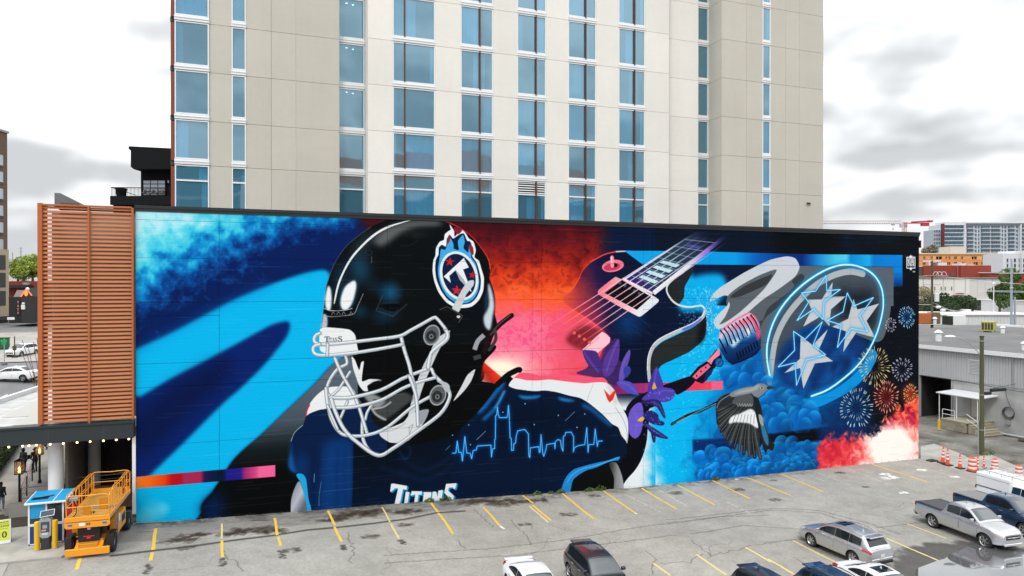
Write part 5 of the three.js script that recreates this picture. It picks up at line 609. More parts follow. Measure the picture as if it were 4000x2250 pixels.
// ---------------------------------------------------------------- street at the left: pavement, hedge, lamps, railing
const conc = M([0.46, 0.44, 0.4], { roughness: 0.9, map: withRepeat(blotch, 0.13), bumpMap: withRepeat(grain, 0.8), bumpScale: 0.006 });
const tarmac = M([0.24, 0.24, 0.245], { roughness: 0.9, map: withRepeat(blotch, 0.06), bumpMap: withRepeat(grain, 0.9), bumpScale: 0.008 });
const paintW = M([0.68, 0.68, 0.66], { roughness: 0.75 });
const steelDark = M([0.02, 0.021, 0.022], { roughness: 0.45, metalness: 0.4 });
{
  const W = (l) => l.map(([x, z]) => V(x, 0, z));
  struct('street', sheet(W([[-60, -150], [-60, 40], [-12.5, 40], [-12.6, -22], [-9.5, -32], [6, -34], [6, -48], [-8, -60], [-8, -150]]), -0.09, 5), tarmac);
  struct('sidewalk', sheet(W([[-12.3, -21.6], [-12.2, 40], [-5.3, 40], [-4.0, 10], [-4.9, 4.4], [-4.9, -0.3], [-6.0, -12], [-6.4, -30], [-9.4, -31.5]]), 0.03, 1.5), conc);
  struct('far_sidewalk', sheet(W([[-60, -96], [-8.5, -96], [-8.5, -60], [-24, -58], [-36, -60], [-60, -60]]), 0.02, 5), conc);
  const mk = (pts, name, m) => struct(name, sheet(pts.map(([u, v]) => onG(u, v)), -0.07, 4), m);
  mk([[0, 1517], [28, 1510], [32, 1513], [20, 1522], [0, 1524]], 'crosswalk_bar', paintW); mk([[55, 1516], [92, 1500], [96, 1506], [62, 1520]], 'crosswalk_bar', paintW); mk([[38, 1528], [100, 1524], [100, 1532], [40, 1533]], 'stop_line', paintW); mk([[0, 1580], [30, 1576], [40, 1580], [0, 1592]], 'crosswalk_bar', paintW); mk([[0, 1552], [38, 1534], [38, 1538], [0, 1560]], 'centre_line', M([0.6, 0.45, 0.2]));
  // kerbed concrete island for the booth
  const isl = [[-8.5, 4.5], [-2.62, 4.62], [-2.5, 4.5], [-2.62, 2.0], [-2.8, -1.2], [-8.5, -1.2]]; const sh = new THREE.Shape(isl.map(([x, z]) => new THREE.Vector2(x, -z))), ig = new THREE.ExtrudeGeometry(sh, { depth: 0.26, bevelEnabled: true, bevelSize: 0.03, bevelThickness: 0.03, bevelSegments: 2 }); ig.rotateX(-Math.PI / 2); ig.translate(0, -0.16, 0); struct('concrete_island', metric(ig), M([0.5, 0.48, 0.43], { roughness: 0.9, map: withRepeat(blotch, 0.21), bumpMap: withRepeat(grain, 0.8), bumpScale: 0.008 }));
  // retaining blocks and planter soil by the ramp
  const b1 = tag(obj('ramp_wall', [rbx(-7.0, -0.1, -2.9, -5.0, 0.95, -2.5, 0.02, 1), rbx(-7.35, -0.1, -3.9, -6.75, 0.75, -2.92, 0.02, 1)], conc), 'low grey concrete ramp wall below the black handrail', 'wall');
  const soil = M([0.05, 0.04, 0.03], { roughness: 1 }); struct('planting_bed', sheet(W([[-7.8, -3.3], [-4.9, -3.3], [-4.9, -0.9], [-7.0, -0.9]]), 0.14, 1), soil);
  // handrail
  const hr = thing('handrail', 'black steel handrail with glass infill beside the ramp', 'railing', [-6.95, 0.15, -4.4]); const pts = [[0, 0, 0], [-0.35, 0.2, -2.3], [-0.75, 0.5, -4.8]];
  for (const q of pts) obj('post', bar(q, [q[0], q[1] + 1.3, q[2]], 0.04), steelDark, hr); obj('rail', [bar([0, 1.3, 0], [-0.75, 1.8, -4.8], 0.035)], M([0.3, 0.3, 0.3], { metalness: 0.7, roughness: 0.35 }), hr); obj('rail', bar([0, 1.3, 0], [2.2, 1.3, -0.1], 0.03), M([0.3, 0.3, 0.3], { metalness: 0.7, roughness: 0.35 }), hr); for (const y of [0.35, 0.65, 0.95]) obj('cable', [bar([0, y, 0], [-0.75, y + 0.5, -4.8], 0.012, 5), bar([0, y, 0], [2.2, y, -0.1], 0.012, 5)], steelDark, hr);
  // gas lanterns
  const glow = M([1, 0.7, 0.35], { emissive: rgb(1, 0.5, 0.14), emissiveIntensity: 5 }), lglass = M([0.9, 0.82, 0.7], { transmission: 1, thickness: 0, roughness: 0.05 });
  const lantern = (x, z, label, base) => { const y = ground(x, z) + base, t = thing('gas_lantern', label, 'street lamp', [x, y, z]); obj('post', [bar([0, 0, 0], [0, 2.5, 0], 0.085, 12), cyl(0.16, 0.12, 0.25, 0, 0, 0, 12)], steelDark, t); const hd = obj('head', [...[[-1, -1], [-1, 1], [1, -1], [1, 1]].map(([a, b]) => bx(a * 0.24 - 0.025, 2.5, b * 0.24 - 0.025, a * 0.24 + 0.025, 3.5, b * 0.24 + 0.025)), bx(-0.28, 2.46, -0.28, 0.28, 2.54, 0.28), rbx(-0.3, 3.48, -0.3, 0.3, 3.58, 0.3, 0.02, 1), new THREE.ConeGeometry(0.3, 0.18, 4).rotateY(Math.PI / 4).translate(0, 3.66, 0)], steelDark, t); for (const k of [-1, 1]) { obj('pane', [bx(-0.21, 2.56, k * 0.235 - 0.003, 0.21, 3.46, k * 0.235 + 0.003)], lglass, hd); obj('pane', [bx(k * 0.235 - 0.003, 2.56, -0.21, k * 0.235 + 0.003, 3.46, 0.21)], lglass, hd); } obj('flame', new THREE.ConeGeometry(0.1, 0.5, 10).translate(0, 2.86, 0), glow, t); const L = new THREE.PointLight(0xffa050, 3); L.position.set(0, 2.9, 0.14); L.castShadow = true; t.add(L); t.scale.setScalar(0.77); };
  lantern(-7.2, -5.0, 'black gas lantern on a post at the foot of the handrail', 0.1); lantern(-7.3, -9.3, 'black gas lantern on a post halfway along the ramp near two people', 0.05);
}
// people on the pavement: capsules blended into one continuous skin
function figure(name, label, p, turn, J, bones, cloth, extra) {
  const res = 72, mc = new MarchingCubes(res, M([0.02, 0.02, 0.022]), false, false, 60000), S = 1.0, cy = 0.95; mc.isolation = 0; const f = mc.field, smin = (a, b, k) => { const h = clamp(0.5 + 0.5 * (b - a) / k); return lerp(b, a, h) - k * h * (1 - h); };
  const bl = bones.map(([a, b, r0, r1]) => [J[a], J[b], r0, r1]);
  for (let k = 0; k < res; k++) for (let j = 0; j < res; j++) for (let i = 0; i < res; i++) {
    const x = ((i - res / 2) / (res / 2)) * S, y = ((j - res / 2) / (res / 2)) * S + cy, z = ((k - res / 2) / (res / 2)) * S; let d = 9;
    for (const [a, b, r0, r1] of bl) { const bx_ = b[0] - a[0], by = b[1] - a[1], bz = b[2] - a[2], L = bx_ * bx_ + by * by + bz * bz || 1e-6, t = clamp(((x - a[0]) * bx_ + (y - a[1]) * by + (z - a[2]) * bz) / L), dd = Math.hypot(x - a[0] - bx_ * t, y - a[1] - by * t, z - a[2] - bz * t) - lerp(r0, r1, t); d = smin(d, dd, 0.035); }
    f[i + j * res + k * res * res] = -d;
  }
  mc.update(); const n = mc.count, pos = mc.positionArray.slice(0, n * 3), g = new THREE.BufferGeometry(); for (let i = 0; i < n; i++) { pos[i * 3] *= S; pos[i * 3 + 1] = pos[i * 3 + 1] * S + cy; pos[i * 3 + 2] *= S; } g.setAttribute('position', new THREE.BufferAttribute(pos, 3)); g.setAttribute('normal', new THREE.BufferAttribute(mc.normalArray.slice(0, n * 3).map((v) => -v), 3));
  let gg = mergeVertices(g.deleteAttribute('normal'), 1e-4); gg.computeVertexNormals();
  const col = new Float32Array(gg.attributes.position.count * 3); for (let i = 0; i < gg.attributes.position.count; i++) { const k = cloth(gg.attributes.position.getX(i), gg.attributes.position.getY(i), gg.attributes.position.getZ(i)); col.set(k, i * 3); } gg.setAttribute('color', new THREE.BufferAttribute(col, 3));
  const t = thing('person', label, 'person', p, turn, undefined); const body = shade(new THREE.Mesh(gg, new THREE.MeshStandardMaterial({ vertexColors: true, roughness: 0.85 }))); body.name = 'body'; t.add(body); if (extra) extra(t); return t;
}
{
  const SK = [0.32, 0.17, 0.11], BK = [0.012, 0.012, 0.014], JN = [0.03, 0.035, 0.05], HR = [0.015, 0.01, 0.008];
  const base = (o = {}) => ({ hd: [0, 1.6, 0.02], hd2: [0, 1.68, 0], nk: [0, 1.46, -0.01], ch: [0, 1.28, 0], wa: [0, 1.05, 0], pv: [0, 0.93, 0], ls: [-0.19, 1.38, 0], rs: [0.19, 1.38, 0], le: [-0.25, 1.12, -0.04], re: [0.25, 1.12, -0.04], lw: [-0.2, 0.95, 0.14], rw: [0.2, 0.95, 0.14], lf: [-0.16, 0.92, 0.2], rf: [0.16, 0.92, 0.2], lh: [-0.1, 0.9, 0], rh: [0.1, 0.9, 0], lk: [-0.12, 0.49, 0.02], rk: [0.12, 0.49, 0.02], la: [-0.13, 0.09, -0.02], ra: [0.13, 0.09, -0.02], lt: [-0.14, 0.04, 0.14], rt: [0.14, 0.04, 0.14], ...o });
  const bones = [['hd', 'hd2', 0.085, 0.092], ['nk', 'hd', 0.055, 0.055], ['ch', 'nk', 0.13, 0.07], ['ls', 'rs', 0.085, 0.085], ['wa', 'ch', 0.125, 0.14], ['pv', 'wa', 0.14, 0.125], ['ls', 'le', 0.068, 0.05], ['rs', 're', 0.068, 0.05], ['le', 'lw', 0.048, 0.034], ['re', 'rw', 0.048, 0.034], ['lw', 'lf', 0.034, 0.026], ['rw', 'rf', 0.034, 0.026], ['pv', 'lh', 0.12, 0.1], ['pv', 'rh', 0.12, 0.1], ['lh', 'lk', 0.1, 0.066], ['rh', 'rk', 0.1, 0.066], ['lk', 'la', 0.06, 0.04], ['rk', 'ra', 0.06, 0.04], ['la', 'lt', 0.045, 0.04], ['ra', 'rt', 0.045, 0.04]];
  const dress = (top, leg, hem, shoe = BK) => (x, y, z) => (y > 1.5 ? (z > 0.055 && y < 1.7 ? SK : HR) : y > hem ? (y < 1.0 && Math.abs(x) < 0.24 && z > 0.13 ? SK : top) : y > 0.1 ? leg : shoe);
  const hood = (t) => obj('hood', new THREE.SphereGeometry(0.125, 14, 12).scale(0.95, 1.1, 1).translate(0, 1.62, -0.025), M(BK, { roughness: 0.95 }), t);
  const face = (t) => { obj('nose', new THREE.ConeGeometry(0.014, 0.035, 6).rotateX(1.9).translate(0, 1.625, 0.105), M(SK), t); obj('hair', new THREE.SphereGeometry(0.1, 14, 10, 0, 6.3, 0, 1.7).rotateX(-0.35).translate(0, 1.665, -0.012), M(HR, { roughness: 1 }), t); };
  const put = (u, v) => { const q = onG(u, v); q.y = ground(q.x, q.z) + 0.03; return q; };
  const a = put(92, 1849), b = put(137, 1846);
  figure('person', 'person in a long dark hooded coat standing on the pavement holding a bag', a, 2.6, base({ le: [-0.22, 1.14, 0.02], lw: [-0.1, 1.1, 0.2], lf: [-0.02, 1.12, 0.24] }), [...bones, ['wa', 'lh', 0.14, 0.16], ['wa', 'rh', 0.14, 0.16]], dress(BK, JN, 0.66), (t) => { hood(t); face(t); obj('bag', rbx(-0.34, 0.95, 0.02, -0.2, 1.25, 0.26, 0.03), M([0.02, 0.015, 0.012]), t); });
  figure('person', 'person in a short dark jacket and slim trousers walking beside a hooded companion', b, -2.4, base({ lk: [-0.12, 0.49, 0.1], la: [-0.13, 0.09, 0.08], lt: [-0.14, 0.04, 0.24], ra: [0.12, 0.09, -0.14], rt: [0.12, 0.04, 0.01] }), bones, dress(BK, [0.015, 0.015, 0.018], 0.86), face);
  const q3 = onG(160, 1760); q3.y = ground(q3.x, q3.z) + 0.03; figure('person', 'person in black mid stride on the pavement just below the canopy edge', q3, -1.2, base({ lk: [-0.11, 0.5, 0.24], la: [-0.12, 0.13, 0.36], lt: [-0.13, 0.1, 0.5], rk: [0.11, 0.5, -0.12], ra: [0.12, 0.12, -0.4], rt: [0.12, 0.04, -0.3] }), bones, dress(BK, BK, 0.86), face);
  const q4 = onG(4, 1998); q4.y = ground(q4.x, q4.z) + 0.03; figure('person', 'person with a dark jacket, jeans and white trainers carrying a shoulder bag', q4, 2.9, base(), bones, dress(BK, [0.12, 0.16, 0.22], 0.86, [0.6, 0.6, 0.6]), (t) => { face(t); obj('bag', rbx(0.2, 0.9, -0.12, 0.34, 1.2, 0.16, 0.03), M([0.03, 0.02, 0.015]), t); });
}
// ---------------------------------------------------------------- warehouse yard beyond the far end of the mural
const galv = M([0.42, 0.43, 0.44], { metalness: 0.6, roughness: 0.45 }), timber = M([0.075, 0.06, 0.035], { roughness: 0.95, bumpMap: withRepeat(grain, 4), bumpScale: 0.02 });
const GREEN = [M([0.06, 0.115, 0.022], { roughness: 0.8 }), M([0.032, 0.06, 0.018], { roughness: 0.85 }), M([0.09, 0.15, 0.03], { roughness: 0.75 })];
{
  const W = (l) => l.map(([x, z]) => V(x, 0, z));
  const dirtTex = dataTex(512, 512, (u, v) => { const a = tileN(u, v, 4, 5, 61), b = tileN(u, v, 40, 3, 17), k = 0.44 + 0.18 * a + 0.12 * b; const d = sstep(-0.05, 0.3, tileN(u, v, 3, 4, 90)); return [k * (1 - 0.3 * d), k * 0.975 * (1 - 0.32 * d), k * 0.93 * (1 - 0.36 * d)]; }, { srgb: true }); dirtTex.repeat.set(0.07, 0.07);
  struct('gravel_yard', sheet(W([[61.4, -0.3], [61.4, -30], [79.6, -30], [79.6, 30], [66.2, 30], [66.2, -0.3]]), -0.05, 3), M([1, 1, 1], { map: dirtTex, roughness: 0.95, bumpMap: withRepeat(grain, 0.5), bumpScale: 0.03 }));
  struct('driveway_apron', sheet([[3596, 1742], [3650, 1732], [3745, 1768], [3775, 1782], [3700, 1797], [3597, 1800]].map(([u, v]) => onG(u, v)), -0.03, 3), M([0.47, 0.46, 0.43], { roughness: 0.9, map: withRepeat(blotch, 0.2) }));
  struct('concrete_strip', sheet([[3640, 1806], [3780, 1790], [3870, 1775], [4010, 1838], [4010, 1905], [3900, 1860], [3780, 1850]].map(([u, v]) => onG(u, v)), 0.008, 3), M([0.45, 0.43, 0.39], { roughness: 0.92, map: withRepeat(blotch, 0.15) }));
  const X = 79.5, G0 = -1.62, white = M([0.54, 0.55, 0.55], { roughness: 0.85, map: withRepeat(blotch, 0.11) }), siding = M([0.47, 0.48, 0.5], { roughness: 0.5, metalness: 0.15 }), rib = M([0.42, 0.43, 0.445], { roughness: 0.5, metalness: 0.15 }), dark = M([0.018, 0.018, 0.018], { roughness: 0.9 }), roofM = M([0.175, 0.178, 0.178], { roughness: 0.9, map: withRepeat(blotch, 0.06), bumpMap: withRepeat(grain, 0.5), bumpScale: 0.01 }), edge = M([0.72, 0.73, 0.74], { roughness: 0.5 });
  const w = thing('warehouse', 'low white warehouse with ribbed metal siding and a dark loading bay', 'warehouse', [X, 0, 0]);
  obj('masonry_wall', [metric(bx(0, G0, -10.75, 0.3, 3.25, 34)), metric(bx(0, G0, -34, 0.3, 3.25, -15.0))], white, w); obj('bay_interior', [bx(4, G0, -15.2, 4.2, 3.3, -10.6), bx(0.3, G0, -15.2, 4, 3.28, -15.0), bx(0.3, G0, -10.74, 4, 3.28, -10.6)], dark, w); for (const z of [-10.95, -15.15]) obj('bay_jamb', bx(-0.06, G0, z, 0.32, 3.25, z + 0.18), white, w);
  obj('siding_sheet', bx(-0.04, 3.26, -34, 0.28, 6.5, 34), siding, w); for (let i = 0; i < 110; i++) { const z = -20 + i * 0.3; obj('siding_rib', bx(-0.09, 3.24, z, -0.042, 6.5, z + 0.07), rib, w); }
  const sl = 0.012, rg = bx(-0.35, 0, -34, 38, 0.25, 34); rg.rotateZ(sl); rg.translate(0, 6.55, 0); obj('roof', metric(rg), roofM, w); obj('eave_trim', bx(-0.48, 6.42, -34, -0.352, 6.85, 34), edge, w); obj('far_parapet', bx(37.6, 7.0, -34, 38.2, 7.55, 34), edge, w);
  const lv = obj('wall_louvre', bx(-0.11, 4.2, -8.9, -0.092, 5.7, -7.2), edge, w); for (let i = 0; i < 9; i++) obj('louvre_blade', tf(new THREE.BoxGeometry(0.05, 0.13, 1.55), -0.13, 4.33 + i * 0.155, -8.05, 0, 0, 0.5), siding, lv);
  for (const [z, h] of [[-4.2, 2.6], [-2.6, 1.8]]) obj('service_conduit', [bar([-0.14, 5.8, z], [-0.14, 5.8 - h, z], 0.05), bar([-0.14, 6.4, z + 0.25], [-0.14, 5.8, z], 0.03)], z < -3 ? galv : M([0.16, 0.1, 0.07], { roughness: 0.9 }), w); obj('cable_run', tube([[-0.12, 3.2, -14], [-0.14, 3.12, -8], [-0.2, 3.0, -5], [-0.14, 2.9, 8]], 0.03, 5), dark, w);
  const ring = obj('hose_loop', [0, 0.06, 0.11].map((q) => new THREE.TorusGeometry(0.62 - q, 0.035, 6, 26).rotateY(Math.PI / 2).translate(-0.12 - q * 0.5, 0.55 + q, -4.6 + q)), M([0.05, 0.05, 0.05]), w); obj('meter_box', rbx(-0.25, -0.65, -4.85, 0.0, -0.25, -4.4, 0.03), galv, w); obj('drop_cable', tube([[-0.1, 3.0, -4.9], [-0.15, 2.2, -4.75], [-0.15, 1.1, -4.3]], 0.02, 5), dark, w);
  // loading platform, steps and little porch
  const d = thing('loading_porch', 'stone loading platform with steps under a small white tin roof', 'porch', [X, G0, 0]); const stone = [M([0.3, 0.27, 0.2], { roughness: 0.95 }), M([0.25, 0.225, 0.17], { roughness: 0.95 }), M([0.34, 0.31, 0.24], { roughness: 0.95 })], R = rng(8);
  obj('platform_core', bx(-3.75, 0, -9.0, -0.05, 1.02, -6.3), stone[1], d); for (let r = 0; r < 4; r++) { let z = -9.1; while (z < -6.3) { const L = Math.min(0.6 + 0.6 * R(), -6.25 - z); obj('stone_block', rbx(-4.0, r * 0.26, z, -3.752, r * 0.26 + 0.245, z + L - 0.015, 0.02, 1), stone[Math.floor(R() * 3)], d); z += L; } } for (let r = 0; r < 4; r++) for (let q = 0; q < 4; q++) obj('stone_block', rbx(-3.74 + q * 0.92, r * 0.26, -6.298, -2.84 + q * 0.92, r * 0.26 + 0.245, -6.1, 0.02, 1), stone[(r + q) % 3], d);
  obj('platform_top', bx(-4.02, 1.022, -9.1, -0.05, 1.1, -6.08), M([0.32, 0.29, 0.22], { roughness: 0.95 }), d); for (let i = 0; i < 5; i++) obj('step', rbx(-3.9, 0, -6.078 + i * 0.36, -0.8, 0.9 - i * 0.19, -5.722 + i * 0.36, 0.02, 1), stone[i % 3], d);
  const tin = rbx(-2.95, 0, -10.5, -0.1, 0.12, -5.6, 0.02, 1); tin.rotateZ(0.06); tin.translate(0, 3.72, 0); obj('tin_roof', tin, M([0.7, 0.71, 0.72], { roughness: 0.45, metalness: 0.2 }), d); for (let i = 0; i < 13; i++) { const g = bx(-2.92, 0.122, -10.35 + i * 0.38, -0.15, 0.15, -10.3 + i * 0.38); g.rotateZ(0.06); g.translate(0, 3.72, 0); obj('roof_rib', g, edge, d); }
  for (const [x, z] of [[-2.8, -10.2], [-2.8, -8.2], [-2.8, -5.9]]) obj('porch_post', bar([x, z < -9.1 || z > -6 ? 0 : 1.1, z], [x, 3.56, z], 0.045), edge, d); obj('porch_rail', [bar([-3.85, 2.1, -9.0], [-3.85, 2.1, -7.6], 0.03), bar([-3.85, 1.6, -9.0], [-3.85, 1.6, -7.6], 0.03), bar([-3.85, 1.1, -7.6], [-3.85, 2.1, -7.6], 0.03), bar([-3.85, 1.1, -9.0], [-3.85, 2.1, -9.0], 0.03)], edge, d); obj('stair_rail', [bar([-3.85, 2.0, -6.3], [-3.85, 1.0, -4.4], 0.03), bar([-3.85, 1.5, -6.3], [-3.85, 0.5, -4.4], 0.025), bar([-3.85, 0, -4.4], [-3.85, 1.0, -4.4], 0.03)], edge, d); obj('door', rbx(-0.06, 1.1, -8.6, -0.0, 3.1, -7.5, 0.02, 1), M([0.5, 0.49, 0.46]), d); obj('door_frame', [bx(-0.08, 1.1, -8.75, 0.0, 3.2, -8.6), bx(-0.08, 1.1, -7.5, 0.0, 3.2, -7.35)], M([0.3, 0.3, 0.28]), d);
  // roof plant
  const ry = (x) => 6.8 + x * sl; const put = (u, v) => { let y = 7, p; for (let i = 0; i < 12; i++) { p = onY(u, v, y); y = ry(p.x - X); } return p; };
  { const p = put(3862, 1296), a = thing('air_conditioner', 'yellow box air conditioner on the warehouse roof', 'air conditioner', [p.x, p.y, p.z], 0.5), ye = M([0.36, 0.35, 0.1], { roughness: 0.7 }), bk = M([0.05, 0.045, 0.02]); obj('casing', [rbx(-1.1, 0.15, -0.8, 1.1, 1.5, 0.8, 0.04)], ye, a); for (let i = 0; i < 4; i++) obj('coil_grille', bx(-1.104 - 0.02, 0.35, -0.68 + i * 0.35, -1.102, 1.3, -0.42 + i * 0.35), bk, a); obj('skid', [bx(-1.2, 0, -0.7, 1.2, 0.15, -0.5), bx(-1.2, 0, 0.5, 1.2, 0.15, 0.7)], galv, a); obj('pipe', tube([[1.1, 0.8, 0], [1.7, 0.9, 0], [1.8, 0.1, 0.2], [2.6, 0.05, 0.6]], 0.05, 6), galv, a); }
  const vent = (u, v, s, l) => { const p = put(u, v), a = thing('roof_vent', l, 'vent', [p.x, p.y, p.z], 0, 'vents on the warehouse roof'); obj('stack', cyl(0.22 * s, 0.22 * s, 0.7 * s, 0, 0, 0, 12), edge, a); obj('cap', [cyl(0.34 * s, 0.1 * s, 0.22 * s, 0, 0.72 * s, 0, 12)], edge, a); };
  vent(3666, 1333, 1.5, 'stubby white roof vent near the warehouse eave'); vent(3917, 1302, 1.1, 'small white roof vent beside the yellow air conditioner'); vent(4000, 1368, 1.0, 'white roof vent at the warehouse eave above the conduits'); vent(3651, 1266, 1.3, 'white roof vent next to the rusty tanks');
  { const p = put(3612, 1266), a = thing('roof_tank', 'rusty orange roof tank pair on the far side of the warehouse roof', 'tank', [p.x, p.y, p.z]); obj('tank', rbx(-0.9, 0, -0.6, 0.9, 1.9, 0.6, 0.15), M([0.42, 0.12, 0.03], { roughness: 0.8 }), a); obj('tank', rbx(1.1, 0, -0.6, 3.0, 2.0, 0.6, 0.15), M([0.14, 0.09, 0.06], { roughness: 0.8 }), a); const q = put(3715, 1270), b = thing('roof_fan', 'white and black box fan unit on the warehouse roof', 'fan', [q.x, q.y, q.z]); obj('housing', rbx(-0.2, 0, -0.6, 2.6, 1.6, 0.6, 0.03), edge, b); obj('fan_mouth', bx(-1.4, 0.1, -0.5, -0.202, 1.5, 0.5), dark, b); }
  // street light pole
  const pb = onG(3834, 1772), pl = thing('light_pole', 'mossy wooden pole with a cobra head street light in the warehouse yard', 'street light', [pb.x, pb.y - 0.05, pb.z]); obj('pole', new THREE.CylinderGeometry(0.16, 0.23, 10.7, 14).translate(0, 5.35, 0), M([0.085, 0.088, 0.045], { roughness: 0.95, bumpMap: withRepeat(grain, 6), bumpScale: 0.02 }), pl); const armV = AX.R.clone().setY(0).normalize().multiplyScalar(-1); const A = (k, y) => [armV.x * k, y, armV.z * k]; obj('arm', tube([A(0.1, 9.0), A(0.9, 9.9), A(2.1, 10.65), A(2.5, 10.7)], 0.035, 7), galv, pl); obj('lamp_head', new THREE.SphereGeometry(0.42, 16, 10).scale(1.25, 0.36, 0.5).rotateY(-PSI).translate(...A(2.9, 10.72)), M([0.68, 0.7, 0.72], { roughness: 0.35 }), pl); obj('band', [1, 4.2, 9.1].map((y) => cyl(0.235 - y * 0.006, 0.235 - y * 0.006, 0.08, 0, y + 1.2, 0, 14)), galv, pl); obj('pole_cap', cyl(0.2, 0.2, 0.1, 0, 10.7, 0, 12), timber, pl); obj('conduit', bar(A(0.28, 0), A(0.28, 3.1), 0.06), galv, pl); obj('conduit', bar(A(0.22, 3.1), A(0.2, 6), 0.035), galv, pl); obj('cable', tube([[0, 5.9, 0.1], [3.5, 5.6, -1.5], [11, 5.3, -4.4]], 0.02, 5), dark, pl); obj('splice_case', rbx(1.2, 5.2, -0.9, 2.2, 5.5, -0.6, 0.08), dark, pl); obj('splice_case', rbx(3.2, 5.3, -1.6, 5.2, 5.6, -1.3, 0.08), dark, pl);
  // debris by the wall
  { const a = onG(3900, 1705), t = thing('scrap_pipe', 'long grey pipe lying with scrap boards against the warehouse wall', 'scrap', [77.6, G0 + 0.12, -2.6]); obj('pipe', bar([0.6, 0.03, -3.2], [1.2, 0.03, 3.2], 0.13, 10), galv, t); obj('board', tf(new THREE.BoxGeometry(0.5, 0.1, 2.4), 0, 0, 1.6, 0, 0.3, 0), timber, t); obj('board', tf(new THREE.BoxGeometry(0.4, 0.1, 1.8), -0.5, 0.02, 2.6, 0, -0.2, 0.06), timber, t); }
}
// ---------------------------------------------------------------- traffic cones, delineators and drums
{
  const or = M([0.72, 0.09, 0.025], { roughness: 0.55 }), wh = M([0.75, 0.75, 0.74], { roughness: 0.5 }), bk = M([0.015, 0.015, 0.015], { roughness: 0.8 });
  const lathe = (pts, n = 20) => new THREE.LatheGeometry(pts.map((q) => new THREE.Vector2(...q)), n);
  const delineator = (u, v, s, label, k = 1, lean = 0) => { const p = onG(u, v), t = thing('traffic_delineator', label, 'traffic cone', p, 0, 'orange and white delineator cones by the lot exit'); t.rotation.z = lean; obj('base', rbx(-0.32 * k, 0, -0.32 * k, 0.32 * k, 0.09, 0.32 * k, 0.05), bk, t); const R = (y) => lerp(0.17 * k, 0.055, y / (1.25 * s)); const cuts = [0.09, 0.5, 0.62, 0.78, 0.9, 1.04, 1.12, 1.25].map((y) => y * s); for (let i = 0; i + 1 < cuts.length; i++) obj(i % 2 ? 'white_band' : 'orange_section', lathe([[R(cuts[i]), cuts[i]], [R(cuts[i + 1]), cuts[i + 1]]]), i % 2 ? wh : or, t); obj('handle', new THREE.TorusGeometry(0.06, 0.022, 6, 14).scale(1, 1.5, 1).translate(0, 1.33 * s, 0), or, t); return t; };
  delineator(3682, 1810, 1.08, 'leaning orange and white delineator cone beside an upright one', 1, -0.07); delineator(3702, 1818, 1.06, 'upright orange and white delineator cone touching the leaning one'); delineator(3750, 1830, 0.86, 'shorter orange and white delineator cone standing alone before the first drum', 0.9); delineator(3820, 1843, 0.98, 'thin orange delineator post directly behind the tall striped drum', 0.6); delineator(3843, 1828, 0.75, 'thin orange delineator post between two striped drums', 0.55);
  const drum = (u, v, s, label) => { const p = onG(u, v), t = thing('traffic_drum', label, 'traffic drum', p, 0, 'striped traffic drums by the lot exit'); const R = (y) => lerp(0.31, 0.24, y); const c = [0.06, 0.24, 0.4, 0.56, 0.72, 0.88, 1.02]; obj('base', lathe([[0.4, 0], [0.4, 0.05], [0.32, 0.06]]), bk, t); for (let i = 0; i + 1 < c.length; i++) obj(i % 2 ? 'white_band' : 'orange_section', lathe([[R(c[i]), c[i]], [R(c[i]) + 0.012, (c[i] + c[i + 1]) / 2], [R(c[i + 1]), c[i + 1]]]), i % 2 ? wh : or, t); obj('lid', lathe([[0.24, 1.02], [0.22, 1.08], [0.1, 1.1], [0, 1.1]]), or, t); obj('handle', tube([[-0.1, 1.1, 0], [-0.06, 1.18, 0], [0.06, 1.18, 0], [0.1, 1.1, 0]], 0.025, 6), or, t); t.scale.setScalar(s); };
  drum(3798, 1842, 1.06, 'tall orange and white traffic drum next to the delineator posts'); drum(3886, 1838, 0.88, 'orange topped traffic drum half hidden by the white work truck'); drum(3980, 1866, 0.9, 'faded orange traffic drum between the white truck and the yard');
  const mat = onG(3641, 1801); const t = thing('rubber_base', 'loose black rubber cone base lying flat by the mural corner', 'cone base', mat); obj('base', rbx(-0.42, 0, -0.3, 0.42, 0.1, 0.3, 0.05), bk, t); obj('collar', new THREE.TorusGeometry(0.13, 0.03, 6, 16).rotateX(Math.PI / 2).translate(0, 0.1, 0), bk, t);
}
// ---------------------------------------------------------------- things farther off: each block stands at its own depth, local x to the right as seen from the lot
function farThing(name, label, category, u0, depth, group, y0) {
  const base = atDepth(u0, 1114, depth); base.y = y0 ?? ground(base.x, base.z); const v0 = 1114 + (CAM.y - base.y) * FPX / depth, s = depth / FPX, t = thing(name, label, category, base, -PSI, group);
  const X = (u) => (u - u0) * s, Y = (v) => (v0 - v) * s; return { t, s, X, Y, box: (n, u, v, u2, v2, zf, zb, m, par = t) => obj(n, bx(X(u), Y(v2), zb, X(u2), Y(v), zf), m, par) };
}
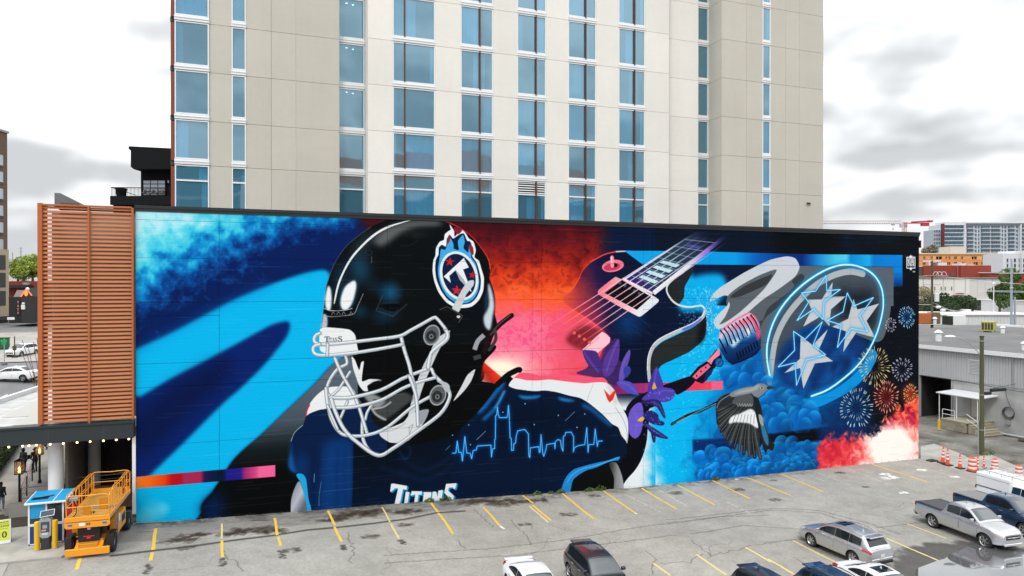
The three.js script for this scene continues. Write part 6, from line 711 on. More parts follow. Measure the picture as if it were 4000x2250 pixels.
// a crown of small leaf faces round several limbs
function leafCrown(R, list, n, leaf) { const P = []; for (let i = 0; i < n; i++) { const [cx, cy, cz, r] = list[Math.floor(R() * list.length)], a = R() * 6.283, c = R() * 2 - 1, q = r * (0.55 + 0.5 * Math.cbrt(R())), s = Math.sqrt(1 - c * c), x = cx + Math.cos(a) * s * q, y = cy + c * q * 0.85, z = cz + Math.sin(a) * s * q, l = leaf * (0.6 + 0.8 * R()), e = new THREE.Euler(R() * 6, R() * 6, R() * 6); for (const [px, py] of [[-0.5, -0.3], [0.5, -0.3], [0, 0.7]]) { const v = V(px * l, py * l, 0).applyEuler(e); P.push(x + v.x, y + v.y, z + v.z); } } const g = new THREE.BufferGeometry(); g.setAttribute('position', new THREE.Float32BufferAttribute(P, 3)); g.computeVertexNormals(); return g; }
function tree(name, label, category, p, h, r, m, o = {}) { const R = rng(o.seed || 1), t = thing(name, label, category, p, R() * 6, o.group), th = o.trunk ?? 0.35; if (th > 0) { const tr = [new THREE.CylinderGeometry(0.05 * r, 0.1 * r, h * (th + 0.25), 8).translate(0, h * (th + 0.25) / 2, 0)]; for (let i = 0; i < 5; i++) { const a = R() * 6.28; tr.push(bar([0, h * th * (0.7 + 0.3 * R()), 0], [Math.cos(a) * r * 0.6, h * (th + 0.25 + 0.2 * R()), Math.sin(a) * r * 0.6], 0.03 * r, 6)); } obj('trunk', tr.map((g) => { g.deleteAttribute('uv'); return g; }), timber, t); } const L = []; for (let i = 0; i < (o.lobes || 10); i++) { const a = R() * 6.28, k = Math.sqrt(R()); L.push([Math.cos(a) * r * 0.65 * k, lerp(h * th, h, 0.15 + 0.7 * R()), Math.sin(a) * r * 0.65 * k, r * (0.35 + 0.25 * R())]); } obj('crown', leafCrown(R, L, o.n || 2600, o.leaf || 0.35), m, t); return t; }
{
  const glassFar = M([0.1, 0.17, 0.23], { roughness: 0.08, metalness: 0.35 }), steelW = M([0.62, 0.64, 0.67], { roughness: 0.6 }), slab = M([0.5, 0.53, 0.57], { roughness: 0.7 }), grey = M([0.36, 0.39, 0.43], { roughness: 0.8 }), maroon = M([0.12, 0.02, 0.03]);
  // glass apartment tower
  { const f = farThing('apartment_tower', 'blue glass apartment tower with white balcony slabs beyond the construction site', 'building', 3800, 533), { box } = f;
    box('core', 3655, 897, 3682, 1010, -3, -16, grey); box('core', 3682, 876, 4120, 1010, -0.5, -18, slab); box('penthouse', 3684, 868, 3763, 880, 1.2, -10, steelW); box('roof_slab', 3765, 868, 4120, 873, 2, -10, steelW); box('roof_recess', 3766, 873, 4120, 879, 0.2, -8, grey); box('corner_fin', 3680.5, 874, 3684.5, 1010, 1.5, -2, maroon); box('edge_fin', 3761, 866, 3766, 1010, 1.8, -2, steelW); box('edge_fin', 3980, 876, 3984, 1000, 1.6, -2, steelW);
    const R = rng(4); for (let k = 0; k < 8; k++) { const v = 880 + k * 15.6; box('floor_band', 3685, v + 12.8, 3761, v + 15.4, 0.9, -0.4, steelW); let u = 3686; while (u < 3758) { const w = 4 + 8 * R(); box('window', u, v, Math.min(u + w - 1, 3760), v + 12.4, 0.2, -0.3, glassFar); u += w; }
      for (let q = 3657; q < 3680; q += 9) box('window', q, v + 18, q + 5, v + 26, -2.8, -2.98, glassFar);
      for (const [a, b, bal] of [[3767, 3771, 0], [3777, 3803, 1], [3809, 3815, 0], [3822, 3826, 0], [3832, 3868, 1], [3872, 3908, 1], [3914, 3919, 0], [3925, 3931, 0], [3938, 3964, 1], [3970, 3976, 0], [3986, 4100, 1]]) { if (bal) { const n = Math.max(2, Math.round((b - a) / 9)); for (let i = 0; i < n; i++) box('window', lerp(a, b, i / n) + 0.5, v + 1.5, lerp(a, b, (i + 1) / n) - 0.8, v + 12, -0.3, -0.48, glassFar); box('balcony_slab', a - 1, v + 12.6, b + 1, v + 14.4, 1.8, -0.4, steelW); box('balcony_rail', a - 0.5, v + 8.5, b + 0.5, v + 9.3, 1.7, 1.55, slab); } else box('window', a, v + 1.5, b, v + 12, -0.2, -0.49, glassFar); } } }
  // timber frame site
  { const ply = [M([0.62, 0.29, 0.11], { roughness: 0.9 }), M([0.6, 0.24, 0.1], { roughness: 0.9 }), M([0.64, 0.4, 0.17], { roughness: 0.9 })], hole = M([0.06, 0.02, 0.012], { roughness: 1 }), f = farThing('timber_building', 'orange plywood clad building under construction with empty window holes', 'building', 3750, 360), { box } = f;
    box('core', 3596, 995, 3905, 1190, -1, -22, hole); const rows = [993, 1015, 1037, 1059]; const holes = [[[3606, 3615], [3635, 3644], [3656, 3680], [3693, 3699], [3705, 3713], [3726, 3738], [3753, 3762], [3796, 3816], [3836, 3846], [3858, 3872], [3887, 3895]], [[3604, 3616], [3633, 3642], [3660, 3678], [3700, 3712], [3726, 3738], [3758, 3766], [3803, 3820], [3833, 3843], [3852, 3864], [3880, 3892]], [[3610, 3620], [3660, 3672], [3740, 3750], [3830, 3845], [3882, 3889]]];
    rows.slice(0, 3).forEach((v, k) => { const vb = rows[k + 1], h0 = v + 9, h1 = v + 20; let u = 3593; const cols = [...holes[k], [3907, 3907]]; box('sheathing', 3593, v, 3907, h0, 0, -0.9, ply[k % 3]); box('sheathing', 3593, h1, 3907, vb, 0, -0.9, ply[(k + 1) % 3]); cols.forEach(([a, b], i) => { if (a > u) box('sheathing', u, h0, a, h1, 0, -0.9, ply[(i + k) % 2 ? 0 : i % 3]); if (b > a) box('window_stud', (a + b) / 2 - 0.6, h0, (a + b) / 2 + 0.6, h1, -0.2, -0.8, ply[2]); u = b; }); });
    box('roof_edge', 3590, 989, 3910, 993.5, 0.6, -20, M([0.66, 0.5, 0.3])); box('end_wall', 3898, 1010, 3909, 1100, 1.6, -10, M([0.3, 0.05, 0.03])); box('lift_shaft', 3741, 960, 3803, 995, -6, -16, M([0.46, 0.45, 0.43])); box('scaffold_post', 3909, 1004, 3919, 1090, 2, 1, M([0.6, 0.58, 0.55])); }
  { const f = farThing('grey_apartments', 'pale grey apartment block with small dark windows beside the timber building', 'building', 3960, 330), { box } = f, wallG = M([0.56, 0.57, 0.6], { roughness: 0.85 }), wn = M([0.06, 0.07, 0.08], { roughness: 0.2 }); box('wall', 3917, 990, 3985, 1130, 0, -14, wallG); box('wall', 3984.8, 979, 4100, 1130, 1.2, -14.2, wallG); box('parapet', 3950, 980, 4100, 1000, -3, -9, M([0.68, 0.69, 0.71])); for (let k = 0; k < 3; k++) for (const [a, b] of [[3932, 3938], [3947, 3949.5], [3960, 3968], [3979, 3982], [3989, 3995]]) { const w = box('window', a, 1010 + k * 21, b, 1024 + k * 21, a > 3985 ? 1.3 : 0.1, a > 3985 ? 1.21 : 0.01, wn); box('window_sill', a - 0.5, 1024.2 + k * 21, b + 0.5, 1025.2 + k * 21, a > 3985 ? 1.5 : 0.3, a > 3985 ? 1.21 : 0.01, M([0.7, 0.7, 0.7]), w); } }
  { const f = farThing('brick_store', 'long dark red brick shed with white roof units', 'building', 3740, 210), { box } = f, br = M([0.235, 0.035, 0.022], { roughness: 0.9 }); box('wall', 3608, 1037, 3749, 1120, 0, -20, br); box('wall', 3749.1, 1037, 3868, 1120, 0.4, -20, M([0.255, 0.042, 0.025], { roughness: 0.9 })); box('side_bay', 3590, 1042, 3607.9, 1110, -0.6, -12, M([0.1, 0.07, 0.06])); box('side_roof', 3588, 1039, 3607.9, 1042, -0.4, -12, steelW); box('downpipe', 3735, 1040, 3737.5, 1110, 0.55, 0.41, M([0.3, 0.12, 0.1])); box('wall_grille', 3712, 1068, 3728, 1078, 0.12, 0.01, M([0.1, 0.08, 0.07]));
    for (const [a, b, c, e] of [[3650, 1016, 3692, 1022], [3680, 1025, 3714, 1037], [3768, 1028, 3790, 1037], [3800, 1033, 3826, 1037]]) box('roof_unit', a, c > 3000 ? b : b, c > 3000 ? c : c, e, -2, -6, steelW); box('roof_frame', 3648, 1022, 3651, 1037, -2.2, -2.6, steelW); box('roof_frame', 3690, 1022, 3692.5, 1037, -2.2, -2.6, steelW); const lo = farThing('brick_store', 'low red brick wing behind the grey steel pole', 'building', 3960, 205); lo.box('wall', 3870, 1066, 4080, 1120, 0, -15, br); lo.box('roof_edge', 3869, 1063, 4082, 1066.5, 0.4, -15, M([0.3, 0.28, 0.27])); }
  // white clinic
  { const f = farThing('panel_building', 'cream panelled two storey block with an overhanging upper floor', 'building', 3780, 165), { box } = f, pan = M([0.62, 0.6, 0.56], { roughness: 0.8 }), pan2 = M([0.54, 0.525, 0.495], { roughness: 0.8 }), gap = M([0.12, 0.11, 0.1]); box('core', 3592, 1088, 3965, 1172, -0.4, -24, gap); let prev = 3590; for (const u of [3606.5, 3641, 3684, 3726.5, 3771, 3789, 3819, 3850, 3880, 3911, 3962]) { const k = u <= 3790; box('upper_panel', prev + (k ? 1.0 : 0.4), 1087, u - (k ? 1.0 : 0.4), 1168, k ? 0 : -0.12, -0.39, k ? pan : pan2); prev = u; } box('parapet_cap', 3588, 1083, 3966, 1086.8, 0.3, -24, M([0.2, 0.19, 0.18])); box('fascia', 3640, 1168.4, 3885, 1172, 0.35, -0.39, M([0.72, 0.7, 0.66]));
    for (const u of [3599, 3613, 3637, 3651, 3676, 3692, 3717]) { const w = box('slot_window', u - 1.3, 1121, u + 1.3, 1134, 0.12, 0.005, gap); box('slot_frame', u - 2.2, 1118, u + 2.2, 1120.6, 0.1, 0.005, pan2, w); } box('ground_wall', 3700, 1172.4, 3809, 1222, -3, -24, M([0.56, 0.52, 0.4], { roughness: 0.9 })); box('ground_wall', 3809.3, 1199, 3885, 1222, -3.2, -23, M([0.2, 0.19, 0.18])); box('ground_wall', 3885.3, 1172.4, 3962, 1222, -3.1, -24, M([0.2, 0.19, 0.18])); box('back_room', 3809, 1172.4, 3885, 1199, -5, -20, M([0.02, 0.02, 0.02])); for (let i = 0; i < 5; i++) box('shop_window', 3811 + i * 14, 1176, 3823.6 + i * 14, 1198, -3.3, -3.4, glassFar); for (let i = 0; i < 6; i++) box('window_post', 3809 + i * 14.2, 1172.4, 3810.6 + i * 14.2, 1199, -3.15, -3.45, M([0.5, 0.48, 0.45])); box('window_sill', 3809, 1198.6, 3885, 1200.8, -3.0, -3.5, pan);
    const sg = box('wall_sign', 3741, 1145, 3764, 1156, 0.15, 0.02, M([0.1, 0.08, 0.08])); box('sign_mark', 3733, 1144, 3740.5, 1155, 0.14, 0.02, M([0.5, 0.2, 0.2]), sg); box('sign_line', 3741.5, 1149.6, 3763.5, 1151.4, 0.19, 0.155, M([0.7, 0.66, 0.62]), sg); }
  // low white shed roofs between
  { const f = farThing('white_shed', 'long low white shed with a flat pale roof behind the warehouse', 'shed', 3790, 138, undefined, 2.0), { box } = f, wM = M([0.6, 0.605, 0.61], { roughness: 0.7 }); box('wall', 3588, 1231, 4100, 1268, 0, -10, wM); box('roof', 3586, 1227, 4102, 1231, 0.3, -12, M([0.7, 0.7, 0.7], { roughness: 0.7 })); for (let i = 0; i < 40; i++) { const u = 3596 + i * 12.5; box('wall_rib', u, 1231.2, u + 1.2, 1262, 0.06, 0.002, M([0.52, 0.525, 0.53])); } const f2 = farThing('white_shed', 'white lean-to shed beside the green tree and steel pole', 'shed', 3990, 150, undefined, 3.0); f2.box('wall', 3955, 1176, 4100, 1240, 0, -10, wM); f2.box('roof', 3953, 1172, 4102, 1176, 0.3, -10, M([0.72, 0.72, 0.72])); f2.box('wall_band', 3955, 1186, 4100, 1188, 0.08, 0.002, M([0.5, 0.5, 0.5])); const lot = farThing('white_shed', 'pale flat roofed annex at the foot of the panelled block', 'shed', 3860, 150, undefined, 3.2); lot.box('roof', 3640, 1221, 3960, 1230, 0, -14, M([0.62, 0.62, 0.6])); lot.box('wall', 3640, 1230.2, 3960, 1250, -0.2, -13.8, wM); lot.box('low_wall', 3795, 1210, 3818, 1221, -2, -5, M([0.72, 0.72, 0.7])); }
  // shrubs and trees
  const at = (u, v, d) => { const p = atDepth(u, v, d); return p; };
  for (const [u, v, d, h, r, k, l, s, n] of [[3668, 1226, 158, 4.6, 2.6, 1, 'dark evergreen shrub left of the tall rounded pair before the panelled block', 3, 2200], [3735, 1226, 157, 4.4, 2.6, 1, 'dark evergreen shrub in front of the small wall sign', 4, 2400], [3778, 1226, 156, 4.2, 2.3, 1, 'dark evergreen shrub next to the recessed shop windows', 5, 2000], [3612, 1224, 158, 2.4, 1.8, 1, 'small dark shrub at the mural corner beneath the utility pole', 6, 1200], [3705, 1228, 155, 3.0, 2.2, 1, 'low dark shrub filling the gap between taller evergreens', 7, 1500]]) tree('evergreen_shrub', l, 'shrub', at(u, v, d), h, r, GREEN[k], { trunk: 0.02, seed: s, n, leaf: 0.4, group: 'evergreen shrubs before the panelled block' });
  tree('leafy_tree', 'bright green leafy tree by the white lamp post', 'tree', at(3905, 1218, 150), 7.4, 2.7, GREEN[0], { seed: 12, n: 3600, leaf: 0.4, trunk: 0.1, lobes: 14 }); tree('leafy_tree', 'large green tree behind the grey steel pole', 'tree', at(3985, 1200, 152), 8.2, 3.6, GREEN[0], { seed: 13, n: 4200, leaf: 0.42, trunk: 0.1, lobes: 16 }); tree('leafy_tree', 'pale spring tree on the skyline left of the glass tower', 'tree', at(3628, 1010, 480), 9.5, 5.0, M([0.26, 0.24, 0.19], { roughness: 0.9 }), { seed: 14, n: 1800, leaf: 0.9 }); tree('leafy_tree', 'bare dry thicket tree at the mural corner', 'tree', at(3610, 1196, 162), 4.2, 2.4, M([0.3, 0.26, 0.15], { roughness: 0.9 }), { seed: 15, n: 1500, leaf: 0.25 });
  // hills
  { const P = new THREE.Shape([[-400, -10], [-400, 40], [-300, 55], [-180, 48], [-60, 62], [40, 50], [160, 58], [300, 44], [400, 52], [400, -10]].map((q) => new THREE.Vector2(...q))); const g = new THREE.ExtrudeGeometry(P, { depth: 300, bevelEnabled: true, bevelSize: 18, bevelThickness: 60, bevelSegments: 4 }); const o = struct('hills', g, M([0.09, 0.1, 0.1], { roughness: 1 })); const p = atDepth(3700, 1114, 1900); o.position.set(p.x, -30, p.z); o.rotation.y = -PSI; o.scale.set(1.6, 1.1, 1); }
  // poles and wires on the right
  { const f = farThing('utility_pole', 'brown wooden utility pole with cross arm and transformer before the shrubs', 'utility pole', 3641, 140, undefined, 3.4), { t, X, Y } = f; obj('pole', [new THREE.CylinderGeometry(0.17, 0.26, Y(1018), 12).translate(0, Y(1018) / 2, 0)], timber, t); obj('cross_arm', [bx(X(3606), Y(1113.5), -0.1, X(3673), Y(1111), 0.1)], M([0.36, 0.34, 0.3]), t); obj('cross_arm', [bx(X(3622), Y(1078), 0.12, X(3700), Y(1075.5), 0.3)], M([0.3, 0.29, 0.27]), t); obj('transformer', [rbx(X(3647), Y(1178), 0.2, X(3659), Y(1146), 0.9, 0.08)], M([0.62, 0.64, 0.66]), t); for (const u of [3652, 3666, 3684]) obj('bushing_loop', tube([[X(u - 10), Y(1074), 0.2], [X(u - 4), Y(1063), 0.2], [X(u + 6), Y(1063), 0.2], [X(u + 13), Y(1076), 0.2]], 0.05, 6), steelW, t); for (const [a, b, c, e] of [[3641, 1076, 3300, 1092], [3641, 1076, 4100, 1118], [3641, 1190, 3300, 1180], [3641, 1196, 3790, 1220], [3646, 1182, 3760, 1228]]) obj('wire', tube([[X(a), Y(b), 0], [X((a + c) / 2), Y((b + e) / 2 + 3), 0], [X(c), Y(e), 0]], 0.035, 5), steelW, t); obj('lamp', [new THREE.SphereGeometry(0.4, 10, 8).scale(1.4, 0.7, 1).translate(X(3661), Y(1199), 0.4), new THREE.SphereGeometry(0.4, 10, 8).scale(1.5, 0.7, 1).translate(X(3679), Y(1211), 0.4)], steelW, t); }
  { const f = farThing('steel_pole', 'tall grey steel utility pole beside the green trees', 'utility pole', 3951, 132, undefined, 3.6), { t, X, Y } = f; obj('shaft', new THREE.CylinderGeometry(0.17, 0.24, Y(1014), 14).translate(0, Y(1014) / 2, 0), M([0.3, 0.34, 0.4], { roughness: 0.6 }), t); obj('stub_pole', new THREE.CylinderGeometry(0.17, 0.18, Y(1160), 12).translate(X(3963), Y(1160) / 2, 0.1), M([0.28, 0.32, 0.37], { roughness: 0.6 }), t); obj('cross_arm', bx(X(3905), Y(1068), -0.08, X(4010), Y(1065.5), 0.08), steelW, t); for (const [b, e] of [[1137, 1141], [1141, 1146], [1067, 1060]]) obj('wire', tube([[X(3820), Y(b - 2), 0], [X(3951), Y(b), 0], [X(4100), Y(e), 0]], 0.04, 5), steelW, t); obj('clamp', [1108, 1126].map((v) => cyl(0.3, 0.3, 0.16, 0, Y(v), 0, 12)), steelW, t); }
  { const f = farThing('lamp_post', 'slim white lamp post in front of the dark shop windows', 'street lamp', 3882, 150, undefined, 4), { t, X, Y } = f; obj('post', bar([0, 0, 0], [0, Y(1112), 0], 0.1), steelW, t); obj('head', [new THREE.SphereGeometry(0.3, 10, 8).translate(0, Y(1108), 0)], steelW, t); }
  // tower crane
  { const f = farThing('tower_crane', 'red and white tower crane with a long lattice jib above the mural wall', 'crane', 3532, 430), { t, X, Y } = f, red = M([0.42, 0.015, 0.04], { roughness: 0.5 }), wj = M([0.33, 0.27, 0.27], { roughness: 0.6 }), J = []; const y0 = 874, y1 = 863; for (const [dv, dz] of [[y0, -0.7], [y0, 0.7], [y1, 0]]) J.push(bar([X(2850), Y(dv), dz], [X(3520), Y(dv), dz], 0.14, 5)); obj('jib_chord', J, wj, t); const Lc = []; for (let u = 2860; u < 3515; u += 9) { Lc.push(bar([X(u), Y(y0), -0.7], [X(u + 4.5), Y(y1), 0], 0.09, 4), bar([X(u + 4.5), Y(y1), 0], [X(u + 9), Y(y0), 0.7], 0.09, 4)); } obj('jib_lacing', Lc, wj, t); obj('counter_jib', [beam([X(3530), Y(872), 0], [X(3600), Y(872), 0], 1.4, 0.5), beam([X(3560), Y(868), 0], [X(3640), Y(864), 0], 1.2, 0.9)], red, t); obj('counterweight', [bx(X(3598), Y(883), -1, X(3626), Y(870), 1), bx(X(3624), Y(868), -0.8, X(3641), Y(861), 0.8)], red, t); obj('cab', [rbx(X(3515), Y(888), -0.9, X(3524), Y(873), 0.9, 0.2), rbx(X(3534), Y(887), -0.8, X(3543), Y(877), 0.8, 0.2)], M([0.45, 0.46, 0.48]), t); const Mt = []; for (const [a, b] of [[-0.9, -0.9], [0.9, -0.9], [-0.9, 0.9], [0.9, 0.9]]) Mt.push(bar([a, 0, b], [a, Y(866), b], 0.16, 5)); for (let y = 0; y < Y(880); y += 2) for (const z of [-0.9, 0.9]) Mt.push(bar([-0.9, y, z], [0.9, y + 2, z], 0.1, 4)); obj('mast', Mt, M([0.45, 0.08, 0.1]), t); obj('trolley', bx(X(3483), Y(880), -0.7, X(3493), Y(876), 0.7), wj, t); obj('hook_line', bar([X(3488), Y(880), 0], [X(3488), Y(893), 0], 0.06, 4), wj, t); obj('hook', rbx(X(3486), Y(897), -0.3, X(3490), Y(893), 0.3, 0.1), M([0.1, 0.1, 0.1]), t); }
  // black rooftop bar left of the hotel
  { const f = farThing('rooftop_bar', 'black rooftop bar with a slanted roof and a railed terrace beside the hotel', 'building', 590, 62), { t, X, Y, box } = f, bk = M([0.012, 0.013, 0.015], { roughness: 0.95, specularIntensity: 0.2 }), gl = M([0.3, 0.34, 0.4], { roughness: 0.1, metalness: 0.4 }); const sh = new THREE.Shape([[X(517), Y(577)], [X(700), Y(586)], [X(700), Y(664)], [X(536), Y(664)], [X(525), Y(655)], [X(525), Y(592)], [X(517), Y(586)]].map((q) => new THREE.Vector2(...q))); obj('roof_block', new THREE.ExtrudeGeometry(sh, { depth: 6, bevelEnabled: true, bevelSize: 0.03, bevelThickness: 0.03, bevelSegments: 1 }).translate(0, 0, -5.5), bk, t); box('wall', 537, 664.5, 700, 812, -0.6, -5, bk); const gd = box('garage_door', 550, 700, 638, 762, -0.45, -0.59, bk); for (let r = 0; r < 4; r++) for (let c = 0; c < 3; c++) box('pane', 552 + c * 29, 703 + r * 15, 578 + c * 29, 715 + r * 15, -0.4, -0.44, gl, gd); box('terrace', 461, 772, 700, 806, 1.2, -4, bk); box('lower_block', 466, 806.5, 700, 1000, 0.9, -4, bk);
    for (let u = 464; u < 668; u += 5.2) obj('baluster', bar([X(u), Y(773), 1.1], [X(u), Y(740), 1.1], 0.02, 5), bk, t); obj('terrace_rail', [bar([X(462), Y(739), 1.1], [X(690), Y(742), 1.1], 0.035), bar([X(462), Y(739), 1.1], [X(462), Y(746), -3], 0.03)], bk, t); for (const u of [560, 592, 610, 630]) obj('terrace_chair', [box('seat', u, 752, u + 10, 756, 0.3, -0.1, M([0.5, 0.42, 0.3])).geometry.clone(), bx(X(u + 8), Y(756), -0.1, X(u + 11), Y(744), 0.3)], M([0.5, 0.42, 0.3]), t); obj('planter', [cyl(0.38, 0.5, 0.75, X(484), Y(771), 0.4, 14)], bk, t); obj('wall_lamp', [bx(X(647), Y(712), -0.58, X(651), Y(702), -0.4)], M([0.6, 0.6, 0.6]), t); }
  // blocks across the lot, behind the viewer, mirrored in the hotel glass
  { const t = thing('brick_offices', 'terracotta topped office block across the lot, mirrored in the hotel windows', 'building', [54, ground(54, 110), 118]), tc = M([0.85, 0.27, 0.1], { roughness: 0.85 }); obj('lower_storeys', bx(-34, 0, -7.8, 30, 36.5, 8), M([0.03, 0.033, 0.036], { roughness: 0.4 }), t); obj('cornice', bx(-35, 36.52, -8.6, 31, 39.5, 8), M([0.7, 0.7, 0.7]), t); obj('upper_storey', bx(-34, 39.52, -8, 8, 47, 8), tc, t); obj('tan_bay', bx(8.02, 39.52, -8.1, 18, 45.5, 8), M([0.7, 0.42, 0.18], { roughness: 0.85 }), t); obj('upper_storey', bx(18.02, 39.52, -8, 30, 44.5, 8), tc, t);
    const g = thing('glass_offices', 'teal glass office block across the street, mirrored low in the hotel windows', 'building', [-9, ground(-9, 96), 106]); obj('tower', bx(-14, 0, -6, 12, 38, 8), M([0.05, 0.16, 0.2], { roughness: 0.1, metalness: 0.4 }), g); for (let i = 0; i < 9; i++) obj('floor_band', bx(-14.1, 3.2 + i * 4, -6.1, 12.1, 3.7 + i * 4, 8.1), M([0.5, 0.52, 0.54]), g);
    const pk = thing('parking_garage', 'dark parking garage with pale decks across the lot, mirrored low in the hotel windows', 'building', [128, ground(128, 110), 118]); obj('frame', bx(-43, 0, -7, 45, 37, 8), M([0.04, 0.042, 0.045], { roughness: 0.6 }), pk); for (let i = 0; i < 8; i++) obj('deck_edge', bx(-43.2, 3 + i * 4.6, -7.6, 45.2, 4.0 + i * 4.6, -7.02), M([0.5, 0.5, 0.5]), pk); }
}
// ---------------------------------------------------------------- far left: street front
{
  const tan = M([0.4, 0.32, 0.22], { roughness: 0.9 }), brn = M([0.13, 0.085, 0.06], { roughness: 0.9 }), wd = M([0.03, 0.03, 0.03], { roughness: 0.3 }), gl = M([0.4, 0.45, 0.5], { roughness: 0.1, metalness: 0.4 });
  { const u0 = -304, f = farThing('brick_apartments', 'brown brick apartment block with a tan stone base on the side street', 'building', u0, 118), { t, Y, s } = f, D = 20; // seen end on: its long side runs back along the street
    const side = (n, z0, z1, v0, v1, x, m, par = t) => obj(n, bx(x - 0.12, Y(v1), z1, x, Y(v0), z0), m, par), vv = (v) => 1114 + (v - 1114) * 138 / 118;
    obj('upper_wall', bx(-26, Y(vv(975)), -D, 0, Y(vv(522)), 0), brn, t); obj('base_wall', bx(-26, 0, -D, 0.25, Y(vv(975.5)), 0.2), tan, t); obj('cornice', bx(-26, Y(vv(522)) + 0.01, -D - 0.2, 0.25, Y(vv(514)), 0.2), M([0.3, 0.28, 0.25]), t);
    for (let i = 0; i < 4; i++) for (let k = 0; k < 6; k++) { const z = -D + 1.2 + i * 3.4, v = vv(612 + k * 65), w = side('window', z, z + 1.5, v, v + 46, 0.06, gl); side('window_sill', z, z + 1.5, v + 47, v + 58, 0.07, wd, w); side('window_bar', z + 0.72, z + 0.8, v, v + 46, 0.1, M([0.7, 0.7, 0.7]), w); }
    for (let i = 0; i < 4; i++) for (const v of [998, 1066, 1136]) side('tall_window', -D + 1.0 + i * 3.4, -D + 2.8 + i * 3.4, vv(v), vv(v + 56), 0.36, wd); side('awning', -D, -D + 12, vv(1232), vv(1246), 2.2, wd); side('shop_front', -D + 0.4, -D + 12, vv(1248), vv(1300), 0.4, M([0.008, 0.008, 0.009])); }
  { const f = farThing('tattoo_parlour', 'black gabled tattoo parlour with red neon on its gable', 'shop', 95, 128), { t, X, Y, box } = f, bk = M([0.012, 0.012, 0.013], { roughness: 0.7 }), neon = M([0.9, 0.1, 0.06], { emissive: rgb(1, 0.1, 0.05), emissiveIntensity: 2.2 }), pink = M([0.6, 0.2, 0.25], { emissive: rgb(0.5, 0.1, 0.14), emissiveIntensity: 0.8 }); box('wall', 34, 1160, 92, 1262, 0, -8, bk); const sh = new THREE.Shape([[X(92), Y(1262)], [X(92), Y(1158)], [X(114), Y(1125)], [X(136), Y(1158)], [X(136), Y(1262)]].map((q) => new THREE.Vector2(...q))); obj('gable_wall', new THREE.ExtrudeGeometry(sh, { depth: 9, bevelEnabled: false }).translate(0, 0, -8.5), M([0.02, 0.02, 0.022], { roughness: 0.7 }), t); const rf = new THREE.Shape([[X(30), Y(1160)], [X(96), Y(1160)], [X(112), Y(1126)], [X(34), Y(1126)]].map((q) => new THREE.Vector2(...q))); obj('shingle_roof', new THREE.ExtrudeGeometry(rf, { depth: 0.4, bevelEnabled: false }).rotateX(-0.5).translate(0, 0.3, 0.9), M([0.24, 0.22, 0.18], { roughness: 0.95 }), t); obj('neon_tube', bar([X(93), Y(1158), 0.7], [X(113), Y(1128), 0.7], 0.09, 6), neon, t); obj('neon_tube', bar([X(120), Y(1136), 0.7], [X(134), Y(1154), 0.7], 0.09, 6), neon, t); obj('gable_emblem', new THREE.SphereGeometry(0.45, 10, 8).scale(0.8, 1.2, 0.3).translate(X(111), Y(1146), 0.6), M([0.8, 0.3, 0.04], { emissive: rgb(0.8, 0.25, 0.03), emissiveIntensity: 0.8 }), t); obj('flood_lamp', new THREE.SphereGeometry(0.32, 8, 6).translate(X(121), Y(1129), 0.9), M([0.8, 0.8, 0.8]), t);
    const cv = canvasOf(64, 256), c = cv.getContext('2d'); c.fillStyle = '#0c0a0b'; c.fillRect(0, 0, 64, 256); c.fillStyle = '#c8707c'; c.textAlign = 'center'; c.font = 'bold 52px serif'; 'TATT'.split('').forEach((q, i) => c.fillText(q, 32, 52 + i * 62)); obj('vertical_sign', new THREE.PlaneGeometry(14 * f.s, 58 * f.s).translate(X(72), Y(1202), 0.12), M([1, 1, 1], { map: canvasTex(cv), emissive: rgb(1, 1, 1), emissiveMap: canvasTex(cv), emissiveIntensity: 0.5, roughness: 0.5 }), t); box('notice_board', 92, 1190, 106, 1208, 0.66, 0.51, M([0.7, 0.7, 0.7])); box('notice_board', 95, 1181, 105, 1188, 0.66, 0.51, M([0.7, 0.7, 0.7])); box('banner', 46, 1238, 74, 1248, 1.2, 1.1, M([0.7, 0.7, 0.7])); }
  { const f = farThing('brick_store', 'long low red brick store behind the tattoo parlour', 'building', 95, 170), { box } = f; box('wall', 20, 1098, 260, 1180, 0, -10, M([0.2, 0.03, 0.022])); box('roof_box', 100, 1104, 120, 1112, 1, 0.1, M([0.3, 0.3, 0.32])); box('dark_parapet', 20, 1113, 130, 1124, 2, 0.1, M([0.02, 0.02, 0.02])); }
  { const f = farThing('white_sheds', 'cluster of pale low roofs beyond the spring green tree', 'shed', 60, 260), { box } = f; box('wall', 30, 1052, 230, 1100, -6, -16, M([0.62, 0.62, 0.6])); box('wall', 34, 1074, 66, 1096, 0, -6, M([0.5, 0.5, 0.48])); box('roof', 30, 1047, 240, 1052, -5, -18, M([0.7, 0.7, 0.7])); box('silo', 121, 1058, 126, 1096, 2, 0.5, M([0.7, 0.7, 0.68])); box('silo', 128, 1058, 133, 1096, 2, 0.5, M([0.7, 0.7, 0.68])); }
  { const f = farThing('overpass', 'grey elevated highway deck crossing behind the street', 'bridge', 80, 420), { box } = f; box('deck', -300, 1014, 600, 1024, 0, -12, M([0.36, 0.38, 0.4])); box('parapet', -300, 1009, 600, 1013.8, 0, -0.6, M([0.5, 0.52, 0.54])); for (let u = -280; u < 600; u += 60) box('pier', u, 1024.2, u + 8, 1090, -3, -7, M([0.4, 0.41, 0.42])); }
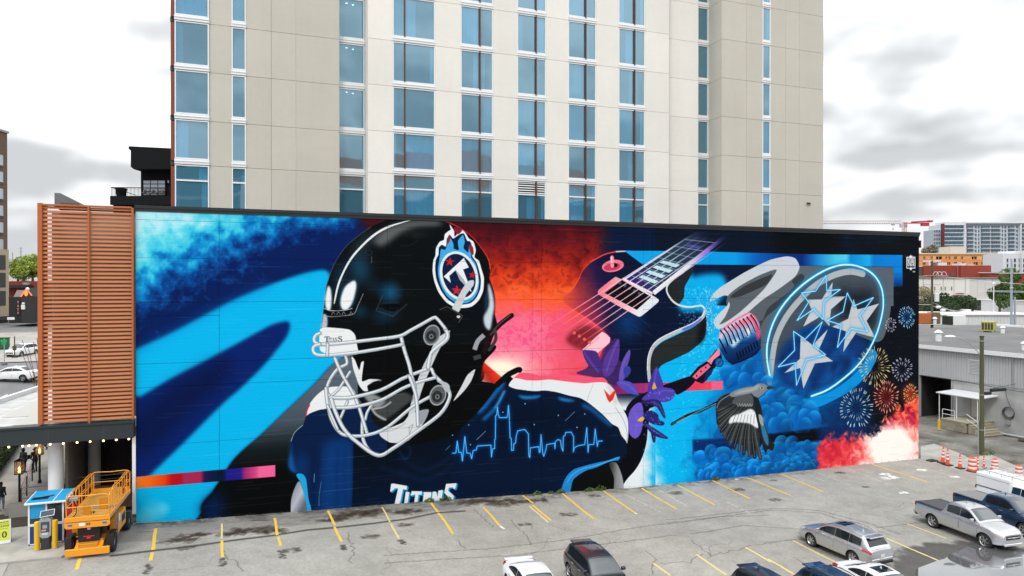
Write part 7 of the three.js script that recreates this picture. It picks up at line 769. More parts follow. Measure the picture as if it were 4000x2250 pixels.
  for (const [u, v, d, r, h, s, l] of [[92, 1098, 235, 4.6, 8.6, 21, 'spring green tree above the tattoo parlour roof'], [128, 1100, 240, 4.2, 9, 22, 'second spring green tree beside two white silos'], [70, 1098, 238, 3.6, 6, 23, 'smaller yellow green tree among the pale sheds']]) tree('spring_tree', l, 'tree', atDepth(u, v, d), h, r, M([0.26, 0.33, 0.05], { roughness: 0.8 }), { seed: s, n: 2200, leaf: 0.7, trunk: 0.15 });
  for (const [u, top, d, l] of [[82, 965, 300, 'tall power pole with two arms on the skyline'], [49, 985, 330, 'distant plain power pole near the brown brick block'], [100, 993, 320, 'distant plain power pole near the louvre screen']]) { const f = farThing('power_pole', l, 'utility pole', u, d), { t, X, Y } = f; obj('pole', new THREE.CylinderGeometry(0.18, 0.26, Y(top), 8).translate(0, Y(top) / 2, 0), M([0.28, 0.3, 0.32]), t); if (u === 82) for (const v of [970, 981]) obj('arm', bx(X(73), Y(v + 1), -0.1, X(91), Y(v), 0.1), M([0.28, 0.3, 0.32]), t); }
  { const p = atDepth(5, 1338, 100), t = thing('recycling_bin', 'large green recycling bin at the corner of the side street', 'bin', [p.x, ground(p.x, p.z), p.z]); obj('body', rbx(-0.9, 0.1, -0.6, 0.9, 1.6, 0.6, 0.1), M([0.01, 0.1, 0.03]), t); obj('lid', rbx(-0.95, 1.61, -0.65, 0.95, 1.75, 0.65, 0.06), M([0.012, 0.13, 0.04]), t); }
  { const b = atDepth(17, 1425, 84), t = thing('street_sign', 'green street name sign on a thin metal pole', 'sign', [b.x, ground(b.x, b.z), b.z], -PSI); obj('pole', bar([0, 0, 0], [0, 3.2, 0], 0.05), galv, t); obj('name_plate', bx(-0.4, 2.75, 0.06, 0.4, 3.05, 0.09), M([0.02, 0.3, 0.1]), t); obj('name_plate', bx(-0.25, 2.42, 0.06, 0.25, 2.7, 0.09), M([0.02, 0.28, 0.12]), t); obj('foot', cyl(0.4, 0.3, 0.12, 0, 0, 0, 10), M([0.05, 0.05, 0.05]), t); const b2 = atDepth(57, 1370, 92), s2 = thing('signal_post', 'dark signal post standing on the far pavement by the white SUV', 'post', [b2.x, ground(b2.x, b2.z), b2.z]); obj('post', bar([0, 0, 0], [0, 2.9, 0], 0.07), timber, s2); obj('box', rbx(-0.2, 1.0, -0.15, 0.2, 1.6, 0.15, 0.03), timber, s2); obj('foot', cyl(0.4, 0.3, 0.12, 0, 0, 0, 10), M([0.05, 0.05, 0.05]), s2); }
  { const b = onG(112, 1560), t = thing('bare_shrub', 'leafless twiggy shrub rising above the canopy roof edge', 'shrub', [-9.0, ground(-9.4, -16), -17.2]), R = rng(2), tw = []; for (let i = 0; i < 26; i++) { const a = R() * 6.28, k = 0.3 + 0.9 * R(), h = 6.2 + 2.6 * R(); tw.push(bar([0, 0, 0], [Math.cos(a) * k * 0.6, h * 0.6, Math.sin(a) * k * 0.6], 0.035, 5), bar([Math.cos(a) * k * 0.6, h * 0.6, Math.sin(a) * k * 0.6], [Math.cos(a + 0.3) * k * 1.5, h, Math.sin(a + 0.3) * k * 1.5], 0.02, 4)); } obj('twigs', tw, M([0.12, 0.09, 0.07], { roughness: 1 }), t); }
  // hedges along the pavement and weeds at the wall foot
  { const R = rng(6); for (const [x0, z0, x1, z1, l] of [[-11.5, -20.5, -11.1, -15.2, 'dark clipped hedge along the street side of the pavement, beyond the people'], [-11.05, -14.8, -10.75, -9.5, 'dark clipped hedge at the kerb beside the hooded person']]) { const t = thing('hedge', l, 'hedge', [0, 0, 0]); const L = []; for (let i = 0; i < 26; i++) { const k = i / 25, x = lerp(x0, x1, k), z = lerp(z0, z1, k); L.push([x, ground(x, z) + 0.45, z, 0.55]); } obj('foliage', leafCrown(R, L, 5200, 0.13), GREEN[1], t); }
    for (const [u, v, h, l] of [[2085, 1922, 0.22, 'low weed tuft below the painted sleeve'], [2140, 1920, 0.15, 'flat weed patch near the painted sleeve'], [2176, 1914, 0.24, 'upright weed near the painted cuff'], [2285, 1908, 0.25, 'bushy weed under the painted arm'], [2322, 1902, 0.34, 'tallest weed against the wall under the painted arm'], [1676, 1958, 0.25, 'small weed under the painted jersey lettering'], [2780, 1868, 0.25, 'thin weed below the blue painted clouds'], [3860, 1776, 0.5, 'grass tuft at the foot of the street light pole'], [1735, 1950, 0.3, 'weed beside the damp patch at the wall'], [505, 2040, 0.2, 'weed tuft at the near corner of the mural']]) { const p = onG(u, v); if (u < 3600) p.z = Math.max(p.z, 0.12); const t = thing('weed', l, 'weed', [p.x, ground(p.x, p.z), p.z], 0, 'weeds in the pavement'); obj('leaves', leafCrown(R, [[0, h * 0.5, 0, h * 0.7], [h * 0.8, h * 0.35, 0.05, h * 0.5], [-h * 0.9, h * 0.3, 0.03, h * 0.45]], 170, 0.09), GREEN[2], t); } }
}
// ---------------------------------------------------------------- vehicles (local: front +x, up +y)
const rubber = M([0.016, 0.016, 0.017], { roughness: 0.85 }), trimBlack = M([0.014, 0.014, 0.015], { roughness: 0.55 }), alloy = M([0.55, 0.56, 0.58], { metalness: 0.9, roughness: 0.28 }), chrome = M([0.75, 0.76, 0.78], { metalness: 1, roughness: 0.12 }), carGlass = M([0.012, 0.015, 0.018], { roughness: 0.04, ior: 1.55, specularIntensity: 1 }), screenGlass = M([0.05, 0.06, 0.065], { roughness: 0.03, ior: 1.9, specularIntensity: 1 }), tailRed = M([0.34, 0.008, 0.012], { roughness: 0.15, clearcoat: 1 }), lampClear = M([0.6, 0.62, 0.64], { roughness: 0.12, metalness: 0.3, clearcoat: 1 }), plateMat = M([0.62, 0.64, 0.62], { roughness: 0.5 }), wellMat = M([0.006, 0.006, 0.006], { roughness: 1 });
const paintOf = (k, metal = 0) => M(k, { roughness: metal ? 0.32 : 0.36, metalness: metal, clearcoat: 1, clearcoatRoughness: 0.04 });
const PAINT = { silver: paintOf([0.56, 0.57, 0.59], 0.8), white: paintOf([0.78, 0.79, 0.8]), blue: paintOf([0.01, 0.035, 0.085], 0.35), black: paintOf([0.012, 0.013, 0.016]), charcoal: paintOf([0.03, 0.032, 0.036], 0.4) };
const evaluator = new Evaluator(); evaluator.useGroups = false; evaluator.attributes = ['position', 'normal'];
const soft = (tab) => (x) => { const e = 0.09; return (interp(tab, x - e) + interp(tab, x) * 2 + interp(tab, x + e)) / 4; };
function loft(xs, sect) { // closed solid from sections (right half, bottom centre to top centre)
  const P = [], I = [], n = sect(xs[0]).length, N = 2 * n - 2;
  for (const x of xs) { const s = sect(x); for (let i = 0; i < n; i++) P.push(x, s[i][1], s[i][0]); for (let i = n - 2; i > 0; i--) P.push(x, s[i][1], -s[i][0]); }
  for (let j = 0; j + 1 < xs.length; j++) for (let i = 0; i < N; i++) { const a = j * N + i, b = j * N + (i + 1) % N, c = a + N, d = b + N; I.push(a, b, c, b, d, c); }
  for (const [j, f] of [[0, 1], [xs.length - 1, -1]]) { const o = j * N; for (let i = 1; i + 1 < N; i++) f > 0 ? I.push(o, o + i + 1, o + i) : I.push(o, o + i, o + i + 1); }
  const g = new THREE.BufferGeometry(); g.setAttribute('position', new THREE.Float32BufferAttribute(P, 3)); g.setIndex(I); g.computeVertexNormals(); return g;
}
function gridGeo(rows) { const P = [], I = [], m = rows[0].length; for (const r of rows) for (const p of r) P.push(...p); for (let j = 0; j + 1 < rows.length; j++) for (let i = 0; i + 1 < m; i++) { const a = j * m + i; I.push(a, a + 1, a + m, a + 1, a + m + 1, a + m); } const g = new THREE.BufferGeometry(); g.setAttribute('position', new THREE.Float32BufferAttribute(P, 3)); g.setIndex(I); g.computeVertexNormals(); return g; }
function wheelGeo(r, w, spokes) {
  const tyre = new THREE.LatheGeometry([[r * 0.66, -w / 2 + 0.01], [r * 0.9, -w / 2], [r * 0.985, -w / 2 + 0.03], [r, -w / 4], [r, w / 4], [r * 0.985, w / 2 - 0.03], [r * 0.9, w / 2], [r * 0.66, w / 2 - 0.01]].map((q) => new THREE.Vector2(...q)), 34).rotateX(Math.PI / 2);
  const rim = [new THREE.LatheGeometry([[r * 0.6, w / 2 - 0.05], [r * 0.665, w / 2 - 0.005], [r * 0.69, w / 2 - 0.015], [r * 0.67, -w / 2 + 0.02]].map((q) => new THREE.Vector2(...q)), 30).rotateX(Math.PI / 2), new THREE.CylinderGeometry(r * 0.16, r * 0.18, 0.05, 14).rotateX(Math.PI / 2).translate(0, 0, w / 2 - 0.03)];
  for (let i = 0; i < spokes; i++) for (const s of [-0.1, 0.1]) { const g = new THREE.BoxGeometry(r * 0.085, r * 0.52, 0.03).translate(0, r * 0.36, w / 2 - 0.03); g.rotateZ(i / spokes * Math.PI * 2 + s); rim.push(g); }
  return { tyre, rim: join(rim.map((g) => { g.deleteAttribute('uv'); return g.index ? g.toNonIndexed() : g; })), disc: new THREE.CircleGeometry(r * 0.64, 24).translate(0, 0, w / 2 - 0.085) };
}
const KIND = {
  suv: { L: 4.95, W: 1.95, H: 1.68, r: 0.37, axles: [1.06, 3.88], spokes: 7, bot: [[0, 0.42], [0.3, 0.3], [0.8, 0.24], [4.3, 0.24], [4.7, 0.28], [4.95, 0.36]], sh: [[0, 0.97], [0.12, 1.06], [1.2, 1.08], [3.6, 1.03], [4.3, 0.96], [4.75, 0.84], [4.95, 0.7]], top: [[0, 1.03], [0.15, 1.12], [3.2, 1.12], [3.75, 1.12], [4.3, 1.04], [4.72, 0.92], [4.95, 0.76]], hw: [[0, 0.82], [0.12, 0.9], [0.5, 0.96], [1.2, 0.975], [3.9, 0.97], [4.45, 0.93], [4.75, 0.83], [4.95, 0.66]], roof: [[0.1, 1.06], [0.22, 1.2], [0.42, 1.5], [0.62, 1.62], [1.2, 1.68], [2.2, 1.7], [2.75, 1.64], [3.0, 1.56], [3.75, 1.1], [3.86, 1.06]], pil: [0.62, 1.38, 2.3, 3.42], screen: [2.86, 3.72], rear: [0.2, 0.5], rails: 1, hand: [1.62, 2.5], tumble: 0.32, tail: [0, 0.5, 0.55, 0.72] },
  crossover: { L: 4.62, W: 1.88, H: 1.66, r: 0.36, axles: [0.92, 3.62], spokes: 5, bot: [[0, 0.44], [0.3, 0.32], [0.8, 0.26], [4.0, 0.26], [4.4, 0.3], [4.62, 0.38]], sh: [[0, 0.95], [0.12, 1.03], [1.2, 1.05], [3.4, 1.0], [4.0, 0.94], [4.45, 0.82], [4.62, 0.68]], top: [[0, 1.0], [0.15, 1.08], [3.0, 1.08], [3.5, 1.1], [4.0, 1.02], [4.4, 0.9], [4.62, 0.74]], hw: [[0, 0.8], [0.12, 0.87], [0.5, 0.925], [1.2, 0.94], [3.6, 0.935], [4.15, 0.9], [4.45, 0.8], [4.62, 0.64]], roof: [[0.1, 1.08], [0.2, 1.24], [0.36, 1.52], [0.55, 1.6], [1.1, 1.66], [2.0, 1.67], [2.5, 1.61], [2.75, 1.54], [3.46, 1.12], [3.56, 1.08]], pil: [0.5, 1.2, 2.1, 3.2], screen: [2.6, 3.46], rear: [0.16, 0.44], rails: 0, hand: [1.45, 2.32], tumble: 0.32, tail: [0, 0.4, 0.58, 0.74] },
  sedan: { L: 4.85, W: 1.85, H: 1.45, r: 0.335, axles: [1.05, 3.86], spokes: 6, bot: [[0, 0.4], [0.3, 0.28], [0.8, 0.2], [4.2, 0.2], [4.6, 0.24], [4.85, 0.34]], sh: [[0, 0.86], [0.12, 0.94], [1.0, 0.95], [3.4, 0.88], [4.2, 0.78], [4.7, 0.66], [4.85, 0.56]], top: [[0, 0.94], [0.1, 1.02], [0.7, 1.04], [3.2, 0.96], [3.7, 0.95], [4.3, 0.84], [4.7, 0.72], [4.85, 0.6]], hw: [[0, 0.76], [0.12, 0.84], [0.5, 0.9], [1.2, 0.925], [3.8, 0.92], [4.35, 0.88], [4.65, 0.78], [4.85, 0.6]], roof: [[0.55, 1.03], [0.75, 1.06], [1.4, 1.35], [1.75, 1.43], [2.3, 1.45], [2.75, 1.41], [3.0, 1.33], [3.7, 0.98], [3.8, 0.95]], pil: [1.1, 2.15, 3.4], screen: [2.86, 3.68], rear: [0.74, 1.5], rails: 0, hand: [1.5, 2.5], tumble: 0.36, tail: [0, 0.42, 0.62, 0.8] },
  pickup: { L: 5.4, W: 1.88, H: 1.84, r: 0.395, axles: [1.2, 4.46], spokes: 6, bot: [[0, 0.56], [0.25, 0.44], [0.8, 0.36], [4.9, 0.34], [5.2, 0.36], [5.4, 0.44]], sh: [[0, 1.2], [0.06, 1.22], [1.86, 1.22], [1.95, 1.21], [4.2, 1.17], [4.9, 1.11], [5.25, 1.03], [5.4, 0.9]], top: [[0, 1.24], [1.88, 1.24], [2.0, 1.26], [3.9, 1.25], [4.2, 1.28], [4.8, 1.21], [5.2, 1.12], [5.4, 0.96]], hw: [[0, 0.88], [0.08, 0.91], [0.6, 0.935], [1.2, 0.94], [4.5, 0.94], [4.95, 0.91], [5.25, 0.82], [5.4, 0.66]], roof: [[1.86, 1.24], [1.94, 1.38], [2.04, 1.72], [2.2, 1.8], [2.7, 1.84], [3.2, 1.83], [3.5, 1.75], [4.12, 1.32], [4.22, 1.26]], pil: [2.12, 2.95, 3.95], screen: [3.42, 4.1], rear: [1.94, 2.06], rails: 0, hand: [2.34, 3.12], tumble: 0.3, bed: [0.1, 1.82], tail: [0, 0.12, 0.5, 0.8] },
};
function makeCar(kind, paint, name, label, o = {}) {
  const k = KIND[kind], t = thing(name, label, o.category || 'car', [0, 0, 0], 0, o.group), B = soft(k.bot), S = soft(k.sh), T = soft(k.top), Wd = soft(k.hw), c0 = k.L / 2;
  const sec = (x) => { const w = Wd(x), b = B(x), s = S(x), tp = T(x), mid = lerp(b, s, 0.5); return [[0, b], [w * 0.8, b], [w * 0.945, b + 0.05], [w * 0.985, b + 0.17], [w * 0.992, lerp(b, s, 0.4)], [w, lerp(b, s, 0.62)], [w * 0.99, s - 0.13], [w * 0.965, s - 0.045], [w * 0.915, lerp(s, tp, 0.3)], [w * 0.78, lerp(s, tp, 0.75)], [w * 0.45, tp], [0, tp + 0.012]]; };
  const on = (x, s) => { const q = sec(x), f = clamp(s) * (q.length - 1), i = Math.min(q.length - 2, Math.floor(f)), d = f - i; return [lerp(q[i][0], q[i + 1][0], d), lerp(q[i][1], q[i + 1][1], d)]; };
  const xs = []; for (let x = 0; x < k.L - 0.001; x += 0.12) xs.push(x); xs.push(k.L);
  let body = new Brush(loft(xs, sec)); body.updateMatrixWorld();
  for (const ax of k.axles) for (const s of [-1, 1]) { const cg = new THREE.CylinderGeometry(k.r + 0.07, k.r + 0.07, 0.62, 36).rotateX(Math.PI / 2).translate(ax, k.r, s * (k.W / 2 - 0.02)); cg.deleteAttribute('uv'); const cut = new Brush(cg); cut.updateMatrixWorld(); body = evaluator.evaluate(body, cut, SUBTRACTION); body.updateMatrixWorld(); }
  const put = (n, g, m, par = t) => { [].concat(g).forEach((q) => q.translate(-c0, 0, 0)); return obj(n, g, m, par); };
  const plain = (g) => { g.deleteAttribute('uv'); return g; };
  put('body', toCreasedNormals(body.geometry.index ? body.geometry.toNonIndexed() : body.geometry, 0.7), paint);
  put('wheel_well', k.axles.flatMap((ax) => [-1, 1].map((s) => plain(new THREE.CircleGeometry(k.r + 0.065, 24).rotateY(s > 0 ? 0 : Math.PI).translate(ax, k.r, s * (k.W / 2 - 0.325))))), wellMat);
  // cabin
  const Rf = soft(k.roof), x0 = k.roof[0][0], x1 = k.roof[k.roof.length - 1][0], belt = (x) => T(x) - 0.07, cw = (x) => Wd(x) * 0.93, ct = (x) => cw(x) - k.tumble * Math.max(0, Rf(x) - belt(x));
  const csec = (x) => { const b = belt(x), r = Math.max(Rf(x), b + 0.03), w = cw(x), e = ct(x), hd = Math.min(0.1, (r - b) * 0.5); return [[0, b - 0.1], [w * 0.98, b - 0.1], [w, b], [e + 0.03, r - hd], [e - 0.02, r - hd * 0.35], [e - 0.09, r - 0.005], [e * 0.5, r + 0.02], [0, r + 0.028]]; };
  const cx = []; for (let x = x0; x < x1 - 0.001; x += 0.07) cx.push(x); cx.push(x1);
  put('cabin', toCreasedNormals(loft(cx, csec).toNonIndexed(), 0.5), paint);
  const topY = (x, z) => { const q = csec(x).slice(3).reverse(); for (let i = 0; i + 1 < q.length; i++) if (z <= q[i + 1][0]) return lerp(q[i][1], q[i + 1][1], (z - q[i][0]) / (q[i + 1][0] - q[i][0] || 1)); return q[q.length - 1][1]; };
  const sideZ = (x, y) => { const q = csec(x); return lerp(q[2][0], q[3][0], (y - q[2][1]) / (q[3][1] - q[2][1] || 1)); };
  const topPatch = (n, xa, xb, f, m, off = 0.008, rows = 8) => { const g = []; for (let i = 0; i <= rows; i++) { const x = lerp(xa, xb, i / rows), row = [], w = f(x); for (let j = 0; j <= 10; j++) { const z = lerp(-w, w, j / 10); row.push([x, topY(x, Math.abs(z)) + off, z]); } g.push(row); } put(n, gridGeo(g), m); };
  for (let i = 0; i + 1 < k.pil.length; i++) for (const s of [-1, 1]) {
    const a = k.pil[i] + 0.014, b = k.pil[i + 1] - 0.014, rows = [[], [], []]; for (let j = 0; j <= 12; j++) { const x = lerp(a, b, j / 12), y0 = belt(x) + 0.1, y1 = Math.max(y0 + 0.012, Rf(x) - 0.115); [0, 0.5, 1].forEach((f, q) => { const y = lerp(y0, y1, f); rows[q].push([x, y, s * (sideZ(x, y) + 0.008)]); }); } put('side_window', gridGeo(rows), carGlass);
  }
  topPatch('windscreen', k.screen[0], k.screen[1], (x) => ct(x) - 0.07, screenGlass); topPatch('rear_window', k.rear[0], k.rear[1], (x) => ct(x) - 0.1, carGlass);
  if (o.sunroof) topPatch('sunroof', o.sunroof[0], o.sunroof[1], () => o.sunroof[2] || 0.38, carGlass, 0.012);
  if (kind !== 'sedan' && kind !== 'pickup') put('rear_spoiler', plain(rbx(k.roof[2][0] - 0.16, k.roof[3][1] - 0.05, -0.55, k.roof[3][0] + 0.05, k.roof[3][1] + 0.025, 0.55, 0.03)), paint);
  if (k.rails || o.rails) for (const s of [-1, 1]) { const P = [0.75, 1.3, 2, 2.6].map((x) => V(x, Rf(x) + 0.05, s * (ct(x) - 0.05))); P[0].y -= 0.05; P[3].y -= 0.05; put('roof_rail', plain(tube(P, 0.022, 6)), o.railMat || alloy); }
  if (o.fin !== 0) put('antenna_fin', plain(new THREE.ConeGeometry(0.05, 0.13, 6).scale(1.6, 1, 0.5).translate(k.roof[4][0], Rf(k.roof[4][0]) + 0.08, 0)), o.finMat || paint);
  // wheels
  const wg = wheelGeo(k.r, 0.24, k.spokes);
  for (const ax of k.axles) for (const s of [-1, 1]) { const w = new THREE.Group(); w.name = 'wheel'; w.position.set(ax - c0, k.r, s * (k.W / 2 - 0.155)); if (s < 0) w.rotation.y = Math.PI; w.rotation.z = ax; t.add(w); for (const [n, g, m] of [['tyre', wg.tyre, rubber], ['rim', wg.rim, alloy], ['brake_disc', wg.disc, trimBlack]]) { const mm = shade(new THREE.Mesh(g, m)); mm.name = n; w.add(mm); } }
  // trim on the body surface
  const patch = (n, xa, xb, sa, sb, m, off = 0.012, par = t) => { for (const s of [-1, 1]) { const g = []; for (let i = 0; i <= 6; i++) { const x = lerp(xa, xb, i / 6), row = []; for (let j = 0; j <= 5; j++) { const [z, y] = on(x, lerp(sa, sb, j / 5)); row.push([x + (x < 0.2 ? -off : x > k.L - 0.2 ? off : 0), y + (sb > 0.72 ? off * 0.6 : 0), s * (z + off)]); } g.push(row); } put(n, gridGeo(g), m, par); } };
  patch('tail_lamp', k.tail[0], k.tail[1], k.tail[2], k.tail[3], tailRed); patch('headlamp', k.L - 0.62, k.L - 0.03, 0.6, 0.74, lampClear); patch('sill_trim', k.axles[0] + k.r + 0.1, k.axles[1] - k.r - 0.1, 0.12, 0.2, trimBlack, 0.01);
  const fy = k.sh[k.sh.length - 1][1]; put('grille', plain(rbx(k.L - 0.03, fy - 0.2, -0.5, k.L + 0.02, fy + 0.02, 0.5, 0.03)), trimBlack); put('grille_bar', plain(rbx(k.L + 0.012, fy - 0.1, -0.44, k.L + 0.035, fy - 0.06, 0.44, 0.01)), chrome); put('front_bumper', [plain(rbx(k.L - 0.1, k.bot[5][1] - 0.06, -0.62, k.L + 0.045, k.bot[5][1] + 0.06, 0.62, 0.04))], kind === 'pickup' ? chrome : trimBlack); put('badge', plain(rbx(k.L + 0.03, fy - 0.12, -0.08, k.L + 0.05, fy - 0.05, 0.08, 0.02)), chrome);
  put('rear_bumper', plain(rbx(-0.06, k.bot[0][1] - 0.12, -k.hw[0][1] + 0.03, 0.12, k.bot[0][1] + 0.04, k.hw[0][1] - 0.03, 0.05)), trimBlack); if (kind !== 'pickup') put('bumper_face', plain(rbx(-0.045, k.bot[0][1] + 0.045, -k.hw[0][1] + 0.05, 0.1, k.bot[0][1] + 0.2, k.hw[0][1] - 0.05, 0.05)), paint);
  put('number_plate', plain(rbx(-0.035, k.bot[0][1] + 0.24, -0.16, -0.012, k.bot[0][1] + 0.4, 0.16, 0.01, 1)), plateMat);
  for (const s of [-1, 1]) { const mx = k.pil[k.pil.length - 1] - 0.12, my = belt(mx) + 0.13, mz = s * (cw(mx) + 0.02); put('wing_mirror', [plain(rbx(mx - 0.08, my - 0.05, Math.min(mz, mz + s * 0.22), mx + 0.06, my + 0.1, Math.max(mz, mz + s * 0.22), 0.04))], o.mirror || paint); for (const hx of k.hand) { const [z, y] = on(hx, 0.6); put('door_handle', plain(rbx(hx - 0.11, y - 0.02, Math.min(s * z, s * (z + 0.035)), hx + 0.11, y + 0.02, Math.max(s * z, s * (z + 0.035)), 0.012, 1)), o.handle || chrome); }
    for (const dx of [k.pil[1] - 0.02, k.pil[k.pil.length - 2], k.pil[k.pil.length - 1] + 0.1]) { const P = [0.22, 0.35, 0.5, 0.62].map((q) => { const [z, y] = on(dx, q); return V(dx, y, s * (z + 0.0)); }); put('door_seam', plain(tube(P, 0.007, 4, false, 8)), trimBlack); } }
  if (k.bed) { put('tonneau_cover', plain(rbx(k.bed[0], 1.2, -0.8, k.bed[1], 1.275, 0.8, 0.03)), o.tonneau || M([0.06, 0.062, 0.066], { roughness: 0.7 })); for (const s of [-1, 1]) put('bed_rail', plain(rbx(k.bed[0] - 0.04, 1.225, s * 0.9 - 0.05, k.bed[1], 1.262, s * 0.9 + 0.05, 0.015, 1)), trimBlack); put('step_bumper', plain(rbx(-0.22, 0.48, -0.8, 0.05, 0.64, 0.8, 0.04)), chrome); put('tailgate_seam', [plain(bx(-0.012, 0.66, -0.74, -0.004, 0.675, 0.74))], trimBlack); }
  if (o.more) o.more(t, put, plain, k);
  if (o.scale) t.scale.setScalar(o.scale);
  return t;
}
function park(t, x, z, dir) { // dir: heading angle measured so that 0 points along +x, turning towards -z
  const y = ground(x, z), sx = (ground(x + 0.8, z) - ground(x - 0.8, z)) / 1.6, up = V(-sx, 1, 0).normalize(); t.position.set(x, y + 0.003, z); t.quaternion.setFromUnitVectors(V(0, 1, 0), up).multiply(new THREE.Quaternion().setFromAxisAngle(V(0, 1, 0), dir)); return t;
}
{
  const N = -Math.PI / 2, lotCars = 'cars parked in the lot';
  park(makeCar('suv', PAINT.silver, 'parked_suv', 'silver SUV with dark glass and a sunroof, parked nose towards the mural', { group: lotCars, sunroof: [2.02, 2.66, 0.42], railMat: alloy }), 37.78, 14.75, Math.PI / 2 + 0.07);
  park(makeCar('pickup', PAINT.silver, 'pickup_truck', 'silver crew cab pickup with a black bed cover beside the puddle', { group: lotCars, scale: 1.06, category: 'pickup' }), 47.25, 14.95, N - 0.06);
  park(makeCar('pickup', PAINT.blue, 'pickup_truck', 'dark blue crew cab pickup with a grey bed cover beyond the silver one', { group: lotCars, scale: 1.07, category: 'pickup', tonneau: M([0.2, 0.2, 0.2], { roughness: 0.85 }) }), 51.3, 14.45, N - 0.06);
  park(makeCar('pickup', PAINT.white, 'utility_truck', 'white work truck with a boxy cap and roof rack behind the blue pickup', { group: lotCars, scale: 1.06, category: 'truck', more: (t, put, plain) => { put('utility_cap', plain(rbx(0.02, 1.1, -0.9, 2.4, 2.12, 0.9, 0.12, 4)), PAINT.white); put('cap_seam', [plain(bx(0.1, 1.86, 0.902, 2.3, 1.875, 0.91)), plain(bx(0.1, 1.86, -0.91, 2.3, 1.875, -0.902))], trimBlack); for (const s of [-1, 1]) { put('rack_rail', plain(bar([0.05, 2.3, s * 0.8], [3.6, 2.3, s * 0.8], 0.025)), alloy); for (const x of [0.1, 0.9, 1.7, 2.4]) put('rack_post', plain(bar([x, 2.08, s * 0.8], [x, 2.3, s * 0.8], 0.02)), alloy); } for (const x of [0.05, 1.2, 2.3]) put('rack_bar', plain(bar([x, 2.3, -0.8], [x, 2.3, 0.8], 0.022)), alloy); } }), 54.8, 13.4, N - 0.05);
  park(makeCar('crossover', PAINT.black, 'parked_suv', 'black crossover SUV parked next to a white sedan with a boot spoiler', { group: lotCars, finMat: trimBlack }), 22.15, 15.15, N - 0.03);
  park(makeCar('sedan', PAINT.white, 'parked_sedan', 'white sedan with a boot lip spoiler parked next to the black crossover', { group: lotCars, more: (t, put, plain) => put('boot_spoiler', plain(rbx(0.02, 1.02, -0.72, 0.2, 1.08, 0.72, 0.03)), PAINT.white) }), 18.75, 15.55, N - 0.03);
  park(makeCar('crossover', PAINT.black, 'parked_suv', 'black SUV showing only its roof at the lot edge beside a navy SUV', { group: lotCars, finMat: trimBlack }), 28.6, 19.95, N - 0.02);
  park(makeCar('suv', PAINT.blue, 'parked_suv', 'navy SUV parked between a black SUV and a white sedan with glass roof', { group: lotCars, finMat: PAINT.blue, railMat: trimBlack }), 31.85, 20.75, N - 0.02);
  park(makeCar('sedan', PAINT.white, 'parked_sedan', 'white sedan with a dark glass sunroof parked by the silver SUV', { group: lotCars, sunroof: [2.02, 2.66, 0.44] }), 34.95, 19.95, N - 0.03);
  const w1 = makeCar('suv', PAINT.white, 'street_suv', 'white SUV waiting by the kerb on the side street', {}), w2 = makeCar('sedan', PAINT.white, 'street_sedan', 'white sedan crossing the side street in front of the white SUV', { finMat: PAINT.white });
  const p1 = atDepth(86, 1394, 95), p2 = atDepth(58, 1474, 70); p1.y = ground(p1.x, p1.z); p2.y = ground(p2.x, p2.z); w1.position.copy(p1).y -= 0.06; w1.rotation.y = -1.9; w2.position.copy(p2).y -= 0.06; w2.rotation.y = Math.PI - 0.3;
}
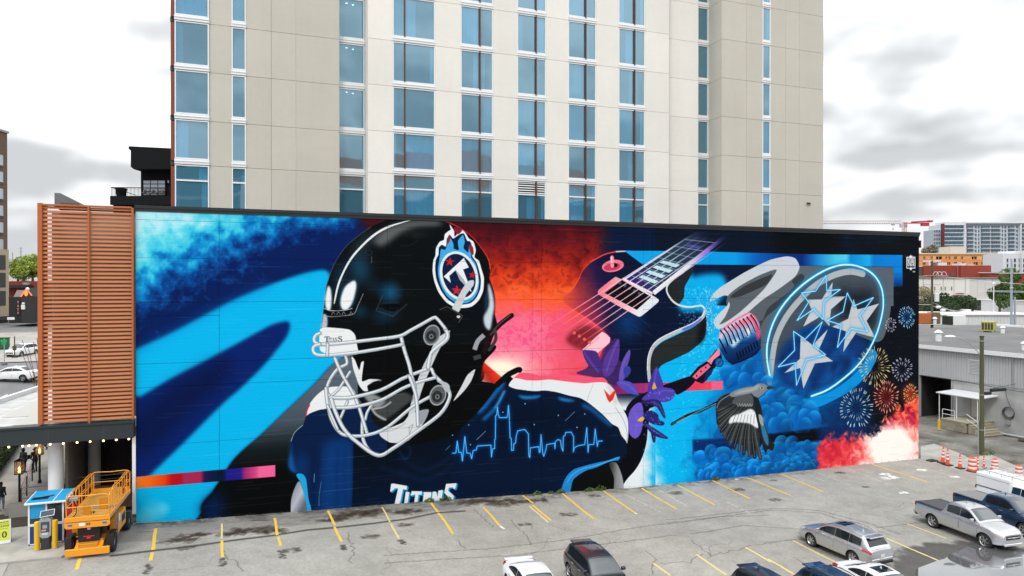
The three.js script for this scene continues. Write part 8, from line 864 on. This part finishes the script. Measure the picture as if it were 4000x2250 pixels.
// ---------------------------------------------------------------- booth, pay station, bollards, sign board, cabinet
{
  const white = M([0.74, 0.76, 0.78], { roughness: 0.45 }), sky = M([0.01, 0.3, 0.62], { roughness: 0.4 }), navy = M([0.006, 0.045, 0.19], { roughness: 0.4 }), dk = M([0.012, 0.013, 0.015], { roughness: 0.3 }), glassD = M([0.04, 0.05, 0.06], { roughness: 0.03, metalness: 0.2, ior: 1.5, specularIntensity: 1 });
  const y0 = 0.12, b = thing('ticket_booth', 'small blue and white ticket booth with a bright blue sloping roof', 'booth', [-4.6, y0, 0.95]); const W = 1.6, D = 1.65;
  obj('lower_panel', [rbx(0.06, 0.1, D - 0.05, W - 0.06, 1.02, D, 0.01, 1)], navy, b); obj('lower_panel', [bx(W - 0.05, 0.1, 0.06, W, 1.02, D - 0.06)], navy, b); obj('lower_panel', bx(0, 0.1, 0.06, 0.05, 1.02, D - 0.06), navy, b); obj('rear_panel', bx(0.06, 0.1, 0, W - 0.06, 2.2, 0.05), sky, b);
  obj('frame', [...[[0, D - 0.06], [W - 0.06, D - 0.06], [0, 0], [W - 0.06, 0]].map(([x, z]) => bx(x - 0.01, 0.04, z, x + 0.07, 2.3, z + 0.07)), bx(0, 1.02, D - 0.06, W, 1.14, D + 0.03), bx(0, 2.16, D - 0.06, W, 2.28, D + 0.02), bx(W - 0.06, 1.02, 0.02, W + 0.03, 1.14, D - 0.062), bx(W - 0.06, 2.16, 0.02, W + 0.02, 2.28, D - 0.062), bx(0.78, 1.142, D - 0.05, 0.85, 2.158, D + 0.025), bx(0, 0.04, D - 0.05, W, 0.1, D + 0.01)], white, b);
  obj('window', bx(0.07, 1.14, D - 0.04, 0.78, 2.16, D - 0.02), glassD, b); obj('window', bx(0.85, 1.14, D - 0.04, W - 0.07, 2.16, D - 0.02), glassD, b); obj('blind', bx(0.09, 1.42, D - 0.018, 0.76, 2.15, D - 0.008), sky, b); obj('window', bx(W - 0.03, 1.14, 0.1, W - 0.01, 2.16, D - 0.1), glassD, b); obj('window_bar', [0.45, 0.85, 1.25].map((z) => bx(W - 0.008, 1.14, z, W + 0.015, 2.16, z + 0.05)), white, b);
  const roof = new THREE.Group(); roof.name = 'roof'; b.add(roof); roof.position.set(0, 2.29, 0); roof.rotation.x = 0.06;
  obj('roof_sheet', rbx(-0.1, 0.05, -0.12, 1.12, 0.11, D + 0.12, 0.02, 1), sky, roof); obj('roof_sheet', rbx(1.16, 0.05, -0.12, W + 0.1, 0.11, D + 0.12, 0.02, 1), sky, roof); obj('fascia', [rbx(-0.14, 0, D + 0.1, W + 0.14, 0.1, D + 0.17, 0.02, 1), bx(-0.14, 0, -0.14, -0.1, 0.1, D + 0.1), bx(W + 0.1, 0, -0.14, W + 0.14, 0.1, D + 0.1), bx(1.122, 0.06, -0.12, 1.158, 0.12, D + 0.1)], white, roof);
  obj('tarp_scrap', [bx(0.05, 0.112, 1.0, 0.8, 0.13, 1.35), tf(new THREE.BoxGeometry(0.9, 0.015, 0.12), 0.55, 0.14, 1.05, 0, 0.4, 0)], dk, roof);
  const p = thing('pay_station', 'grey parking pay station with a tilted solar panel between two bollards', 'pay station', [-3.62, y0, 3.3]);
  obj('pedestal', rbx(-0.2, 0, -0.16, 0.2, 0.62, 0.16, 0.03), M([0.03, 0.032, 0.036], { roughness: 0.4 }), p); const sh = new THREE.Shape(); sh.moveTo(-0.24, 0.6); sh.lineTo(-0.26, 1.3); sh.absarc(0, 1.3, 0.26, Math.PI, 0, true); sh.lineTo(0.24, 0.6); sh.lineTo(0.12, 0.5); sh.lineTo(-0.12, 0.5);
  obj('housing', new THREE.ExtrudeGeometry(sh, { depth: 0.3, bevelEnabled: true, bevelSize: 0.02, bevelThickness: 0.02, bevelSegments: 2 }).translate(0, 0.13, -0.15), M([0.42, 0.45, 0.48], { roughness: 0.35, metalness: 0.4 }), p);
  obj('face_plate', rbx(-0.19, 0.92, 0.172, 0.19, 1.46, 0.19, 0.01, 1), M([0.05, 0.07, 0.09], { roughness: 0.3 }), p); obj('screen', bx(-0.1, 1.12, 0.192, 0.1, 1.3, 0.2), M([0.3, 0.36, 0.38], { roughness: 0.15 }), p); obj('price_label', bx(-0.15, 0.98, 0.192, 0.05, 1.06, 0.198), M([0.7, 0.3, 0.26]), p); obj('card_slot', bx(-0.12, 0.78, 0.172, 0.13, 0.88, 0.2), M([0.6, 0.62, 0.64]), p); obj('mast', bar([0, 1.6, 0], [0.05, 1.8, 0], 0.035), M([0.3, 0.31, 0.32]), p);
  const sp = obj('solar_panel', rbx(-0.3, -0.02, -0.22, 0.3, 0.02, 0.22, 0.01, 1), M([0.02, 0.03, 0.05], { roughness: 0.2 }), p); sp.position.set(0.08, 1.84, 0.05); sp.rotation.set(0.5, 0.15, 0); obj('panel_rim', [bx(-0.31, 0.021, 0.2, 0.31, 0.03, 0.225), bx(-0.31, 0.021, -0.225, 0.31, 0.03, -0.2), bx(-0.31, 0.021, -0.2, -0.29, 0.03, 0.2), bx(0.29, 0.021, -0.2, 0.31, 0.03, 0.2)], white, sp);
  const yel = M([0.72, 0.43, 0.01], { roughness: 0.45 }); const bol = (x, z, h, l) => { const t = thing('bollard', l, 'bollard', [x, z > 0 ? y0 : ground(x, z), z]); obj('post', [new THREE.LatheGeometry([[0.13, 0], [0.13, h - 0.06], [0.11, h - 0.02], [0.06, h], [0, h]].map((q) => new THREE.Vector2(...q)), 20)], yel, t); obj('base_collar', cyl(0.17, 0.15, 0.05, 0, 0, 0, 16), conc, t); };
  bol(-3.98, 3.42, 1.5, 'yellow bollard on the side of the pay station away from the lift'); bol(-3.2, 3.38, 1.5, 'yellow bollard between the pay station and the scissor lift'); bol(74.4, -8.4, 1.1, 'yellow bollard at the loading dock steps of the warehouse');
  // sandwich board
  const cv = canvasOf(256, 384), c = cv.getContext('2d'); c.fillStyle = '#ccd44a'; c.fillRect(0, 0, 256, 384); c.fillStyle = '#1c2a1c'; c.textAlign = 'center'; for (let i = 0; i < 9; i++) c.fillRect(24 + i * 24, 24, 14, 22); c.fillStyle = '#2a3420'; c.fillRect(20, 62, 216, 6); c.font = 'bold 58px sans-serif'; c.fillText('PARKING', 128, 128, 240); for (let i = 0; i < 12; i++) c.fillRect(34 + i * 16, 152, 9, 12); c.font = 'bold 160px sans-serif'; c.fillText('10', 128, 330, 200);
  const a = thing('sandwich_board', 'white A-frame board with a yellow parking price poster', 'sign', [-6.1, y0 + 0.0, 1.5], 0.25); for (const s of [1, -1]) { const leaf = new THREE.Group(); leaf.name = 'leaf'; a.add(leaf); leaf.position.set(0, 1.15, 0); leaf.rotation.x = -0.27 * s; obj('board', [rbx(-0.4, -1.18, -0.02, 0.4, 0.05, 0.02, 0.02, 1)], white, leaf); if (s > 0) { const pg = new THREE.PlaneGeometry(0.7, 1.02).translate(0, -0.5, 0.024); obj('poster', pg, M([1, 1, 1], { map: canvasTex(cv), roughness: 0.7 }), leaf); } } obj('hinge', bar([-0.25, 1.17, 0], [0.25, 1.17, 0], 0.03), white, a); obj('spreader', bar([0.38, 0.3, -0.24], [0.38, 0.3, 0.24], 0.015), white, a);
  const k = thing('fuel_cabinet', 'narrow red steel cabinet with white print squeezed between booth and lift', 'cabinet', [-2.72, 0.0, 2.2]); const red = M([0.36, 0.012, 0.02], { roughness: 0.4 }); obj('body', rbx(-0.16, 0.12, -0.4, 0.3, 1.95, 0.5, 0.03), red, k); const kc = canvasOf(128, 256), kx = kc.getContext('2d'); kx.fillStyle = '#a31420'; kx.fillRect(0, 0, 128, 256); kx.fillStyle = '#f0eeee'; for (let i = 0; i < 6; i++) kx.fillRect(18, 40 + i * 24, 50 + (i * 29) % 44, 10); obj('door', new THREE.PlaneGeometry(0.36, 1.4).translate(0.07, 1.05, 0.504), M([1, 1, 1], { map: canvasTex(kc), roughness: 0.4 }), k); obj('plinth', bx(-0.14, 0, -0.38, 0.28, 0.118, 0.48), dk, k); obj('handle', bx(0.2, 0.95, 0.508, 0.23, 1.15, 0.54), white, k);
}
// ---------------------------------------------------------------- rough terrain scissor lift
{
  const yel = M([0.80, 0.31, 0.008], { roughness: 0.42, clearcoat: 0.3, clearcoatRoughness: 0.4 }), yelD = M([0.55, 0.22, 0.008], { roughness: 0.5 }), blk = M([0.012, 0.012, 0.013], { roughness: 0.6 }), rub = M([0.022, 0.022, 0.023], { roughness: 0.9 }), gry = M([0.3, 0.31, 0.32], { roughness: 0.5, metalness: 0.4 }), red = M([0.6, 0.02, 0.03], { roughness: 0.35 }), deckM = M([0.62, 0.33, 0.06], { roughness: 0.8, map: withRepeat(blotch, 0.7) }), wht = M([0.75, 0.76, 0.78]), blu = M([0.02, 0.16, 0.42]);
  const t = thing('scissor_lift', 'yellow rough terrain scissor lift folded down with its guardrails up', 'scissor lift', [-1.22, ground(-1, 2) - 0.01, 0.3], -0.03);
  const L = 4.75, W = 0.98; // half width
  obj('chassis', [rbx(-0.62, 0.42, 0.3, 0.62, 0.8, L - 0.4, 0.04), rbx(-0.45, 0.5, L - 0.42, 0.45, 0.72, L - 0.05, 0.03)], yelD, t);
  obj('bumper', [rbx(-1.0, 0.16, L - 0.08, 0.98, 0.52, L + 0.06, 0.03), tf(new THREE.BoxGeometry(0.18, 0.12, 0.7), -0.5, 0.6, L - 0.32, 0.35), tf(new THREE.BoxGeometry(0.18, 0.12, 0.7), 0.55, 0.6, L - 0.32, 0.35)], yel, t);
  const tyre = new THREE.LatheGeometry([[0.2, -0.13], [0.34, -0.16], [0.43, -0.14], [0.455, -0.08], [0.455, 0.08], [0.43, 0.14], [0.34, 0.16], [0.2, 0.13]].map((q) => new THREE.Vector2(...q)), 30).rotateZ(Math.PI / 2); const lugs = []; for (let i = 0; i < 20; i++) for (const s of [-1, 1]) { const a = (i + (s > 0 ? 0.5 : 0)) / 20 * Math.PI * 2, g = tf(new THREE.BoxGeometry(0.15, 0.035, 0.06), s * 0.075, 0, 0, 0, s * 0.4, 0); g.translate(0, 0.46, 0); g.rotateX(a); lugs.push(g); } const hub = cyl(0.2, 0.2, 0.2, 0, -0.1, 0, 18).rotateZ(Math.PI / 2);
  for (const [x, z] of [[-0.94, 0.7], [0.94, 0.7], [-0.94, L - 0.75], [0.94, L - 0.75]]) { const w = new THREE.Group(); w.name = 'wheel'; w.position.set(x, 0.46, z); t.add(w); obj('tyre', [tyre.clone().toNonIndexed(), ...lugs.map((g) => g.toNonIndexed())], rub, w); obj('hub', hub.clone(), gry, w); }
  for (const s of [-1, 1]) { obj('side_cover', [rbx(s * 0.7, 0.6, 1.35, s * 1.02, 1.5, 2.7, 0.04), tf(new THREE.BoxGeometry(0.3, 0.9, 0.5), s * 0.86, 1.05, 2.95)], yel, t); obj('cover_vent', bx(s * 1.022, 0.9, 1.6, s * 1.03, 1.3, 2.3), blk, t); obj('outrigger_guard', [rbx(s * 0.72, 0.8, L - 1.35, s * 0.98, 1.5, L - 1.12, 0.03)], yelD, t); obj('mudguard', [rbx(s * 0.8, 0.96, L - 1.1, s * 1.1, 1.02, L - 0.35, 0.02), rbx(s * 0.8, 0.4, L - 0.34, s * 1.1, 1.02, L - 0.28, 0.02)], blk, t); }
  obj('control_box', rbx(0.5, 1.02, L - 0.72, 0.72, 1.42, L - 0.6, 0.02), blk, t); obj('engine_bay', [rbx(-0.52, 0.72, L - 0.75, 0.46, 1.72, L - 0.35, 0.03)], blk, t); obj('warning_bar', [rbx(-0.28, 0.98, L - 0.345, 0.24, 1.04, L - 0.3, 0.015), bx(-0.12, 0.88, L - 0.344, 0.06, 0.98, L - 0.31)], red, t); obj('data_plate', bx(-0.1, 1.34, L - 0.346, 0.05, 1.44, L - 0.335), wht, t);
  // folded scissor stack
  for (let i = 0; i < 4; i++) for (const s of [-1, 1]) obj('scissor_arm', [beam([s * 0.48, 0.9 + i * 0.24, 0.5], [s * 0.48, 1.06 + i * 0.24, L - 0.9], 0.1, 0.16), beam([s * 0.36, 1.06 + i * 0.24, 0.5], [s * 0.36, 0.9 + i * 0.24, L - 0.9], 0.1, 0.16)], blk, t);
  // platform
  const P0 = 1.86, P1 = 2.06; obj('platform_deck', metric(bx(-W + 0.05, P1 - 0.04, 0.05, W - 0.05, P1, L - 0.05), 1), deckM, t); obj('platform_frame', [rbx(-W, P0, 0, -W + 0.05, P1 + 0.02, L, 0.01, 1), rbx(W - 0.05, P0, 0, W, P1 + 0.02, L, 0.01, 1), bx(-W + 0.05, P0, 0, W - 0.05, P1 + 0.18, 0.04)], yel, t);
  const fr = new THREE.Shape([[-1.0, P0 - 0.2], [-0.92, P0 - 0.28], [0.92, P0 - 0.28], [1.0, P0 - 0.2], [1.0, P1 + 0.06], [-1.0, P1 + 0.06]].map((q) => new THREE.Vector2(...q))); obj('front_apron', new THREE.ExtrudeGeometry(fr, { depth: 0.05, bevelEnabled: true, bevelSize: 0.01, bevelThickness: 0.01, bevelSegments: 1 }).translate(0, 0, L + 0.01), yel, t);
  obj('apron_stripe', bx(-0.96, P0 + 0.02, L + 0.072, 0.96, P0 + 0.045, L + 0.076), blk, t); for (const [x0, x1] of [[-0.86, -0.66], [0.68, 0.88]]) obj('marker', bx(x0, P0 - 0.16, L + 0.072, x1, P0 - 0.06, L + 0.078), blu, t); obj('apron_label', bx(-0.36, P0 - 0.18, L + 0.072, -0.1, P0 - 0.03, L + 0.078), wht, t); for (const x of [0.0, 0.1]) obj('chevron_mark', [tf(new THREE.BoxGeometry(0.1, 0.035, 0.006), x, P0 - 0.08, L + 0.075, 0, 0, -0.6), tf(new THREE.BoxGeometry(0.1, 0.035, 0.006), x, P0 - 0.13, L + 0.075, 0, 0, 0.6)], blk, t);
  for (let i = 0; i < 6; i++) obj('deck_plank', [bx(-W + 0.06, P1 + 0.001, 0.3 + i * 0.72, W - 0.06, P1 + 0.012, 0.32 + i * 0.72)], yelD, t); obj('deck_hatch', bx(-0.2, P1 + 0.002, L - 0.9, 0.12, P1 + 0.03, L - 0.6), blk, t); obj('extension_plate', [bx(-0.25, P1 + 0.013, L - 1.8, 0.9, P1 + 0.02, L - 1.45)], gry, t); obj('upright_plate', [bx(0.22, P1 + 0.02, L - 1.25, 0.62, P1 + 0.62, L - 1.22)], yelD, t); obj('upright_plate', [bx(-0.34, P1 + 0.02, L - 0.55, 0.02, P1 + 0.5, L - 0.52)], yelD, t);
  const ry = [2.62, 3.16], r = 0.026; const rail = (name, list) => obj(name, list, yel, t);
  for (const s of [-1, 1]) for (const o of [0, 0.12]) { const x = s * (W - 0.03 - o), za = o ? 0.2 : 0.1, zb = o ? L - 1.2 : L - 0.08; rail('guardrail', [tube([[x, P1, za], [x, ry[1] - 0.08, za], [x, ry[1], za + 0.08], [x, ry[1], (za + zb) / 2], [x, ry[1], zb - 0.08], [x, ry[1] - 0.08, zb], [x, P1, zb]], r, 7, false, 44), bar([x, ry[0], za], [x, ry[0], zb], r * 0.85, 7)]); for (const z of [1.3, 2.5, 3.6]) if (z < zb) rail('stanchion', bar([x, P1, z], [x, ry[1], z], r * 0.9, 7)); }
  for (const z of [0.06, L - 0.04]) { rail('guardrail', [tube([[-W + 0.04, P1, z], [-W + 0.04, ry[1] - 0.1, z], [-W + 0.12, ry[1], z], [0, ry[1], z], [W - 0.12, ry[1], z], [W - 0.04, ry[1] - 0.1, z], [W - 0.04, P1, z]], r, 7, false, 44), bar([-W + 0.04, ry[0], z], [W - 0.04, ry[0], z], r * 0.85, 7)]); rail('stanchion', bar([0.2, P1, z], [0.2, ry[0], z], r * 0.8, 7)); }
  obj('control_panel', [rbx(-0.9, 2.85, L - 0.55, -0.5, 3.02, L - 0.3, 0.03)], gry, t); obj('control_lead', tube([[-0.7, 2.85, L - 0.4], [-0.62, 2.5, L - 0.45], [-0.6, 2.2, L - 0.3], [-0.72, 2.08, L - 0.3]], 0.025, 6), blk, t); obj('tool_tray', rbx(0.62, 2.9, 2.6, 0.94, 2.96, 2.9, 0.02), gry, t); obj('gate_latch', [bx(0.85, 2.2, 1.26, 0.93, 3.0, 1.34), bx(-0.93, 2.2, 1.26, -0.85, 3.0, 1.34)], M([0.2, 0.05, 0.02]), t);
  obj('ladder', [bar([1.02, 0.5, 3.2], [1.02, 1.9, 3.2], 0.02), bar([1.02, 0.5, 3.6], [1.02, 1.9, 3.6], 0.02), ...[0.6, 0.9, 1.2, 1.5].map((y) => bar([1.02, y, 3.2], [1.02, y, 3.6], 0.018))], gry, t); obj('placard', bx(1.034, 1.2, 2.75, 1.04, 1.6, 3.05), wht, t);
}
scene.traverse((o) => { if (o.isMesh) shade(o); });
renderer.render(scene, camera);
